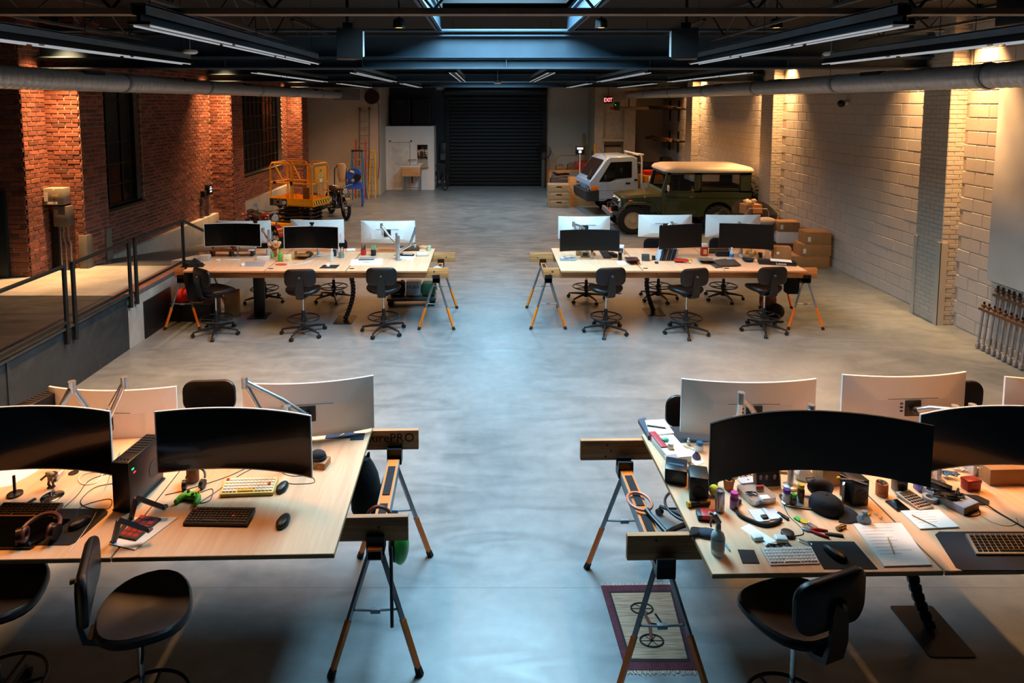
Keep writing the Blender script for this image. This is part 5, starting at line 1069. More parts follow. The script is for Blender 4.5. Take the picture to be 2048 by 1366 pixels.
def flowers(name, label, px, py, n, s, cols, z=T, vase=None, h=.18):
    t = thing(name, label, 'flowers', at(px, py, z)); rr = random.Random(px)
    if vase: MB().lathe([(.03, .0005), (.045, .02), (.04, .09), (.03, .11), (.034, .12)], n=16).build('vase', vase, t)
    for i in range(n):
        a = rr.random() * 2 * PI; r_ = s * math.sqrt(rr.random()); p = Vector((r_ * math.cos(a), r_ * math.sin(a) * .7, h + rr.uniform(-.4, .5) * s))
        b = MB(); k = 6; fs = .022 + rr.random() * .016
        for j in range(k): b.ball(p + Vector((fs * .7 * math.cos(j * 2 * PI / k), fs * .4 * math.sin(j * 2 * PI / k), fs * .5 * math.sin(j * 2.1))), fs * .6, n=6)
        f_ = b.build('bloom', mcol('bloom' + cols[i % len(cols)], cols[i % len(cols)], .7), t); MB().tube([(0, 0, .02), p], .003, 4).build('stem', M_green, f_)
    for i in range(5):
        a = i * 1.3; MB().ball((s * .9 * math.cos(a), s * .5 * math.sin(a), h * .6 + .02 * i), s * .3, (1, .4, .3), n=6).build('leaf', M_green, t)
flowers('posy', 'small posy of white and red flowers on the brown shelf', 470, 499, 9, .05, ['d8d0a0', '8c2a30', 'a8b870'], zs_, None, .04)
flowers('bouquet', 'orange and pink bouquet in a vase between the two far left screens', 549, 513, 16, .10, ['e8a050', 'e07a5a', 'c8a080', 'f0c890', 'b8a090'], T, mcol('vaseorange', 'a85a30'), .2)
boxat('white_tablet', 'white tablet under the brown shelf', 'tablet', 463, 520, (.28, .07, .012), 0, mcol('kbwhite', 'd8d4ce'), bev=.003); boxat('white_gadget', 'small white gadget under the brown shelf', 'gadget', 436, 522, (.07, .05, .03), 8, M_white, bev=.01)
sheet('grey_pad', 'grey mouse pad on the left far desk', 'desk mat', [(492, 523), (532, 523), (527, 533), (484, 533)], T, .003, mcol('greypad', '9a969a'), 'desk mats'); mouse('white mouse on the left far desk', 486, 531, 0, m=mcol('kbwhite', 'd8d4ce'))
boxat('pill_organiser', 'white key-like organiser box near the desk seam', 'organiser', 527, 520, (.2, .09, .06), 0, mcol('kbwhite', 'd8d4ce'))
t = jar('tumbler', 'tall white tumbler right of the brown shelf', 'cup', 537, 514, .035, .14, M_white, None, neck=1.0); MB().tube([(0, 0, .1), (.01, 0, .2)], .012, 6).build('pink_brush', mcol('pinkish', 'd88a80'), t)
def pump(label, px, py, m, h=.15, lid=None): jar('soap_bottle', label, 'bottle', px, py, .027, h, m, lid or m, .025, neck=.5)
M_bgreen = mcol('bottlegreen', '44b030', .25); pump('bright green bottle between the far left screens', 560, 523, M_bgreen); pump('short green bottle beside the pill organiser', 545, 517, mcol('softgreen', '7ab86a'), .09)
t = boxat('cream_box', 'cream carton with printed letters left of the yellow tube', 'carton', 575, 523, (.12, .06, .11), 3, mcol('creamcarton', 'e0d4a0'), bev=.003); text('carton_print', 'PSO', .03, M_ink, t, (0, -.0305, .03), (R(90), 0, 0))
jar('yellow_tube', 'yellow and clear tube behind the cream carton', 'bottle', 592, 517, .022, .12, mcol('tubeyellow', 'd8b040'), M_clear, .01, neck=1)
for i, (dz, w_, c_) in enumerate(((0, .2, 'cfc4b4'), (.022, .19, '7a2a2a'), (.044, .2, 'b0a898'), (.066, .18, '8a6a3a'))): boxat('book', '%s book of the flat stack behind the yellow tube' % ('bottom', 'second', 'third', 'top')[i], 'book', 606, 511, (w_, .14, .0215), 4 - 3 * i, mcol('bk' + c_, c_), z=T + dz, bev=.002, group='flat book stack far left')
t = thing('plush_toy', 'brown fuzzy toy below the webcam screen', 'toy', at(618, 514)); M_fuzz = mat('brown_fuzz', '6a4a2c', .95, bump=.8, bscale=80); MB().ball((0, 0, .05), .06, (1, .8, .85)).build('body', M_fuzz, t); MB().ball((.05, -.02, .06), .03).build('head', M_fuzz, t)
t = thing('red_cloth', 'crumpled red cloth at the front of the middle far left desk', 'cloth', at(563, 530)); rr = random.Random(3)
MB().loft([[(.1 * s_ * math.cos(a) * rr.uniform(.7, 1.2), .035 * s_ * math.sin(a) * rr.uniform(.7, 1.2), z_) for a in [2 * PI * i / 14 for i in range(14)]] for s_, z_ in ((1, .0008), (.9, .015), (.6, .024), (.05, .018))]).build('folds', mcol('clothred', 'c04a3c', .9), t, smooth=15)
cable('white_cable', 'white cable curving across the middle far left desk', [(572, 530), (600, 528), (625, 520), (640, 505)], .004, M_cable_w); squiggle('cable_bundle', 'white cables tangled behind the clear water bottle', 640, 512, .12, 14, .004, T, M_cable_w, 21)
sheet('mouse_mat', 'dark mouse mat on the middle far left desk', 'desk mat', [(647, 530), (680, 530), (672, 537), (638, 537)], T, .003, M_mat, 'desk mats'); mouse('white mouse on the dark far left mat', 656, 532, 5, T + .003, m=mcol('kbwhite', 'd8d4ce'))
def wbottle(label, px, py, blue=True):
    t = thing('water_bottle', label, 'bottle', at(px, py)); MB().lathe([(.028, .0005), (.032, .006), (.032, .12), (.028, .15), (.013, .185), (.013, .195)], n=16).build('body', M_clear, t); MB().lathe([(.015, .193), (.015, .21), (.001, .21)], n=12).build('cap', M_white if not blue else mcol('capblue', 'dfe6ea'), t)
    if blue: MB().lathe([(.0326, .06), (.0326, .11)], n=16, cap=False).build('label_band', mcol('labelblue', '2a6ab0'), t)
wbottle('clear water bottle on the middle far left desk', 664, 523, False); jar('black_can', 'black can behind the clear water bottle', 'can', 669, 512, .03, .1, M_blk, M_blk, .01)
t = jar('glass_jar', 'glass jar of pens right of the webcam screen', 'jar', 683, 515, .045, .09, mat('jar_glass', 'a8b4a8', .1, trans=.6), None)
for i in range(6): MB().cyl((.01 * (i - 3), 0, .02), (.018 * (i - 3), .01, .17), .005, n=6).build('pen', [mcol('pinkish', 'd88a80'), M_white, M_blk][i % 3], t)
boxat('folded_cloth', 'folded white cloth behind the jar of pens', 'cloth', 702, 502, (.16, .1, .04), 10, M_paper, bev=.018)
for px, py, mm, lb, pc in ((727, 510, M_red, 'red pen holder full of markers', '3a3a44'), (747, 511, M_blk, 'black pen cup full of green markers', '6ab890')):
    t = thing('pen_holder', lb, 'pen holder', at(px, py)); MB().lathe([(.04, .0005), (.044, .004), (.044, .1), (.038, .1), (.038, .02), (.001, .02)], n=8).build('cup', mm, t)
    for i in range(7): MB().cyl((.02 * math.cos(i), .02 * math.sin(i), .02), (.034 * math.cos(i * 1.3), .03 * math.sin(i * 1.3), .15 + .01 * (i % 3)), .006, n=6).build('marker', mcol('mk' + pc, pc), t)
for i in range(3): boxat('magazine', '%s grey magazine under the pen holders' % ('bottom', 'middle', 'top')[i], 'magazine', 734, 517, (.28 - .02 * i, .12, .009), 2 * i, mcol('mag%d' % i, ['9a9a94', 'b8b4aa', '8a8c88'][i]), z=T + .0095 * i, bev=.001, group='magazines under the pen holders')
t = sheet('poster_sheet', 'large white sheet with green print on the right far left desk', 'paper', [(703, 519), (766, 518), (764, 530), (700, 531)], T, .002, M_paper); MB().prism(rrect(.14, .05, .01), .002, .0026).build('green_print', mcol('printgreen', 'a0aa58'), t); text('logo_print', 'COMMONS', .022, mcol('printgrey', '8a8a80'), t, (0, .0, .003), (0, 0, 0), .0004); MB().bx(.195, .21, -.045, .045, .0004, .0024).build('orange_edge', mcol('edgeorange', 'e0a050'), t)
for i, (q, lb) in enumerate(((((757, 494), (792, 496), (788, 506), (752, 505)), 'left kraft paper sheet with dark lettering behind the arms'), (((782, 497), (812, 498), (806, 507), (778, 506)), 'right kraft paper sheet with dark lettering behind the arms'))):
    t = sheet('kraft_sheet', lb, 'paper', q, T + .001 * i, .0015, mcol('kraft', 'b88a5c')); 
    for k in range(3): MB().tube([(-.1 + .06 * k, .02 - .01 * k, .002), (-.07 + .06 * k, -.03, .002), (-.06 + .06 * k, .03, .002)], .004, 4).build('brush_stroke', M_blk, t)
sheet('laptop', 'closed black laptop at the back right of the far left desks', 'laptop', [(800, 494), (842, 494), (838, 502), (796, 502)], T, .02, M_blk2, 'laptops')
squiggle('cable_bundle', 'black cables at the foot of the aisle-end monitor arm', 797, 511, .07, 24, .006, T, seed=31); t = boxat('tray_of_pens', 'flat tray of pens near the aisle end', 'tray', 816, 511, (.2, .1, .02), -4, M_blk); [MB().cyl((-.08, -.03 + .012 * i, .024), (.08, -.03 + .014 * i, .024), .005, n=6).build('pen', mcol('tr%d' % (i % 3), ['b8b0a8', '8a7060', '5a5a60'][i % 3]), t) for i in range(5)]
sheet('note_paper', 'white paper under the pen tray at the aisle end', 'paper', [(802, 512), (830, 513), (826, 520), (798, 518)], T, .001, M_paper); boxat('paper_stack', 'crumpled pale papers at the aisle corner of the far left desks', 'papers', 845, 511, (.2, .12, .05), 6, mcol('paperpink', 'd8c8bc'), bev=.02, group='paper stacks')
boxat('comic_book', 'colourful book at the far back corner of the far left desks', 'book', 849, 497, (.17, .12, .04), -25, mcol('comic', 'd0a070'), bev=.002); jar('paper_cup', 'pale green cup at the far back corner of the far left desks', 'cup', 858, 501, .035, .08, mcol('cupgreen', 'a8c0a0'), None, neck=1.05); jar('dark_bottle', 'black-necked bottle right of the aisle-end monitor back', 'bottle', 830, 497, .022, .09, M_clear, M_blk, .06, neck=.5)
for px, py, Y, lb in ((511, 443, 10.22, 'black webcam clipped on the leftmost dark screen'), (624, 446, 10.18, 'black webcam clipped on the middle far left screen')):
    x_, z_ = PY(px, py, Y); t = thing('webcam', lb, 'webcam', (x_, Y, z_), 0, 'webcams'); MB().box((0, -.01, .0), (.075, .03, .03), bev=.01).build('body', M_blk, t); MB().cyl((0, -.025, 0), (0, -.03, 0), .011).build('lens', M_screen, t); MB().bx(-.02, .02, -.02, .02, -.04, -.014).build('clip', M_blk, t)
x_, z_ = PY(684, 470, 10.79); tag(MB().bx(-.012, .012, -.002, .0, -.05, .05).build('sticky_note', mcol('stickypink', 'e8a0b8', .8), loc=(x_, 10.70 - .04, z_)), 'pink paper strip stuck on the monitor back', 'note')
# under the far left desks
x_, y_ = P(352, 652); t = thing('black_crate', 'black crate on the floor under the left end of the far left desks', 'crate', (-4.75, 10.36, 0)); MB().bx(-.32, .32, -.2, .2, .0, .30, bev=.01).build('tub', M_blk, t); MB().bx(-.33, .33, -.21, .21, .28, .31, bev=.006).build('rim', mcol('rimgrey', '4a4448'), t)
t = thing('red_bag', 'bright red bag resting on the black crate', 'bag', (-4.9, 10.3, .311)); MB().loft([[(.16 * s_ * math.cos(a), .15 * s_ * math.sin(a), z_) for a in [2 * PI * i / 18 for i in range(18)]] for s_, z_ in ((.9, 0), (1.05, .04), (1, .12), (.75, .17), (.3, .19), (.02, .19))]).build('sack', mcol('bagred', 'c01a1a', .7), t); MB().tube([(-.06, 0, .18), (0, 0, .21), (.06, 0, .18)], .01, 6).build('handle', MATS['col_bagred'], t)
t = thing('coat', 'black coat hung over the left beam end of the far left desks', 'coat', (-4.5, 9.80, .45)); rr = random.Random(9)
MB().loft([[((.17 * s_ * math.cos(a)) + dx, .05 * (1 + .4 * math.sin(5 * a + z_ * 9)) * math.sin(a), z_) for a in [2 * PI * i / 22 for i in range(22)]] for s_, z_, dx in ((.45, 0, .05), (.9, .03, .04), (1, .2, .02), (1.05, .35, 0), (.9, .5, 0), (.8, .6, 0))]).build('body', MATS['black_cloth'], t)
MB().tube([(-.1, .0, .5), (-.02, .05, .62), (.1, .1, .5)], .05, 8).build('collar', MATS['black_cloth'], t)
boxat('cardboard_box', 'small open cardboard box in shadow right of the black coat', 'box', 408, 622, (.2, .25, .4), 10, M_card, z=0, group='cardboard boxes').location = (-4.22, 10.5, 0)
x_, y_ = P(830, 607); t = thing('floor_cart', 'low dark cart on the floor under the far left desks', 'cart', (x_ - .05, y_, 0), R(3)); MB().bx(-.42, .42, -.2, .2, .1, .15, bev=.01).build('deck', mcol('cartgrey', '2c3236', .5), t)
for sx in (-.36, .36): MB().cyl((sx, -.17, .05), (sx, -.13, .05), .05).cyl((sx, .13, .05), (sx, .17, .05), .05).build('wheel_pair', M_rubber, t)
t = thing('tote_bag', 'white printed tote bag on the low dark cart', 'bag', (x_ - .02, y_, .151)); MB().bx(-.13, .13, -.08, .08, 0, .27, bev=.03).build('sack', mcol('totewhite', '9aa0a4', .8), t); text('bag_print', 'MOKA', .075, M_blk, t, (0, -.0815, .16), (R(90), 0, 0))
t = thing('tote_bag', 'dark green bag behind the right far left sawhorse', 'bag', (x_ + .24, y_, .151)); MB().bx(-.12, .12, -.1, .1, 0, .24, bev=.05).build('sack', mcol('bagdkgreen', '15482c', .7), t); MB().tube([(.06, -.09, .2), (.12, -.1, .3), (.15, -.1, .12)], .012, 6).build('strap', MATS['col_bagdkgreen'], t)
t = thing('black_backpack', 'black bag on the left half of the low dark cart', 'bag', (x_ - .30, y_, .151)); MB().bx(-.13, .13, -.1, .1, 0, .26, bev=.05).build('sack', MATS['black_cloth'], t); MB().bx(-.1, .06, -.06, .05, .255, .275, bev=.008).build('white_papers', M_paper, t)
t = thing('plastic_bag', 'pale plastic bag tucked between the beams of the far left desks', 'bag', (-.80, 10.15, .79)); MB().ball((0, 0, .06), .09, (1, .9, .65)).build('sack', mcol('bagpale', 'a8b4c0', .5), t, smooth=15)
# ================================================================== FAR RIGHT DESKS: CLUTTER
t = boxat('paper_tray', 'grey tray of papers at the aisle end of the far right desks', 'tray', 1136, 520, (.25, .12, .03), -3, mcol('traygrey', '8a949a')); [MB().box((-.04 + .03 * i, .0, .037 + .012 * i), (.14, .08, .012), r=(0, 0, .3 * i)).build('paper_bundle', [M_paper, mcol('lilac', 'b0a4bc'), mcol('paperpink', 'd8c8bc')][i], t) for i in range(3)]
cable('white_cable', 'white charging cable on the aisle-end far right desk', [(1150, 505, T + .08), (1152, 515, T + .02), (1168, 530), (1185, 528), (1190, 524)], .004, M_cable_w)
boxat('gift_box', 'small brown box under the aisle-end black screen', 'box', 1156, 511, (.06, .06, .09), 8, M_card); t = boxat('label_printer', 'brown and black printer under the aisle-end black screen', 'printer', 1170, 514, (.14, .1, .09), -4, M_card); MB().bx(-.04, .04, -.052, -.05, .03, .085).build('front_plate', M_blk, t)
jar('spray_can', 'grey spray can under the aisle-end black screen', 'can', 1184, 518, .026, .13, mcol('cangrey', '98948c', .4), M_blk, .02); jar('orange_pot', 'small orange pot right of the grey spray can', 'pot', 1188, 511, .025, .05, mcol('potorange', 'd07a30'), None)
kboard('dark_keyboard', 'dark keyboard behind the aisle-end black screen', [(1198, 502), (1216, 502), (1222, 517), (1207, 517)], T, .015, M_blk, mcol('keyblack', '16110e'), rows=5, cols=6)
boxat('black_case', 'long black case right of the aisle-end screen', 'case', 1226, 513, (.07, .2, .06), 16, M_blk)
t = boxat('white_carton', 'white carton with dark picture right of the aisle-end screen', 'carton', 1242, 508, (.1, .1, .15), -18, M_cardw); MB().bx(-.04, .04, -.0515, -.05, .03, .11).build('picture', mcol('picdark', '3a3c48'), t)
jar('drink_can', 'black and orange can in front of the white carton', 'can', 1240, 520, .03, .13, mcol('canblack', '1c1814', .3), mcol('potorange', 'd07a30'), .008, mlabel=None); sheet('note_paper', 'scraps of white paper in front of the black and orange can', 'paper', [(1232, 523), (1248, 522), (1255, 529), (1238, 530)], T, .003, M_paper)
for i in range(5): boxat('book', '%s dark book in the stack by the first far right seam' % ('bottom', 'second', 'third', 'fourth', 'top')[i], 'book', 1264, 519, (.2 - .008 * i, .2, .017), -6 + 4 * i, mcol('bkd%d' % i, ['5a6068', '2a2426', '8a2a2a', '1c1c20', '3a1c1c'][i]), z=T + .0175 * i, bev=.002, group='dark book stack far right')
boxat('small_speaker', 'larger grey cube speaker in the middle of the far right desks', 'speaker', 1291, 521, (.12, .1, .1), -10, mcol('spkgrey', '35383c'), bev=.008); boxat('small_speaker', 'small black cube right of the grey cube speaker', 'speaker', 1307, 520, (.05, .05, .07), 0, M_blk)
for i in range(8): 
    l = at(1315 + 4.6 * i, 520); t = thing('book', '%s book of the leaning row below the middle tilted screen' % ('first', 'second', 'third', 'fourth', 'fifth', 'sixth', 'seventh', 'last')[i], 'book', l, (0, R(14), 0), 'leaning book row'); MB().bx(-.012, .012, -.07, .09, .004, .2, bev=.002).build('cover', mcol('lean%d' % i, ['b8c4d0', '2a3a4c', '15171a', '54483c', '1c1c20', '2c3440', '14161a', '7a7064'][i]), t); MB().bx(-.009, .009, -.068, .088, .2, .2015).build('page_block', M_paper, t)
boxat('bookend', 'dark blue bookend at the front of the leaning books', 'bookend', 1313, 527, (.05, .05, .03), 0, mcol('endblue', '22303c'))
jar('lens', 'black camera lens right of the leaning books', 'lens', 1345, 512, .035, .07, M_blk, M_blk2, .01, neck=.95)
for i in range(3): boxat('magazine', '%s magazine of the red-topped pile' % ('bottom', 'middle', 'top red')[i], 'magazine', 1362, 521, (.22, .15, .012), -18 + 5 * i, [mcol('bookblue', 'c9d2e2'), mcol('mag1', 'b8b4aa'), M_red][i], z=T + .0125 * i, bev=.001, group='red-topped magazine pile')
squiggle('cable_bundle', 'white charger and leads in front of the red magazines', 1374, 526, .07, 16, .006, T, M_cable_w, 41); jar('yellow_mug', 'small yellow mug right of the red magazines', 'cup', 1381, 523, .025, .05, mcol('tubeyellow', 'd8b040'), None, neck=1)
t = boxat('snack_box', 'tall red and white box right of the middle tilted screen', 'box', 1408, 511, (.1, .07, .2), 6, M_cardw); MB().bx(-.051, .051, -.036, .036, .0, .15).build('red_wrap', M_red, t); MB().bx(-.03, .03, -.0365, -.036, .03, .11).build('picture', mcol('packyellow', 'd8c070'), t)
for i in range(4): boxat('book', '%s book of the pale stack right of the red magazines' % ('bottom', 'second', 'third', 'top')[i], 'book', 1412, 520, (.27 - .02 * i, .13, .02), 4 - 5 * i, mcol('bkp%d' % i, ['c8ccd4', '4a5058', 'a8b0b8', '6a5a4a'][i]), z=T + .0205 * i, bev=.002, group='pale book stack far right')
kboard('dark_keyboard', 'dark keyboard behind the pale book stack', [(1418, 499), (1462, 499), (1464, 507), (1417, 507)], T, .015, M_blk, mcol('keyblack', '16110e'), rows=5, cols=14); boxat('black_case', 'black camera box behind the blue-labelled water bottle', 'case', 1445, 512, (.22, .1, .08), 0, M_blk)
wbottle('blue-labelled water bottle on the far right desks', 1463, 521); wbottle('clear plastic bottle beside the cardboard box on the far right desks', 1534, 517, False)
t = thing('black_bowl', 'black woven bowl right of the blue-labelled bottle', 'bowl', at(1496, 523)); MB().lathe([(.04, .0005), (.08, .02), (.095, .045), (.085, .05), (.06, .03), (.001, .03)], n=20).build('bowl', M_rubber, t)
t = thing('white_figure', 'small white cat-like figure left of the golden scraps', 'figurine', at(1482, 516)); MB().ball((0, 0, .04), .035, (1, .8, 1.1)).ball((-.02, 0, .09), .025).build('body', M_white, t); MB().ball((-.03, 0, .12), .008, (1, .6, 1.6)).ball((-.008, 0, .12), .008, (1, .6, 1.6)).build('ears', M_white, t)
for i in range(5):
    px, py = [(1494, 508), (1502, 513), (1510, 510), (1516, 515), (1500, 503)][i]; bag('wrapped_scrap', '%s crumpled golden wrapper on the far right desks' % ('leftmost', 'front', 'right', 'rightmost', 'rear')[i], px, py, .035, mcol('gold%d' % (i % 2), ['c89a4a', 'e0c890'][i % 2], .4), seed=50 + i)
jar('dark_mug', 'black mug right of the golden wrappers', 'cup', 1520, 515, .035, .08, M_blk, None, neck=1)
for i, (q, lb) in enumerate(((((1412, 523), (1452, 519), (1470, 531), (1432, 537)), 'lower grey laptop of the pair on the far right desks'), (((1422, 522), (1468, 520), (1482, 531), (1440, 533)), 'upper grey laptop of the pair on the far right desks'))): sheet('laptop', lb, 'laptop', q, T + .0165 * i, .016, mcol('laptopgrey', '4c4640', .4, metal=.4), 'laptops')
t = thing('laptop_box', 'flat black laptop box with white print and papers on top', 'box', at(1558, 529), R(-14)); MB().bx(-.3, .24, -.07, .12, .0005, .055, bev=.003).build('carton', M_blk, t); text('box_print', 'Lenovo', .05, M_white, t, (.02, -.0715, .028), (R(90), 0, 0)); MB().box((.03, .03, .058), (.3, .15, .006), r=(0, 0, R(-5))).build('papers', M_paper, t)
t = boxat('cardboard_box', 'cardboard box standing on the wall end of the far right desks', 'box', 1562, 516, (.26, .2, .19), -12, M_card, z=T + .03, group='cardboard boxes'); MB().bx(-.131, .131, -.02, .02, .1895, .191).build('tape', mcol('tapetan', 'b89a6c'), t); MB().bx(-.09, -.05, -.1015, -.1, .08, .12).build('shipping_mark', M_cardw, t)
boxat('book', 'thick white book under the standing cardboard box', 'book', 1562, 516, (.26, .2, .029), -12, M_cardw, bev=.002)
# under the far right desks
x_, y_ = P(1470, 610); t = thing('power_brick', 'grey power unit hanging under the far right desks', 'adapter', (x_ - .0, 10.4, .70), (0, R(18), 0)); MB().bx(-.14, .14, -.06, .06, 0, .14, bev=.01).build('case', mcol('brickgrey', '8a867c'), t); MB().bx(-.03, .02, -.062, .062, -.002, .142).build('strap', M_blk, t); MB().cyl((0, 0, .14), (0, 0, .255), .008, n=6).build('hanger', M_blk, t)
t = thing('black_backpack', 'black backpack on the floor by the wall-end sawhorse', 'bag', (4.62, 10.25, 0)); MB().ball((0, 0, .14), .2, (.9, .6, .7)).build('body', MATS['black_cloth'], t); MB().tube([(-.1, -.1, .1), (-.2, -.14, .02), (.1, -.15, .02)], .014, 6).build('strap', MATS['black_cloth'], t)
t = thing('shoulder_bag', 'brown leather bag behind the wall-end stool', 'bag', (P(1535, 612)[0], P(1535, 612)[1], 0)); MB().bx(-.14, .14, -.07, .07, 0, .2, bev=.05).build('body', M_brl, t); MB().tube([(-.12, 0, .18), (-.2, 0, .3), (.0, 0, .34), (.12, 0, .18)], .01, 6).build('strap', M_brl, t)
t = thing('tool_bag', 'black tool bag hanging at the wall-end beam', 'bag', (4.80, 10.05, .50)); MB().bx(-.1, .1, -.08, .08, 0, .28, bev=.03).build('body', MATS['black_cloth'], t); MB().ball((.1, -.1, .24), .05).build('flask', M_blk, t)
# ================================================================== BOXES BY THE RIGHT WALL
def crate(px, py, d, rz, lb, m=None, z=0, dy=0, tape=True, dx=0):
    l = P(px, py, 0); t = thing('cardboard_box', lb, 'box', (l[0] + dx, l[1] + d[1] / 2 + dy, z), R(rz), 'boxes by the right wall'); MB().bx(-d[0] / 2, d[0] / 2, -d[1] / 2, d[1] / 2, 0.0005, d[2], bev=.006).build('carton', m or M_card, t)
    if tape: MB().bx(-d[0] / 2 - .001, d[0] / 2 + .001, -.025, .025, d[2] - .06, d[2] + .001).build('tape', mcol('tapetan', 'b89a6c'), t)
    MB().bx(-d[0] / 2 + .04, -d[0] / 2 + .1, -d[1] / 2 - .002, -d[1] / 2, .06, .16).build('sticker', M_cardw, t)
    return t
crate(1618, 537, (.86, .5, .26), -2, 'long low cardboard box at the bottom of the wall pile')
crate(1632, 537, (.62, .42, .25), -3, 'second cardboard box up in the wall pile', z=.261)
crate(1636, 537, (.52, .4, .26), -4, 'topmost torn cardboard box against the right wall', z=.512, tape=False)
crate(1592, 522, (.5, .4, .34), 2, 'brown box at floor level behind the long low box', mcol('boxbrown', '6a4028', .8), dy=.25)
crate(1590, 522, (.52, .4, .26), -5, 'printed white cardboard carton in the wall pile', M_cardw, z=.341, dy=.25); crate(1588, 522, (.46, .38, .22), -5, 'brown lid box with red print on the printed carton', z=.602, dy=.25)
crate(1560, 515, (.3, .5, .62), 10, 'tall cardboard carton left of the printed white carton', dy=-.3, dx=-.8)
t = thing('garment_bag', 'dark blue bag draped over the wall pile', 'bag', (7.06, 15.1, 0)); MB().loft([[(.23 * s_ * math.cos(a), .22 * s_ * math.sin(a) * (1 + .15 * math.sin(3 * a)), z_) for a in [2 * PI * i / 20 for i in range(20)]] for s_, z_ in ((.9, 0), (1, .3), (1, .55), (.9, .68), (.5, .74), (.02, .75))]).build('sack', mcol('bagnavy', '141c28', .8), t)
# steel chair with cushion, box of packing, round dark seat
t = thing('steel_chair', 'tubular steel chair with pale cushion behind the boxes', 'chair', (6.3, 14.85, 0), R(-10)); MB().tube([(-.24, .2, 0), (-.24, .22, .95), (-.2, .22, 1.02), (.2, .22, 1.02), (.24, .22, .95), (.24, .2, 0)], .013, 8).build('back_frame', M_steel, t); MB().tube([(-.24, -.25, 0), (-.24, -.25, .62), (-.24, .2, .66)], .013, 8).tube([(.24, -.25, 0), (.24, -.25, .62), (.24, .2, .66)], .013, 8).build('side_frame', M_steel, t); MB().bx(-.24, .24, -.24, .22, .43, .47, bev=.015).build('seat', M_brl, t); MB().bx(-.27, -.21, -.25, .22, .64, .67).bx(.21, .27, -.25, .22, .64, .67).build('arm_pad', wood('walnut', '5a3018', '84502c'), t)
t = thing('cushion', 'pale rounded cushion lying on the steel chair', 'cushion', (6.42, 14.8, .68)); MB().ball((0, 0, .1), .22, (1.05, .8, .42), n=18).build('pad', mcol('cushionpale', 'c8b8a4', .9), t)
t = thing('round_chair', 'large dark round-backed chair behind the packing box', 'chair', (6.5, 15.66, 0)); MB().loft([[(.5 * math.cos(a) * s_, .45 * math.sin(a) * s_, z_ + (.25 * max(0, math.sin(a)) * k_)) for a in [2 * PI * i / 24 for i in range(24)]] for s_, z_, k_ in ((.6, 0, 0), (.8, .2, 0), (1, .55, .5), (1.05, .82, 1), (1.0, .86, 1), (.85, .7, .8), (.7, .45, 0), (.02, .42, 0))]).build('shell', mcol('chairdark', '16110f', .8), t)
t = thing('packing_box', 'open cardboard box stuffed with crumpled packing paper', 'box', (6.32, 15.45, 0), R(8)); MB().bx(-.2, .2, -.16, .16, .46, 1.08, bev=.006).build('carton', M_card, t)
rr = random.Random(4); pk = MB()
for i in range(14): pk.ball((rr.uniform(-.16, .16), rr.uniform(-.11, .11), 1.1 + rr.random() * .06), .06, (1, .7, .6), n=6, rot=(rr.random() * 3, rr.random() * 3, 0))
pk.build('packing_paper', mcol('packing', 'd8c09a', .9), t, smooth=12); MB().box((.06, -.19, .98), (.24, .01, .2), r=(R(-14), 0, 0)).build('flap', mcol('flaporange', 'b8703c', .85), t)
t = thing('tarp_bundle', 'dark draped bundle left of the packing box', 'bundle', (5.72, 15.55, 0)); MB().loft([[(.26 * s_ * math.cos(a), .22 * s_ * math.sin(a) * (1 + .2 * math.sin(4 * a)), z_) for a in [2 * PI * i / 18 for i in range(18)]] for s_, z_ in ((1, 0), (.95, .4), (.7, .75), (.35, .92), (.02, .96))]).build('cover', MATS['black_cloth'], t)
# pipe clamps leaning on the right wall
M_pipe = mat('pipe_grey', '98989a', .45, metal=.25, var=.2); M_jaw = mcol('clampbrown', '6a4426', .6)
def pclamp(): 
    t = thing('pipe_clamp', '', 'clamp', (0, 0, 0), 0, 'pipe clamps on the right wall'); MB().cyl((0, 0, .02), (0, 0, .78), .017, n=10).build('pipe', M_pipe, t); MB().box((0, 0, .76), (.06, .05, .045), bev=.01).build('head', M_jaw, t); MB().cyl((0, 0, .78), (0, 0, .83), .014, n=8).build('screw', M_blk, t); MB().box((0, 0, .06), (.05, .045, .09), bev=.008).build('foot_jaw', M_pipe, t); return t
pc = pclamp(); k = 0
ords = ['first', 'second', 'third', 'fourth', 'fifth', 'sixth', 'seventh', 'eighth', 'ninth', 'tenth', 'eleventh', 'twelfth']
for row, (x_, y0, n_, zt) in enumerate(((7.0, 9.02, 10, .66), (7.24, 9.12, 11, .86))):
    for i in range(n_):
        lb = '%s pipe clamp from the far end in the %s row by the right wall' % (ords[i], ('shorter front', 'taller back')[row]); loc = (x_, y0 - i * .095, .0); rot = (0, R(5), R(4 * math.sin(i * 2.3)))
        if k == 0: pc.location = loc; pc.rotation_euler = rot; pc['label'] = lb; pc.scale = (1, 1, zt / .8)
        else: q = dup(pc, loc, rot, lb); q.scale = (1, 1, zt / .8)
        k += 1
    tag(MB().bx(-.012, .012, -(n_ - 1) * .095 - .05, .05, 0, .035).build('clamp_rack', M_jaw, loc=(x_ + (.125 if row else .1) - .07, y0, zt * .84)), ('front', 'back')[row] + ' brown bar tying together a row of pipe clamps', 'rack')
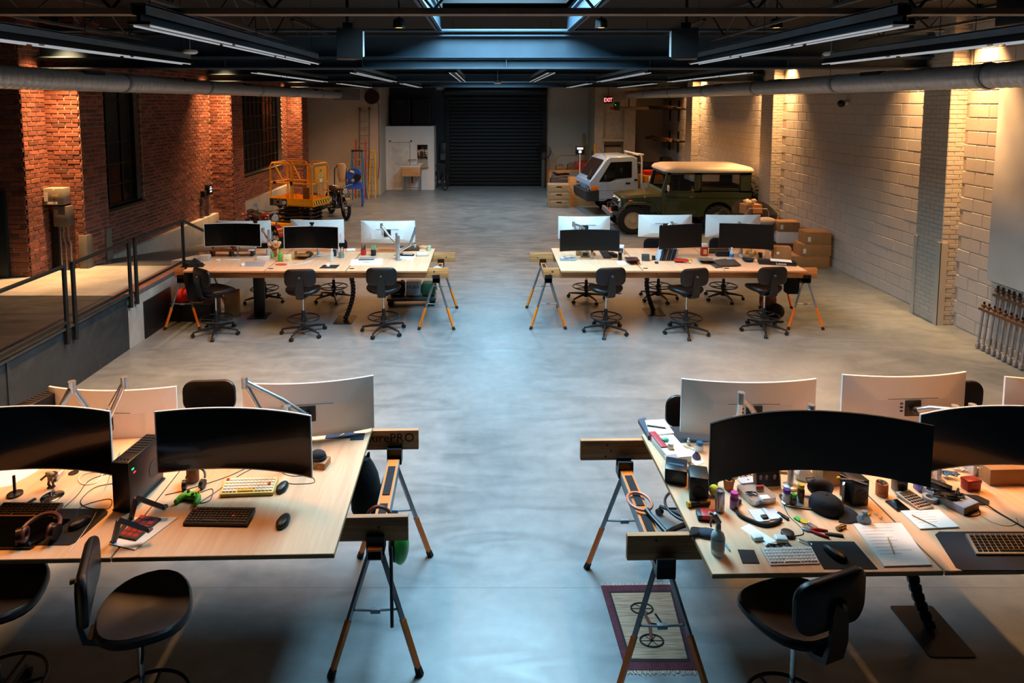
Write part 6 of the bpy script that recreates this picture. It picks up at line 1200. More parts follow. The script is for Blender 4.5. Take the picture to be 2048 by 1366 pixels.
# ================================================================== VEHICLES
M_olive = mat('olive_paint', '343c22', .3, var=.06, scale=2, coat=.4); M_roofw = mat('roof_cream', 'cfc6b4', .4, var=.04, scale=2); M_tyre = mat('tyre', '151515', .85, var=.2, scale=20, bump=.3); M_dglass = mat('dark_glass', '0a0e10', .04, var=.05, alpha=.3)
M_truck = mat('truck_skylit_blue_white', '8aa4c0', .3, var=.03, scale=2, coat=.4); M_bump = mat('bumper_dark', '1c2830', .5); M_hub = mcol('hubtan', 'b09c78', .4, metal=.2)  # bluish skylight mixed into the pale truck colour
def wheel(t, c, r, w_, rim, nm='wheel', ax='Y', lugs=22):
    M = Matrix.Translation(c) @ (Matrix.Rotation(PI / 2, 4, 'X') if ax == 'Y' else Matrix.Rotation(PI / 2, 4, 'Y'))
    o = MB().lathe([(r * .6, -w_ / 2), (r * .9, -w_ / 2), (r, -w_ * .36), (r, w_ * .36), (r * .9, w_ / 2), (r * .6, w_ / 2)], n=28, M=M, cap=False).build(nm, M_tyre, t)
    MB().lathe([(r * .62, -w_ / 2 - .004), (r * .58, -w_ * .3), (r * .25, -w_ * .35), (r * .2, -w_ / 2), (.001, -w_ / 2), (.001, w_ / 2), (r * .2, w_ / 2), (r * .25, w_ * .35), (r * .58, w_ * .3), (r * .62, w_ / 2 + .004)], n=24, M=M, cap=False).build('rim', rim, o)
    if lugs:
        lg = MB()
        for i in range(lugs):
            a = 2 * PI * i / lugs
            for s_ in (-1, 1): lg.box((r * math.cos(a + s_ * .07), r * math.sin(a + s_ * .07), s_ * w_ * .27), (.03, .07, w_ * .36), r=(0, 0, a))
        lo = lg.build('tread', M_tyre, o); lo.matrix_local = M
    return o
# ---- olive 4x4: x from the nose (0) to the tail, y from the near side (0) across
def suv():
    t = thing('off_road_car', 'olive green classic off-road car with cream roof behind the far right desks', 'car', (3.27, 17.05, 0), R(0)); W_ = 1.66
    arch = lambda cx, r, z0: [(cx + r * math.cos(a), z0 + r * math.sin(a)) for a in [PI - PI * i / 10 for i in range(11)]]
    # tub with rear wheel arch
    pf_ = [(1.36, .50), (2.48, .50)] + arch(2.88, .40, .52)[0:11] + [(3.72, .52), (3.74, .60), (3.74, 1.18), (1.36, 1.18)]
    b = MB(); b.loft([[(x, y, z) for x, z in pf_] for y in (.05, W_ - .05)]); b.build('body_tub', M_olive, t, smooth=20)
    # hood, cowl
    rings = []
    for x, hw, z0, z1 in ((.36, .52, .62, 1.03), (.44, .56, .6, 1.07), (.9, .62, .6, 1.12), (1.38, .72, .6, 1.17)):
        rings.append([(x, W_ / 2 + hw * c_, z0 + (z1 - z0) * f_) for c_, f_ in ((-1, 0), (-1, .82), (-.9, .95), (-.5, 1), (.5, 1), (.9, .95), (1, .82), (1, 0))])
    MB().loft(rings).build('hood', M_olive, t, smooth=25)
    # grille surround
    g = MB().bx(.33, .37, W_ / 2 - .55, W_ / 2 + .55, .60, 1.02, bev=.02).build('front_panel', M_olive, t); MB().bx(.315, .335, W_ / 2 - .46, W_ / 2 + .46, .70, .95, bev=.03).build('grille_bezel', mcol('bezelwhite', 'c4ccd0', .4), g); MB().bx(.305, .32, W_ / 2 - .24, W_ / 2 + .24, .74, .91).build('grille_mesh', M_blk, g)
    for s_ in (-1, 1): MB().cyl((.32, W_ / 2 + s_ * .35, .83), (.285, W_ / 2 + s_ * .35, .83), .09, .075, n=18).build('headlamp', M_chrome, t)
    # fenders
    for s_, y0, y1 in ((-1, 0.0, .36), (1, W_ - .36, W_)):
        path = [(.36, .78), (.42, .86), (.55, .90), (.95, .90), (1.08, .86), (1.28, .62), (1.38, .50)]
        b = MB(); b.loft([[(x, y0, z), (x, y1, z), (x, y1, z - .035), (x, y0, z - .06)] for x, z in path]); b.build('fender', M_olive, t)
        MB().bx(.50, .60, y0 + .10 if s_ < 0 else y1 - .16, y0 + .16 if s_ < 0 else y1 - .10, .905, .95, bev=.01).build('marker_lamp', mcol('markerorange', 'b05a30', .3), t)
        MB().bx(.9, 1.36, .17 if s_ < 0 else W_ - .2, .2 if s_ < 0 else W_ - .17, .5, .9).build('inner_panel', M_blk, t)
    # bumper, winch
    MB().bx(.02, .10, .2, W_ - .2, .46, .60, bev=.012).bx(.1, .38, .45, .55, .48, .58).bx(.1, .38, W_ - .55, W_ - .45, .48, .58).build('front_bumper', M_steel, t)
    MB().cyl((.2, W_ / 2 - .22, .66), (.2, W_ / 2 + .22, .66), .06).bx(.12, .28, W_ / 2 - .34, W_ / 2 - .22, .6, .74).bx(.12, .28, W_ / 2 + .22, W_ / 2 + .34, .6, .74).build('winch', M_blk2, t); MB().tube(bez([(.08, .4, .62), (.06, .5, .68), (.1, .55, .6), (.04, .62, .64)], 5), .015, 6).build('tow_shackle', M_red, t)
    MB().bx(.3, 3.7, .45, .55, .42, .52).bx(.3, 3.7, W_ - .55, W_ - .45, .42, .52).bx(2.4, 3.5, .5, W_ - .5, .5, .6).build('chassis', M_blk, t)
    # windscreen frame
    fr = [(1.38, 1.17), (1.52, 1.72)]
    b = MB()
    for y0, y1 in ((.10, .16), (W_ - .16, W_ - .10)): b.loft([[(x - .025, y0, z), (x + .025, y0, z), (x + .025, y1, z), (x - .025, y1, z)] for x, z in fr])
    b.box((1.40, W_ / 2, 1.20), (.05, W_ - .24, .09), r=(0, R(14), 0)).box((1.51, W_ / 2, 1.70), (.05, W_ - .24, .06), r=(0, R(14), 0)); b.build('windscreen_frame', mcol('screenframe', '4c5c4a', .35), t)
    MB().loft([[(1.40, .16, 1.24), (1.50, .16, 1.67), (1.50, W_ - .16, 1.67), (1.40, W_ - .16, 1.24)], [(1.405, .16, 1.24), (1.505, .16, 1.67), (1.505, W_ - .16, 1.67), (1.405, W_ - .16, 1.24)]]).build('windscreen', M_dglass, t, smooth=0)
    # upper sides: pillars and rails
    for y0, y1 in ((.06, .10), (W_ - .10, W_ - .06)):
        b = MB(); b.loft([[(1.40, y0, 1.18), (1.52, y0, 1.75), (1.60, y0, 1.75), (1.50, y0, 1.18)], [(1.40, y1, 1.18), (1.52, y1, 1.75), (1.60, y1, 1.75), (1.50, y1, 1.18)]])
        b.bx(2.22, 2.40, y0, y1, 1.17, 1.75).bx(3.42, 3.72, y0, y1, 1.17, 1.75).bx(1.5, 3.72, y0, y1, 1.68, 1.76).bx(1.44, 3.72, y0, y1, 1.16, 1.23).bx(2.36, 3.45, y0, y1, 1.2, 1.30)
        b.build('side_frame', M_olive, t)
        MB().bx(1.5, 2.24, (y0 + y1) / 2 - .003, (y0 + y1) / 2 + .003, 1.22, 1.69).build('door_window', M_dglass, t); MB().bx(2.40, 3.44, (y0 + y1) / 2 - .003, (y0 + y1) / 2 + .003, 1.29, 1.69).build('quarter_window', M_dglass, t)
        for px_ in (1.82,): MB().bx(px_ - .012, px_ + .012, y0, y1, 1.22, 1.69).build('vent_pillar', M_blk, t)
        MB().tube([(x_, (y0 if y0 < .5 else y1), z_) for x_, z_ in rrect(1.04, .42, .06, 4, 2.92, 1.49)], .012, 6, closed=True).build('window_seal', M_blk, t)
    MB().bx(3.70, 3.74, .1, W_ - .1, 1.17, 1.30).bx(3.70, 3.74, .1, .22, 1.3, 1.75).bx(3.70, 3.74, W_ - .22, W_ - .1, 1.3, 1.75).bx(3.70, 3.74, .1, W_ - .1, 1.66, 1.75).build('rear_frame', M_olive, t); MB().bx(3.715, 3.72, .22, W_ - .22, 1.3, 1.66).build('rear_window', M_dglass, t)
    # roof
    def rr_(s_, z_, n=28):
        return [(2.63 + (px_ ) * s_, W_ / 2 + py_ * s_, z_) for px_, py_ in rrect(2.42, 1.64, .22, 6)]
    MB().loft([rr_(.985, 1.74), rr_(1, 1.76), rr_(1, 1.79), rr_(.985, 1.83), rr_(.94, 1.875), rr_(.84, 1.91), rr_(.6, 1.93), rr_(.02, 1.935)]).build('roof', M_roofw, t)
    # door outline, hinges, handles, mirror, step
    dr_ = MB().bx(1.46, 2.26, .040, .052, .58, 1.17, bev=.006).build('door', M_olive, t); MB().box((2.13, .03, 1.06), (.10, .02, .025), bev=.006).build('handle', M_chrome, dr_); MB().box((1.47, .035, 1.02), (.06, .02, .05)).box((1.47, .035, .74), (.06, .02, .05)).build('hinge', M_olive, dr_)
    MB().bx(2.27, 2.272, .046, .05, .55, 1.74).bx(3.40, 3.402, .046, .05, .55, 1.74).build('panel_seam', M_blk, t); MB().bx(1.5, 3.7, .04, .05, 1.035, 1.05).build('waist_crease', M_olive, t)
    for y_, s_ in ((.0, -1), (W_, 1)): MB().tube([(1.5, y_ + .06 * -s_, 1.12), (1.48, y_ + s_ * .1, 1.2), (1.47, y_ + s_ * .14, 1.26)], .009, 6).build('mirror_arm', M_steel, t); MB().box((1.47, y_ + s_ * .15, 1.33), (.04, .10, .17), bev=.015).build('mirror', M_roofw, t)
    MB().box((.95, .21, 1.03), (.06, .02, .06), bev=.01).box((.95, .21, .98), (.02, .015, .1)).build('hood_latch', M_chrome, t)
    MB().bx(2.45, 3.4, .3, W_ - .3, .6, 1.02).bx(1.95, 2.2, .2, .75, 1.0, 1.5, bev=.05).bx(1.95, 2.2, W_ - .75, W_ - .2, 1.0, 1.5, bev=.05).build('seats', M_blk, t)
    MB().tube([(1.72, .42 + .17 * math.cos(a), 1.25 + .17 * math.sin(a)) for a in [2 * PI * i / 18 for i in range(18)]], .012, 6, closed=True).build('steering_wheel', M_blk, t)
    for x_ in (.60, 2.88):
        for y_ in (.13, W_ - .13): wheel(t, (x_, y_, .40), .40, .25, M_hub)
    t.scale = (1, 1, .95); wheel(t, (3.90, W_ / 2 - .25, 1.02), .39, .24, M_hub, 'spare_wheel', 'X'); MB().bx(3.74, 3.82, W_ / 2 - .4, W_ / 2 - .1, .95, 1.1).build('spare_carrier', M_blk2, t); MB().bx(3.76, 3.84, .15, W_ - .15, .5, .62).build('rear_bumper', M_steel, t)
suv()
# ---- cab-over pickup
def truck():
    t = thing('pickup_truck', 'pale cab-over pickup truck, skylight blue in its paint, behind the olive car', 'truck', (3.1, 19.95, 0), R(7)); W_ = 1.6
    side = [(.13, .72), (.04, .95), (.06, 1.06), (.14, 1.14), (.58, 1.74), (.70, 1.82), (1.45, 1.84), (1.58, 1.78), (1.62, 1.1), (1.62, .46), (1.28, .46)] + [(.95 + .34 * math.cos(a), .44 + .34 * math.sin(a)) for a in [.1 + (PI - .2) * i / 8 for i in range(9)]] + [(.5, .44), (.14, .46)]
    ys = [(0.0, .97, 0), (.04, 1.0, 0), (W_ - .04, 1.0, 0), (W_, .97, 0)]
    b = MB(); cx_, cz_ = .85, 1.1
    b.loft([[(cx_ + (x - cx_) * s_, y, cz_ + (z - cz_) * s_) for x, z in side] for y, s_, _ in ys]); b.build('cab_body', M_truck, t, smooth=30)
    # windscreen, side glass
    MB().loft([[(.175, .13, 1.20), (.545, .17, 1.715), (.545, W_ - .17, 1.715), (.175, W_ - .13, 1.20)], [(.155, .13, 1.205), (.53, .17, 1.725), (.53, W_ - .17, 1.725), (.155, W_ - .13, 1.205)]]).build('windscreen', mcol('screendark', '2a2420', .08), t, smooth=0)
    for y_, s_ in ((-.001, -1), (W_ + .001, 1)):
        wp_ = [(.36, 1.06), (.42, 1.17), (.72, 1.66), (1.40, 1.68), (1.40, 1.18), (.9, 1.14), (.72, 1.06)]
        MB().loft([[(x, y_, z) for x, z in wp_], [(x, y_ + s_ * .008, z) for x, z in wp_]]).build('side_window', mcol('glassblack', '0e1214', .08), t, smooth=0)
        d_ = MB().loft([[(x, y_, z) for x, z in ((.33, .52), (.33, 1.0), (.7, 1.05), (1.46, 1.12), (1.46, .52))], [(x, y_ + s_ * .01, z) for x, z in ((.335, .525), (.335, .995), (.7, 1.045), (1.455, 1.115), (1.455, .525))]]).build('door', M_truck, t, smooth=0)
        MB().box((1.28, y_ + s_ * .014, 1.0), (.15, .012, .05), bev=.01).build('door_handle', M_blk, d_); MB().box((.9, y_ + s_ * .013, .80), (1.1, .006, .012)).build('side_crease', M_truck, d_)
        MB().tube([(.5, y_, 1.2), (.5, y_ + s_ * .12, 1.22)], .01, 6).box((.52, y_ + s_ * .16, 1.2), (.05, .1, .16), bev=.02).build('mirror', M_blk, t)
        MB().box((1.54, y_ + s_ * .004, 1.10), (.1, .008, .06)).build('vent', M_blk, t)
    MB().box((.11, .25, 1.17), (.1, .3, .03), r=(0, R(-50), 0)).tube([(.14, .4, 1.2), (.3, .6, 1.4)], .008, 5).build('wipers', M_blk, t)
    # bumper and lamps
    MB().loft([[(.10, -.01, .46), (.03, -.01, .55), (.0, -.01, .76), (.36, -.012, .80), (.36, -.012, .46)], [(.02, .05, .44), (-.04, .05, .55), (-.05, .05, .76), (.36, .05, .80), (.36, .05, .44)], [(.02, W_ - .05, .44), (-.04, W_ - .05, .55), (-.05, W_ - .05, .76), (.36, W_ - .05, .80), (.36, W_ - .05, .44)], [(.10, W_ + .01, .46), (.03, W_ + .01, .55), (.0, W_ + .01, .76), (.36, W_ + .01, .80), (.36, W_ + .01, .46)]]).build('bumper', M_bump, t)
    for y0, y1 in ((.0, .34), (W_ - .34, W_)):
        MB().bx(.03, .08, y0 + (.06 if y0 < 1 else 0), y1 - (0 if y0 < 1 else .06), .78, .92, bev=.01).build('headlamp', M_chrome, t)
    for y_ in (-.006, W_ - .03): MB().bx(.1, .34, y_, y_ + .036, .78, .93, bev=.01).build('turn_lamp', mcol('amberlamp', 'c86a1c', .3), t)
    # bed and headboard rack
    MB().bx(1.70, 4.0, .0, W_, .62, .70).bx(1.70, 4.0, 0, .03, .70, 1.0).bx(1.70, 4.0, W_ - .03, W_, .70, 1.0).bx(3.97, 4.0, 0, W_, .7, 1.0).build('load_bed', M_truck, t)
    b = MB()
    for y_ in (.06, W_ - .06): b.tube([(1.74, y_, .7), (1.74, y_, 1.78), (1.70, y_, 1.88)], .03, 8)
    b.tube([(1.70, .06, 1.88), (1.70, W_ - .06, 1.88)], .03, 8).tube([(1.74, .06, 1.6), (1.74, W_ - .06, 1.6)], .022, 8); b.build('headboard_rack', mcol('rackwhite', 'c8ccd0', .4), t)
    MB().bx(1.6, 1.8, .04, .5, 1.86, 1.90).build('rack_shelf', mcol('rackwhite', 'c8ccd0', .4), t); MB().tube([(.62, .1, 1.78), (.35, .05, 2.1)], .005, 5).build('aerial', M_blk, t)
    MB().bx(.5, 3.8, .4, .5, .4, .62).bx(.5, 3.8, W_ - .5, W_ - .4, .4, .62).build('chassis', M_blk, t)
    for x_ in (.95, 3.2):
        for y_ in (.10, W_ - .10): wheel(t, (x_, y_, .29), .29, .17, mcol('rimgrey2', '7a8088', .4, metal=.5), lugs=0)
    MB().bx(1.9, 2.5, .2, .8, .71, 1.2, bev=.02).build('crate_load', mcol('loadamber', 'b07a30', .7), t); MB().bx(2.0, 2.4, .3, .7, 1.2, 1.34, bev=.02).build('red_load', M_red, t)
truck()
# ---- yellow scissor lift
def lift():
    a_ = R(158); t = thing('scissor_lift', 'yellow scissor lift with railed platform left of the aisle', 'lift', (-4.46, 16.42, 0), a_)
    # local: x along the platform (0..1.35), y across (-.72..0)
    M_y = mat('lift_yellow', 'e39a14', .4, var=.05); L, Wd = 1.36, .72
    MB().bx(.02, L + .05, -Wd, 0, .10, .36, bev=.02).build('chassis', M_y, t)
    for x_ in (.22, L - .15):
        for y_ in (-.06, -Wd + .06): wheel(t, (x_, y_, .13), .13, .1, M_blk, lugs=0)
    sc = MB()
    for i in range(4):
        z0 = .38 + .10 * i; z1 = z0 + .09
        for y_ in (-.12, -Wd + .12): sc.tube([(.15, y_, z0), (L - .15, y_, z1)], .028, 4).tube([(.15, y_ + .05, z1), (L - .15, y_ + .05, z0)], .028, 4)
        for x_ in (.2, L - .2): sc.cyl((x_, -.1, z0 + .04), (x_, -Wd + .1, z0 + .04), .016, n=8)
    sc.build('scissor_stack', mcol('stackblack', '16171a', .4), t)
    pz = .83
    MB().bx(0, L, -Wd, 0, pz, pz + .03).bx(0, L, -.012, .0, pz, pz + .2).bx(0, L, -Wd, -Wd + .012, pz, pz + .2).bx(0, .012, -Wd, 0, pz, pz + .2).bx(L - .012, L, -Wd, 0, pz, pz + .2).build('platform', M_y, t)
    rt, rm = 1.93, 1.42; r_ = .019
    def loop(pts): return MB().tube(pts, r_, 8).build('guard_rail', M_y, t)
    for y_ in (-.02, -Wd + .02):
        for x0, x1 in ((.03, .62), (.68, L - .03)):
            loop([(x0, y_, pz + .1), (x0, y_, rt - .08), (x0 + .03, y_, rt - .02), (x0 + .08, y_, rt), (x1 - .08, y_, rt), (x1 - .03, y_, rt - .02), (x1, y_, rt - .08), (x1, y_, pz + .1)]); loop([(x0, y_, rm), (x1, y_, rm)])
        loop([(.9, y_, rm), (1.2, y_, rt - .02)])
    for x_ in (.02, L - .02): loop([(x_, -.03, pz + .1), (x_, -.03, rt - .08), (x_, -.1, rt), (x_, -Wd + .1, rt), (x_, -Wd + .03, rt - .08), (x_, -Wd + .03, pz + .1)]); loop([(x_, -.03, rm), (x_, -Wd + .03, rm)])
    for y_ in (-.26, -.48): loop([(.02, y_, pz + .1), (.02, y_, rm)])
    # end panel with maker's mark, hazard stripe (faces local -x)
    p_ = MB().bx(-.004, .012, -.60, -.12, rm, rt - .08, bev=.004).build('sign_panel', M_y, t)
    text('panel_lettering', 'JCB', .15, M_white, p_, (-.0065, -.36, 1.62), (R(90), 0, R(-90)), .0015); text('panel_lettering_shadow', 'JCB', .155, M_blk, p_, (-.005, -.362, 1.617), (R(90), 0, R(-90)), .0008)
    MB().cyl((-.006, -.36, 1.755), (-.004, -.36, 1.755), .035, n=16).build('green_badge', mcol('badgegreen', '3a9a5a'), p_); MB().bx(-.006, -.004, -.42, -.3, 1.45, 1.54).build('data_plate', M_cardw, p_)
    hz = MB().bx(-.006, -.001, -.66, -.06, pz + .06, pz + .15).build('hazard_strip', M_blk, t)
    for i in range(6): MB().loft([[(-.008, -.64 + .1 * i, pz + .065), (-.008, -.59 + .1 * i, pz + .065), (-.008, -.555 + .1 * i, pz + .145), (-.008, -.605 + .1 * i, pz + .145)], [(-.006, -.64 + .1 * i, pz + .065), (-.006, -.59 + .1 * i, pz + .065), (-.006, -.555 + .1 * i, pz + .145), (-.006, -.605 + .1 * i, pz + .145)]]).build('hazard_stripe', mcol('hazyellow', 'e8c81a'), hz)
    sp = MB().bx(L * .60, L, .001, .006, pz - .02, pz + .17).build('side_name_plate', M_blk, t); text('side_lettering', 'JCB', .2, mcol('sideletter', '8a8486'), sp, (L * .80, .0075, pz + .075), (R(90), 0, R(180)), .001)
    MB().bx(.12, .32, -.06, -.02, pz + .2, pz + .5, bev=.01).build('control_box', mcol('ctlbrown', '7a4a1c'), t); MB().box((1.2, -.03, rm), (.1, .06, .06)).box((.66, -.03, rm), (.08, .06, .1)).build('gate_latch', M_blk, t)
lift()
# ---- motorcycles
def moto(loc, heading, tank, label, sidecar=False, lean=6, steer=0):
    t = thing('motorcycle', label, 'motorcycle', loc, (0, 0, math.atan2(heading[1], heading[0])), 'parked motorcycles')  # local +x forward
    M_eng = mcol('engine', '4a4a4c', .4, metal=.6); r = .33
    def whl(x, nm):
        M = Matrix.Translation((x, 0, r)) @ Matrix.Rotation(PI / 2, 4, 'X')
        o = MB().lathe([(r - .07, -.04), (r - .03, -.055), (r, -.03), (r, .03), (r - .03, .055), (r - .07, .04)], n=28, M=M, cap=False).build(nm, M_tyre, t); MB().tube([(x + (r - .075) * math.cos(a), 0, r + (r - .075) * math.sin(a)) for a in [2 * PI * i / 24 for i in range(24)]], .014, 6, closed=True).build('rim', M_chrome, o)
        h_ = MB().cyl((x, -.06, r), (x, .06, r), .05, n=12)
        for i in range(12):
            a = 2 * PI * i / 12; h_.cyl((x, .03 * (-1) ** i, r), (x + (r - .08) * math.cos(a), 0, r + (r - .08) * math.sin(a)), .003, n=4)
        h_.build('hub_and_spokes', M_steel, o)
    whl(.72, 'front_wheel'); whl(-.68, 'rear_wheel')
    b = MB()
    for s_ in (-1, 1): b.tube([(.72, s_ * .085, r), (.50, s_ * .085, .86)], [.022, .026], 8)
    b.build('fork', M_steel, t)
    MB().loft([[(.72 + (r + .035) * math.cos(a), y_, r + (r + .035) * math.sin(a)) for a in [R(20) + R(130) * i / 8 for i in range(9)]] for y_ in (-.07, 0, .07)], closed=False).build('front_mudguard', tank, t); MB().loft([[(-.68 + (r + .04) * math.cos(a), y_, r + (r + .04) * math.sin(a)) for a in [R(20) + R(150) * i / 8 for i in range(9)]] for y_ in (-.08, 0, .08)], closed=False).build('rear_mudguard', tank, t)
    MB().cyl((.56, 0, .86), (.68, 0, .85), .085, .10, n=18).build('headlamp', M_blk2, t); MB().cyl((.68, 0, .85), (.69, 0, .85), .09, .08, n=18).build('headlamp_glass', M_chrome, t)
    MB().tube([(.34, -.38, .99), (.46, -.3, 1.03), (.48, -.08, .98), (.48, .08, .98), (.46, .3, 1.03), (.34, .38, .99)], .014, 8).build('handlebar', M_chrome, t)
    for s_ in (-1, 1): MB().cyl((.28, s_ * .40, .985), (.38, s_ * .37, .995), .019).build('grip', M_blk, t); MB().tube([(.44, s_ * .28, 1.03), (.42, s_ * .34, 1.14)], .006, 5).cyl((.42, s_ * .34, 1.14), (.43, s_ * .34, 1.14), .05, n=12).build('mirror', M_chrome, t)
    MB().loft([[(x, w_ * math.cos(a), z + h_ * math.sin(a)) for a in [2 * PI * i / 14 for i in range(14)]] for x, w_, h_, z in ((.46, .04, .05, .80), (.40, .11, .09, .80), (.2, .15, .115, .79), (.0, .12, .09, .76), (-.06, .05, .05, .75))]).build('fuel_tank', tank, t)
    MB().loft([[(x, w_ * math.cos(a), z + .05 * math.sin(a)) for a in [2 * PI * i / 12 for i in range(12)]] for x, w_, z in ((-.02, .08, .76), (-.2, .13, .77), (-.5, .14, .80), (-.78, .10, .83))]).build('saddle', M_leather, t)
    MB().tube([(.48, 0, .88), (.3, 0, .66), (.22, 0, .36), (-.2, 0, .32), (-.3, 0, .6), (.3, 0, .70)], .02, 8).tube([(-.3, .08, .62), (-.85, .08, .72)], .016, 6).tube([(-.3, -.08, .62), (-.85, -.08, .72)], .016, 6).build('frame', M_blk2, t)
    MB().bx(-.12, .22, -.13, .13, .27, .46, bev=.04).cyl((.08, -.0, .44), (.16, 0, .66), .09, .085, n=14).cyl((-.05, -.22, .40), (-.05, .22, .40), .07, n=14).build('engine', M_eng, t)
    MB().tube([(.2, -.12, .5), (.28, -.15, .3), (0, -.17, .24), (-.8, -.17, .30)], [.02, .022, .025, .035], 8).build('exhaust', M_chrome, t); MB().cyl((-.88, 0, .74), (-.93, 0, .74), .05, n=12).build('tail_lamp', M_red, t)
    for s_ in (-1, 1): MB().ball((-.86, s_ * .16, .74), .035, n=8).ball((.56, s_ * .17, .84), .03, n=8).build('indicator', mcol('amberlamp', 'c86a1c'), t); MB().tube([(-.68, s_ * .10, r), (-.5, s_ * .1, .68)], .024, 8).build('shock', M_chrome, t)
    MB().tube([(.05, .1, .3), (.0, .3, .02)], .012, 6).build('side_stand', M_blk2, t)
    if sidecar:
        MB().loft([[(x, -.62 + w_ * math.cos(a), z + h_ * math.sin(a)) for a in [2 * PI * i / 16 for i in range(16)]] for x, w_, h_, z in ((.55, .04, .04, .42), (.4, .17, .13, .44), (0, .26, .2, .48), (-.5, .27, .22, .50), (-.75, .15, .15, .5))]).build('sidecar_body', tank, t); MB().ball((.62, -.85, .6), .07).build('sidecar_lamp', M_chrome, t)
        M = Matrix.Translation((-.15, -.98, r)) @ Matrix.Rotation(PI / 2, 4, 'X'); MB().lathe([(r - .08, -.04), (r - .02, -.05), (r, 0), (r - .02, .05), (r - .08, .04)], n=24, M=M, cap=False).build('sidecar_wheel', M_tyre, t); MB().tube([(.1, 0, .3), (.1, -.6, .32)], .02, 6).tube([(-.15, -.6, .33), (-.15, -.98, .33)], .02, 6).build('sidecar_strut', M_blk2, t)
    return t
moto((-4.62, 19.9, 0), (.52, -.85), mat('moto_green_black', '1d2422', .4), 'dark green motorcycle with sidecar behind the yellow lift', True)
moto((-5.36, 15.35, 0), (.66, -.75), mat('moto_red', '7a1418', .3, coat=.4), 'red-tanked motorcycle behind the far left monitors')
# ================================================================== BACK OF THE HALL
def wpt(px, py, Y): x, z = PY(px, py, Y); return (x, Y, z)
# ladders against the back left wall
def ladder(name, label, x, y, h, w_, m, rungs, lean=10, mr=None):
    t = thing(name, label, 'ladder', (x, y, 0), (R(-lean), 0, 0), 'ladders')
    for s_ in (-1, 1): MB().bx(s_ * w_ / 2 - .02, s_ * w_ / 2 + .02, -.035, .035, 0, h, bev=.004).build('stile', m, t)
    for i in range(rungs): MB().cyl((-w_ / 2, 0, .3 + (h - .45) * i / (rungs - 1)), (w_ / 2, 0, .3 + (h - .45) * i / (rungs - 1)), .016, n=8).build('rung', mr or M_alu, t)
    return t
lt = ladder('extension_ladder', 'tall grey extension ladder leaning on the back left wall', -4.62, 24.05, 3.3, .36, mcol('laddergrey', '6a5a50', .5), 11, 8)
for s_ in (-1, 1): MB().bx(s_ * .18 - .05, s_ * .18 + .05, -.04, .04, 3.27, 3.34, bev=.01).build('end_cap', mcol('capred', '7a2a24'), lt)
ladder('extension_ladder', 'red extension ladder in front of the tall grey one', -4.68, 23.72, 2.15, .36, M_red, 7, 8)
def stepladder(label, x, y, h, w_, m, mtop, rz=0):
    t = thing('step_ladder', label, 'ladder', (x, y, 0), rz, 'ladders')
    for s_ in (-1, 1):
        MB().tube([(s_ * w_ / 2 * 1.25, -.3, 0), (s_ * w_ / 2 * .8, 0, h)], .022, 4).build('front_rail', m, t); MB().tube([(s_ * w_ / 2 * 1.25, .35, 0), (s_ * w_ / 2 * .8, .03, h)], .02, 4).build('rear_rail', m, t)
    for i in range(5):
        f = (i + 1) / 6; MB().box((0, -.3 + .3 * f, h * f), (w_ * (1.25 - .45 * f), .07, .02)).build('step', M_alu, t)
    MB().bx(-w_ / 2 * .95, w_ / 2 * .95, -.06, .09, h, h + .05, bev=.01).build('top_cap', mtop, t)
stepladder('teal step ladder with dark top by the blue machine', -4.62, 22.95, 1.78, .42, mcol('laddteal', '2a6a88'), M_blk)
stepladder('yellow step ladder folded beside the wall corner', -4.24, 23.95, 1.7, .2, mcol('laddyellow', 'd0a428'), mcol('laddyellow', 'd0a428'))
# blue stand machine
t = thing('blue_machine', 'bright blue tumbling machine on a blue stand', 'machine', (-4.52, 21.9, 0), R(8)); M_bl = mat('machine_blue', '1f4ab0', .4, var=.08)
for x_ in (-.24, .24):
    for y_ in (-.2, .2): l_ = MB().tube([(x_ * 1.1, y_ * 1.1, .06), (x_, y_, .62)], .022, 4).build('stand_leg', M_bl, t); MB().ball((x_ * 1.1, y_ * 1.1, .03), .03, n=8).build('caster', M_blk, l_)
MB().loft([[(-.30, -.24, .6), (.30, -.24, .6), (.30, .24, .6), (-.30, .24, .6)], [(-.22, -.2, .85), (.26, -.2, .78), (.26, .2, .78), (-.22, .2, .85)]]).build('hopper', M_bl, t); MB().cyl((0, -.24, 1.06), (0, .2, 1.06), .25, n=24).build('drum', M_bl, t)
MB().cyl((.12, -.3, 1.0), (.12, -.24, 1.0), .12, n=16).build('guard_disc', M_blk, t); MB().box((-.05, -.255, 1.2), (.14, .01, .07), r=(0, R(20), 0)).build('yellow_sticker', mcol('packyellow', 'd8c070'), t)
for x_ in (-.14, -.02): MB().cyl((x_, -.25, .98), (x_, -.265, .98), .02, n=10).build('knob', M_chrome, t)
t = thing('hand_truck', 'dark hand truck with draped tan cloth beside the blue machine', 'hand truck', (-5.12, 22.4, 0)); MB().tube([(-.2, 0, .1), (-.2, .1, 1.2), (-.1, .1, 1.32), (.1, .1, 1.32), (.2, .1, 1.2), (.2, 0, .1)], .018, 8).build('frame', M_blk2, t); MB().bx(-.22, .22, -.2, .02, .01, .03).build('toe_plate', M_blk2, t); [MB().cyl((q - .03, .06, .13), (q + .03, .06, .13), .13).build('wheel', M_rubber, t) for q in (-.25, .25)]
MB().loft([[(.16 * s_ * math.cos(a) + .05, .06 * math.sin(a) + .1, z_) for a in [2 * PI * i / 14 for i in range(14)]] for s_, z_ in ((.6, .75), (.9, .95), (1, 1.2), (.8, 1.38), (.1, 1.4))]).build('cloth', mcol('clothtan', 'b09a80', .9), t)
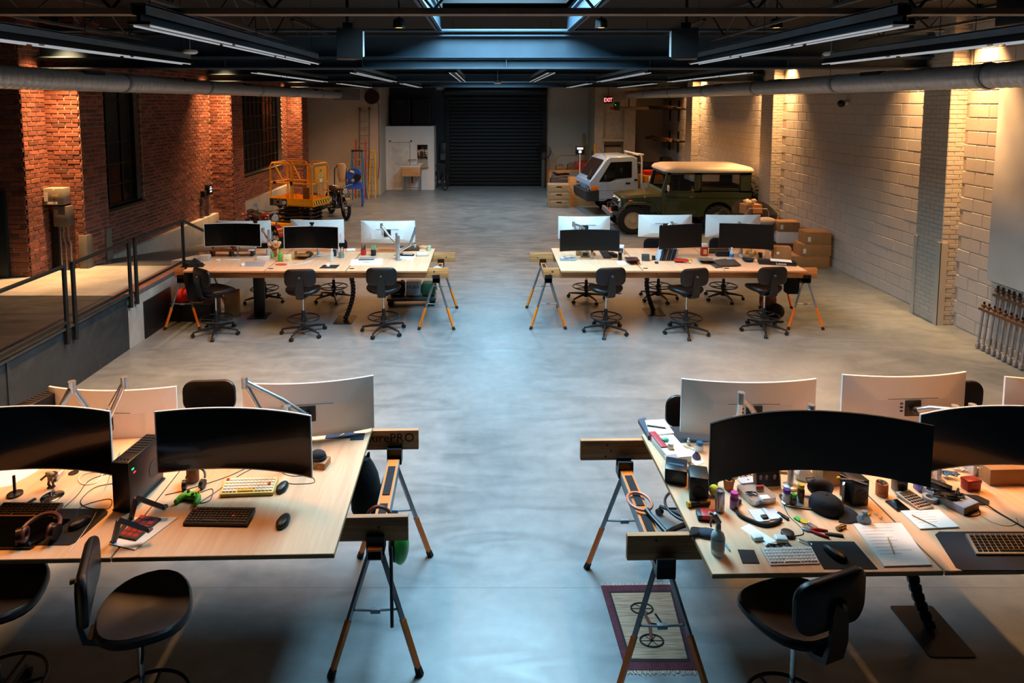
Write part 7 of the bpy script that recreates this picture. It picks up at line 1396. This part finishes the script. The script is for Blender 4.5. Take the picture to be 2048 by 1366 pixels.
# hose reel
x_, y_, z_ = wpt(744, 194, 24.45); t = thing('hose_reel', 'dark round hose reel high on the back left wall', 'hose reel', (x_, 24.45, z_)); MB().cyl((0, .14, 0), (0, -.1, 0), .26, n=28).build('drum', M_blk, t); MB().cyl((0, -.1, 0), (0, -.14, 0), .27, .25, n=28).build('flange', mcol('reelred', '2c1412', .4), t)
MB().tube([(.2, -.02, -.16), (.24, -.02, -.3), (.24, -.02, -2.6), (.22, -.04, -2.75), (.18, -.04, -3.1)], .016, 8).build('hose', mcol('hosered', '6a3a30', .6), t)
# sink, mirror, taps
t = thing('utility_sink', 'tan boxed utility sink on steel legs in front of the white partition', 'sink', (-3.0, 25.62, 0)); MB().bx(-.36, .36, -.3, .3, .62, .98, bev=.01).build('apron', wood('sink_ply', 'a87a4c', 'c89a68'), t); MB().bx(-.37, .37, -.31, .31, .98, 1.01, bev=.006).build('rim', M_white, t)
for x_ in (-.32, .32):
    for y_ in (-.26, .26): MB().bx(x_ - .02, x_ + .02, y_ - .02, y_ + .02, 0, .62).build('leg', M_steel, t)
MB().tube([(-.3, .26, .1), (.3, .26, .1)], .012, 6).build('stretcher', M_steel, t); MB().cyl((.0, .1, .62), (.0, .1, .3), .03).build('drain', M_brl, t)
x_, y_, z_ = wpt(845, 307, 25.97); t = thing('mirror', 'tall narrow mirror above the utility sink', 'mirror', (x_, 25.985, z_ - .5)); MB().bx(-.21, .21, -.012, .012, 0, .86).build('frame', M_alu, t); MB().bx(-.2, .2, -.016, -.012, .01, .85).build('glass', mat('mirror_glass', 'dfe4e6', .02, metal=1, var=.01), t); MB().bx(-.24, .24, -.12, .01, -.06, -.03).build('ledge', wood('sink_ply', 'a87a4c', 'c89a68'), t)
t = thing('wall_taps', 'chrome taps on the partition between mirror and sink', 'tap', (-3.0, 25.93, 1.22)); MB().tube([(-.14, .06, 0), (.14, .06, 0)], .014, 8).tube([(0, .06, 0), (0, -.1, .02), (0, -.14, -.05)], .014, 8).build('spout', M_chrome, t)
for s_ in (-1, 1): MB().cyl((s_ * .12, .06, 0), (s_ * .12, -.02, .0), .02).box((s_ * .12, -.03, 0), (.08, .02, .02)).build('handle', M_chrome, t)
# dark cupboards over the partition, panels beside the roller door
for i, px in enumerate((804, 845)): 
    x_, y_, z_ = wpt(px, 228, 27.0); t = thing('dark_cabinet', ('left', 'right')[i] + ' black cabinet on top of the white partition', 'cabinet', (x_, 26.85, 2.57), 0, 'black cabinets'); MB().bx(-.38, .38, -.25, .25, 0, 1.1, bev=.01).build('body', M_blk, t); MB().bx(-.34, .34, -.262, -.25, .05, 1.05).build('door', M_blk2, t); MB().bx(-.05, .05, -.28, -.262, .93, .96).build('handle', M_chrome, t)
x_, y_, z_ = wpt(886, 305, 27.0); t = thing('control_box', 'dark door control box left of the roller door', 'control box', (x_, 27.0, z_ - .35)); MB().bx(-.13, .13, -.08, .1, 0, .75, bev=.01).build('case', M_blk, t); MB().bx(-.1, .1, -.09, -.08, .05, .3).build('lower_panel', mcol('panelgrey', '3a4848'), t); MB().cyl((.03, -.08, .55), (.03, -.1, .55), .02).build('button', M_chrome, t)
# bicycle against the partition corner
t = thing('bicycle', 'black bicycle parked beside the roller door', 'bicycle', (-1.95, 26.25, 0), R(-62))
for x_ in (-.5, .5): 
    w_ = MB().tube([(x_ + .33 * math.cos(a), 0, .34 + .33 * math.sin(a)) for a in [2 * PI * i / 26 for i in range(26)]], .02, 6, closed=True).build('wheel', M_tyre, t); sp_ = MB().cyl((x_, -.03, .34), (x_, .03, .34), .03, n=8)
    for i in range(8): sp_.cyl((x_, 0, .34), (x_ + .32 * math.cos(i * PI / 4), 0, .34 + .32 * math.sin(i * PI / 4)), .003, n=4)
    sp_.build('spokes', M_steel, w_)
MB().tube([(-.5, 0, .34), (-.2, 0, .82), (.36, 0, .86), (.0, 0, .3), (-.5, 0, .34)], .02, 8).tube([(-.2, 0, .82), (0, 0, .3)], .02, 8).tube([(.34, 0, .9), (.5, 0, .34)], .018, 8).build('frame', M_blk2, t); MB().bx(-.34, -.1, -.06, .06, .92, .97, bev=.02).cyl((-.22, 0, .82), (-.22, 0, .93), .014).build('saddle', M_blk, t); MB().tube([(.3, -.26, 1.0), (.36, -.1, 1.02), (.34, 0, .95), (.36, .1, 1.02), (.3, .26, 1.0)], .014, 8).build('handlebar', M_blk, t); MB().cyl((0, -.04, .3), (0, .04, .3), .08, n=14).tube([(0, .08, .3), (.1, .08, .18)], .012, 6).build('crank', M_steel, t)
# fan by the right jamb
x_, y_, z_ = wpt(1087, 302, 26.6); t = thing('pedestal_fan', 'black round fan on a post right of the roller door', 'fan', (x_, 26.6, 0)); MB().cyl((0, 0, 0), (0, 0, z_), .09).build('post', mcol('fanpost', '4a4844'), t)
g_ = MB()
for k in range(4): g_.tube([(.07 * (k + 1) * math.cos(a), -.1, z_ + .07 * (k + 1) * math.sin(a)) for a in [2 * PI * i / 22 for i in range(22)]], .008, 5, closed=True)
for i in range(12): g_.cyl((0, -.1, z_), (.28 * math.cos(i * PI / 6), -.1, z_ + .28 * math.sin(i * PI / 6)), .005, n=4)
stuff(g_.build('cage', M_blk2, t)); MB().lathe([(.30, -.05), (.30, .12)], n=24, M=Matrix.Translation((0, -.05, z_)) @ Matrix.Rotation(PI / 2, 4, 'X'), cap=False).cyl((0, -.08, z_), (0, .1, z_), .1).build('shroud', M_blk, t)
# EXIT sign
x_, y_, z_ = wpt(1216, 200, 25.3); t = thing('exit_sign', 'lit red EXIT sign hanging by the lobby', 'sign', (x_, 25.3, z_)); MB().bx(-.17, .17, -.02, .02, -.13, .13, bev=.005).build('case', mcol('signdark', '2a0a0a', .4), t); text('exit_letters', 'EXIT', .22, mat('exit_glow', 'ff6a6a', .4, emit=4.5), t, (0, -.022, -.005), (R(90), 0, 0), .002, sx=.72); MB().cyl((.0, 0, .13), (0, 0, 4.92 - z_), .012, n=6).build('stem', M_blk2, t)
x_, y_, z_ = wpt(1255, 205, 25.0); t = thing('gas_heater', 'long dark tube heater under the right duct end', 'heater', (x_ + .45, 24.8, z_ - .28)); MB().bx(-.8, .3, -.1, .1, 0, .12, bev=.01).build('reflector', mcol('heatbrown', '7a6448', .4, metal=.5), t); MB().bx(-1.0, -.8, -.12, .12, -.02, .3, bev=.01).build('burner_box', M_blk, t); MB().bx(-.98, -.96, -.125, -.12, .18, .2).build('green_led', mat('led_green', '20ff60', .4, emit=5), t); MB().cyl((-1.15, 0, .05), (-1.0, 0, .05), .05).build('red_valve', M_red, t); MB().bx(-.46, -.42, -.02, .02, .12, 3.655 - z_ + .28).build('hanger_strap', M_blk2, t)
# workbench zone in front of the lobby
def wbench(): 
    t = thing('workbench', 'cluttered workbench behind the pickup truck', 'workbench', (3.2, 25.05, 0)); MB().bx(-.85, .85, -.35, .35, .86, .92, bev=.005).build('top', wood('bench_oak', '7a5028', 'a87844'), t)
    for x_ in (-.8, .8):
        for y_ in (-.3, .3): MB().bx(x_ - .04, x_ + .04, y_ - .04, y_ + .04, 0, .86).build('leg', M_lumber, t)
    MB().bx(-.8, .8, -.3, .3, .25, .29).build('shelf', M_lumber, t)
wbench()
rr = random.Random(12)
for i, (px, py, d, c_, lb) in enumerate(((1143, 330, (.3, .3, .2), '5a4428', 'brown toolbox on the workbench, left'), (1162, 328, (.45, .3, .3), '8a1a1a', 'red machine case on the workbench'), (1122, 332, (.35, .3, .14), '7a5a2c', 'tan tool case at the left end of the workbench'), (1182, 330, (.3, .25, .35), '7a1c1a', 'tall red tool case on the workbench'))):
    x_ = (px - 975) / 1300 * 25.1; t = thing('tool_case', lb, 'tool case', (x_, 25.1, .921)); MB().bx(-d[0] / 2, d[0] / 2, -d[1] / 2, d[1] / 2, 0, d[2], bev=.01).build('body', mcol('tool' + c_, c_, .5), t); MB().tube([(-.08, 0, d[2]), (-.08, 0, d[2] + .05), (.08, 0, d[2] + .05), (.08, 0, d[2])], .01, 6).build('handle', M_blk, t)
x_, y_, z_ = wpt(1160, 303, 24.6); t = thing('display_screen', 'small lit screen on a white post above the workbench', 'display', (x_, 24.6, 0)); MB().cyl((0, 0, 0), (0, 0, z_), .022).cyl((0, 0, 0), (0, 0, .02), .18).build('post', M_white, t); MB().bx(-.17, .17, -.02, .02, z_ - .12, z_ + .2, bev=.01).build('case', M_blk, t); MB().bx(-.11, .11, -.023, -.02, z_ + .08, z_ + .15).bx(-.05, .05, -.023, -.02, z_ - .05, z_ + .04).build('lit_text', mat('screen_white', 'e8f0f4', .4, emit=2.2), t)
tag(MB().tube(bez([(0, 0, 0), (.1, 0, .5), (.5, 0, .55), (.9, 0, .5), (1.0, 0, 0)], 6), .02, 6).build('hose_arch', mcol('hoseamber', '8a5a1c'), loc=(2.6, 25.0, .92)), 'amber hose arching over the workbench', 'hose')
for i, (px, h_, c_, lb) in enumerate(((1175, 2.2, 'b08a50', 'tall timber board leaning beside the lobby'), (1181, 1.75, 'a8844c', 'shorter timber board leaning beside the lobby'))):
    x_ = (px - 975) / 1300 * 26.9 - .12; tag(MB().bx(-.05, .05, -.02, .02, 0, h_).build('timber_board', wood('board%d' % i, '7a5a30', c_), loc=(x_, 26.95, 0), rot=(R(-5), 0, 0)), lb, 'board', 'leaning boards')
tag(MB().bx(-.06, .06, -.05, .05, 0, 1.6, bev=.01).build('red_jack', mcol('jackred', '4a0f12', .4), loc=((1183 - 975) / 1300 * 26, 25.6, 0)), 'dark red upright jack left of the lobby', 'jack'); t = thing('yellow_level', 'long yellow spirit level standing by the lobby', 'level', ((1192 - 975) / 1300 * 25.3, 25.3, 0), (R(-6), 0, 0)); MB().bx(-.05, .05, -.02, .02, 0, 1.9, bev=.01).build('bar', mcol('levelyellow', 'c8901c'), t); MB().cyl((0, -.025, 1.2), (0, .025, 1.2), .03).build('vial', M_clear, t)
# wooden crates stacked on the floor
M_crate = wood('crate_wood', '7a6c50', 'a09270')
for i in range(3):
    t = thing('wooden_crate', ('bottom', 'middle', 'top')[i] + ' wooden crate of the stack left of the pickup truck', 'crate', (2.39, 21.75, .26 * i), 0, 'stacked wooden crates'); MB().bx(-.36, .36, -.25, .25, .002, .258, bev=.006).build('box', M_crate, t); MB().bx(-.09, .09, -.253, -.25, .16, .2).build('hand_slot', M_blk, t); [MB().bx(q, q + .06, -.256, -.25, .01, .25).build('batten', M_crate, t) for q in (-.36, .3)]
t = thing('plywood_sheet', 'tan plywood sheet standing between the crates and the truck', 'plywood sheet', (2.83, 21.9, 0), (R(-3), 0, R(4))); MB().bx(-.05, .9, -.012, .012, 0, 1.0).build('sheet', wood('sheet_ply', 'b08a58', 'c8a470'), t); MB().bx(-.09, -.05, -.03, .03, 0, 1.0).build('edge_batten', M_lumber, t)
t = thing('car_part_pile', 'stack of metal trays behind the crates', 'trays', (2.65, 23.6, 0)); MB().bx(-.35, .35, -.25, .25, 0, .75, bev=.02).build('trolley', mcol('trolley', '3a3432'), t)
for i in range(4): MB().box((.02 * i, 0, .78 + .07 * i), (.6 - .04 * i, .42, .05), r=(0, R(3 * (-1) ** i), .1 * i)).build('tray', [M_steel, mcol('traybrown', '7a5a44'), M_blk, mcol('traytan', '9a7050')][i], t)
# lumber racks on the right wall at the back
for j, (z_, lb) in enumerate(((3.28, 'upper'), (2.1, 'lower'))):
    t = thing('lumber_rack', lb + ' cantilever rack for timber at the back right', 'rack', (7.34, 24.9, z_), 0, 'timber racks')
    for y_ in (-1.2, 0, 1.2): MB().bx(-1.0, 0, y_ - .03, y_ + .03, -.05, 0).bx(-.06, 0, y_ - .03, y_ + .03, -.5, .3).build('bracket', M_blk2, t)
    for i in range(9): 
        rr2 = random.Random(i + 20 * j); y0 = 24.9 - 1.55 + rr2.uniform(-.15, .15); L_ = rr2.uniform(2.4, 3.1)
        tag(MB().bx(-.045, .045, 0, L_, 0, .045).build('timber_length', wood('timber%d' % (i % 3), ['3a2414', '5a3a20', '2c2018'][i % 3], ['6a4628', '8a6238', '4a3826'][i % 3]), loc=(6.45 + .11 * (i % 6) + .06 * (i // 6), y0, z_ + .002 + .047 * (i // 6)), rot=R(rr2.uniform(-.3, .3))), '%s plank from the aisle side on the %s timber rack, %s layer' % (('first', 'second', 'third', 'fourth', 'fifth', 'sixth')[i % 6], lb, 'bottom' if i < 6 else 'top'), 'plank', lb + ' rack planks')
t = thing('storage_shelf', 'dark loaded shelf low in the back right corner', 'shelf', (6.5, 25.0, 0)); MB().bx(-.7, .7, -.3, .3, .4, .44).bx(-.7, .7, -.3, .3, .95, .99).bx(-.7, -.65, -.3, .3, 0, .95).bx(.65, .7, -.3, .3, 0, .95).build('frame', M_blk2, t); MB().bx(-.6, .1, -.25, .25, .99, 1.2, bev=.03).build('dark_bundle', M_blk, t); MB().bx(.2, .6, -.25, .25, .99, 1.4, bev=.03).build('dark_box', mcol('boxcharcoal', '24201e'), t); MB().bx(-.5, .5, -.25, .25, .44, .8, bev=.03).build('brown_box', M_brl, t)
# ================================================================== LEFT WALL FITTINGS
x_, y_, z_ = wpt(117, 390, 10.55); t = thing('switch_box', 'grey electrical switch box with stickers on the orange-lit brick pier', 'electrical box', (x_ + .02, 10.49, z_ - .14)); MB().bx(-.16, .16, -.1, .09, 0, .27, bev=.006).build('case', mcol('boxgrey', '8a8274', .5), t)
MB().bx(-.15, -.09, -.1025, -.1, .06, .2).build('sticker', M_cardw, t); MB().bx(-.02, .08, -.1025, -.1, .14, .17).build('sticker', mcol('sticker', 'd8b85a'), t); MB().cyl((.0, -.1, .24), (.0, -.104, .24), .02, n=14).build('round_sticker', M_cardw, t); MB().bx(-.1, .06, -.1025, -.1, .01, .045).build('name_strip', M_cardw, t); MB().cyl((.02, -.1, .09), (.02, -.12, .09), .012).build('handle', M_blk, t)
t2 = thing('meter_box', 'dark grey box below the stickered switch box', 'electrical box', (x_ + .08, 10.5, z_ - .50)); MB().bx(-.1, .14, -.08, .08, 0, .33, bev=.006).build('case', mcol('boxdark', '5a5650', .5), t2); MB().bx(-.08, -.02, -.0825, -.08, .18, .28).build('sticker', mcol('stickerpale', '8a7a78'), t2)
for i, dx in enumerate((-.03, .02, .1)): MB().tube([(dx, -.03, 0), (dx, -.03, -.2), (dx + (.03 if i else .0), -.03, -.3), (dx + (.03 if i else 0), -.03, .76 - (z_ - .50))], .013, 8).build('conduit', M_steel, t2)
t = thing('alarm_unit', 'small yellow alarm unit left of the dark grey box', 'alarm', (x_ - .2, 10.56, z_ - .34)); MB().bx(-.03, .03, -.06, .03, 0, .12, bev=.006).bx(-.025, .025, -.05, .03, .12, .22, bev=.006).build('case', mcol('alarmyellow', 'd0a020'), t); MB().cyl((0, -.06, .12), (0, -.07, .12), .018).build('lens', M_blk, t)
t = thing('cable_stack', 'dark ribbed cable bundle running down beside the grey conduits', 'cable bundle', (x_ - .1, 10.56, .77)); 
for i in range(5): MB().tube([(-.08 + .035 * i, 0, .0), (-.08 + .035 * i, -.01, z_ - 1.1)], .014, 6).build('flexible_conduit', M_blk, t)
for i, (px, py, lb, sz) in enumerate(((407, 380, 'black panel with lit display on the brick wall by the second pier', 1), (396, 385, 'small dark box left of the lit display panel', .6))):
    Yd = 7.2 * 1300 / (975 - px); z_ = 3.5 - (py - 205) * Yd / 1300; t = thing('wall_display' if sz == 1 else 'junction_box', lb, 'display' if sz == 1 else 'electrical box', (XW + .03, Yd, z_ - .12), 0, 'brick wall panels'); MB().bx(0, .1, -.12 * sz, .12 * sz, 0, .26 * sz, bev=.01).build('case', M_blk, t)
    if sz == 1: MB().bx(.1, .103, -.05, .05, .06, .1).bx(.1, .103, -.06, .06, .13, .16).bx(.1, .103, -.04, .04, .18, .2).build('lit_text', mat('display_blue', 'c8e0f0', .4, emit=1.2), t)
    MB().tube([(.03, 0, 0), (.03, 0, -.55), (.05, .03, -.7), (.05, .03, .1 - (z_ - .12))], .014, 8).build('conduit', M_steel, t)
    if sz != 1: MB().bx(0, .06, -.05, .05, -.22, -.08, bev=.006).build('socket', M_steel, t)
# things in the neighbouring room
t = thing('step_ladder', 'orange step ladder seen through the second window', 'ladder', (-8.6, 19.6, 0), R(90), 'ladders')
for s_ in (-1, 1): MB().tube([(s_ * .3, -.4, 0), (s_ * .18, 0, 2.1)], .03, 4).build('front_rail', M_orange, t); MB().tube([(s_ * .3, .45, 0), (s_ * .18, .03, 2.1)], .03, 4).build('rear_rail', M_orange, t)
for i in range(6): MB().box((0, -.4 + .4 * (i + 1) / 7, 2.1 * (i + 1) / 7), (.5 - .03 * i, .08, .025)).build('step', M_orange, t)
def nb_shelf(y, lb, cols):
    t = thing('storage_shelf', lb, 'shelf', (-8.7, y, 0)); MB().bx(-.25, .25, -1.0, 1.0, 1.0, 1.04).bx(-.25, .25, -1.0, 1.0, .4, .44).build('boards', M_cream, t)
    for yy_ in (-.98, .98): MB().bx(-.25, .25, yy_ - .02, yy_ + .02, 0, 1.04).build('side', M_cream, t)
    rr = random.Random(int(y * 10))
    for i, c_ in enumerate(cols): MB().bx(-.2, .2, -.9 + .3 * i, -.68 + .3 * i, 1.041, 1.1 + rr.random() * .35, bev=.02).build('stored_item', mcol('nb' + c_, c_, .6), t)
nb_shelf(21.3, 'white shelf of bright items seen through the second window', ['d8d0cc', 'c03a3a', 'e0dcd8', 'd08a8a', 'c8c0b8', 'b84a40'])
nb_shelf(13.9, 'white shelf of coloured items seen through the first window', ['d8d4d0', '3a5ab0', 'c8ccd4', 'a83a4a', 'e0dcd8'])
t = thing('added_neighbour_lamp', 'pendant lamp added to light the room beyond the brick wall', 'lamp', (-8.9, 20.2, 3.4)); MB().lathe([(.05, .2), (.2, .0), (.19, 0), (.04, .18)], n=20, cap=False).build('shade', M_blk, t); MB().ball((0, 0, .05), .06).build('bulb', M_bulb, t); MB().cyl((0, 0, .2), (0, 0, 1.5), .008, n=6).build('cord', M_blk, t)  # invented pendant with glowing bulb for the room beyond
l_ = bpy.data.lights.new('neighbour_fill', 'POINT'); l_.energy = 14; l_.color = (1, .8, .6); l_.shadow_soft_size = .08; o_ = bpy.data.objects.new('neighbour_fill', l_); o_.location = (-8.9, 18.0, 3.3); COL.objects.link(o_)  # added fill light for the neighbouring room, apart from the pendant
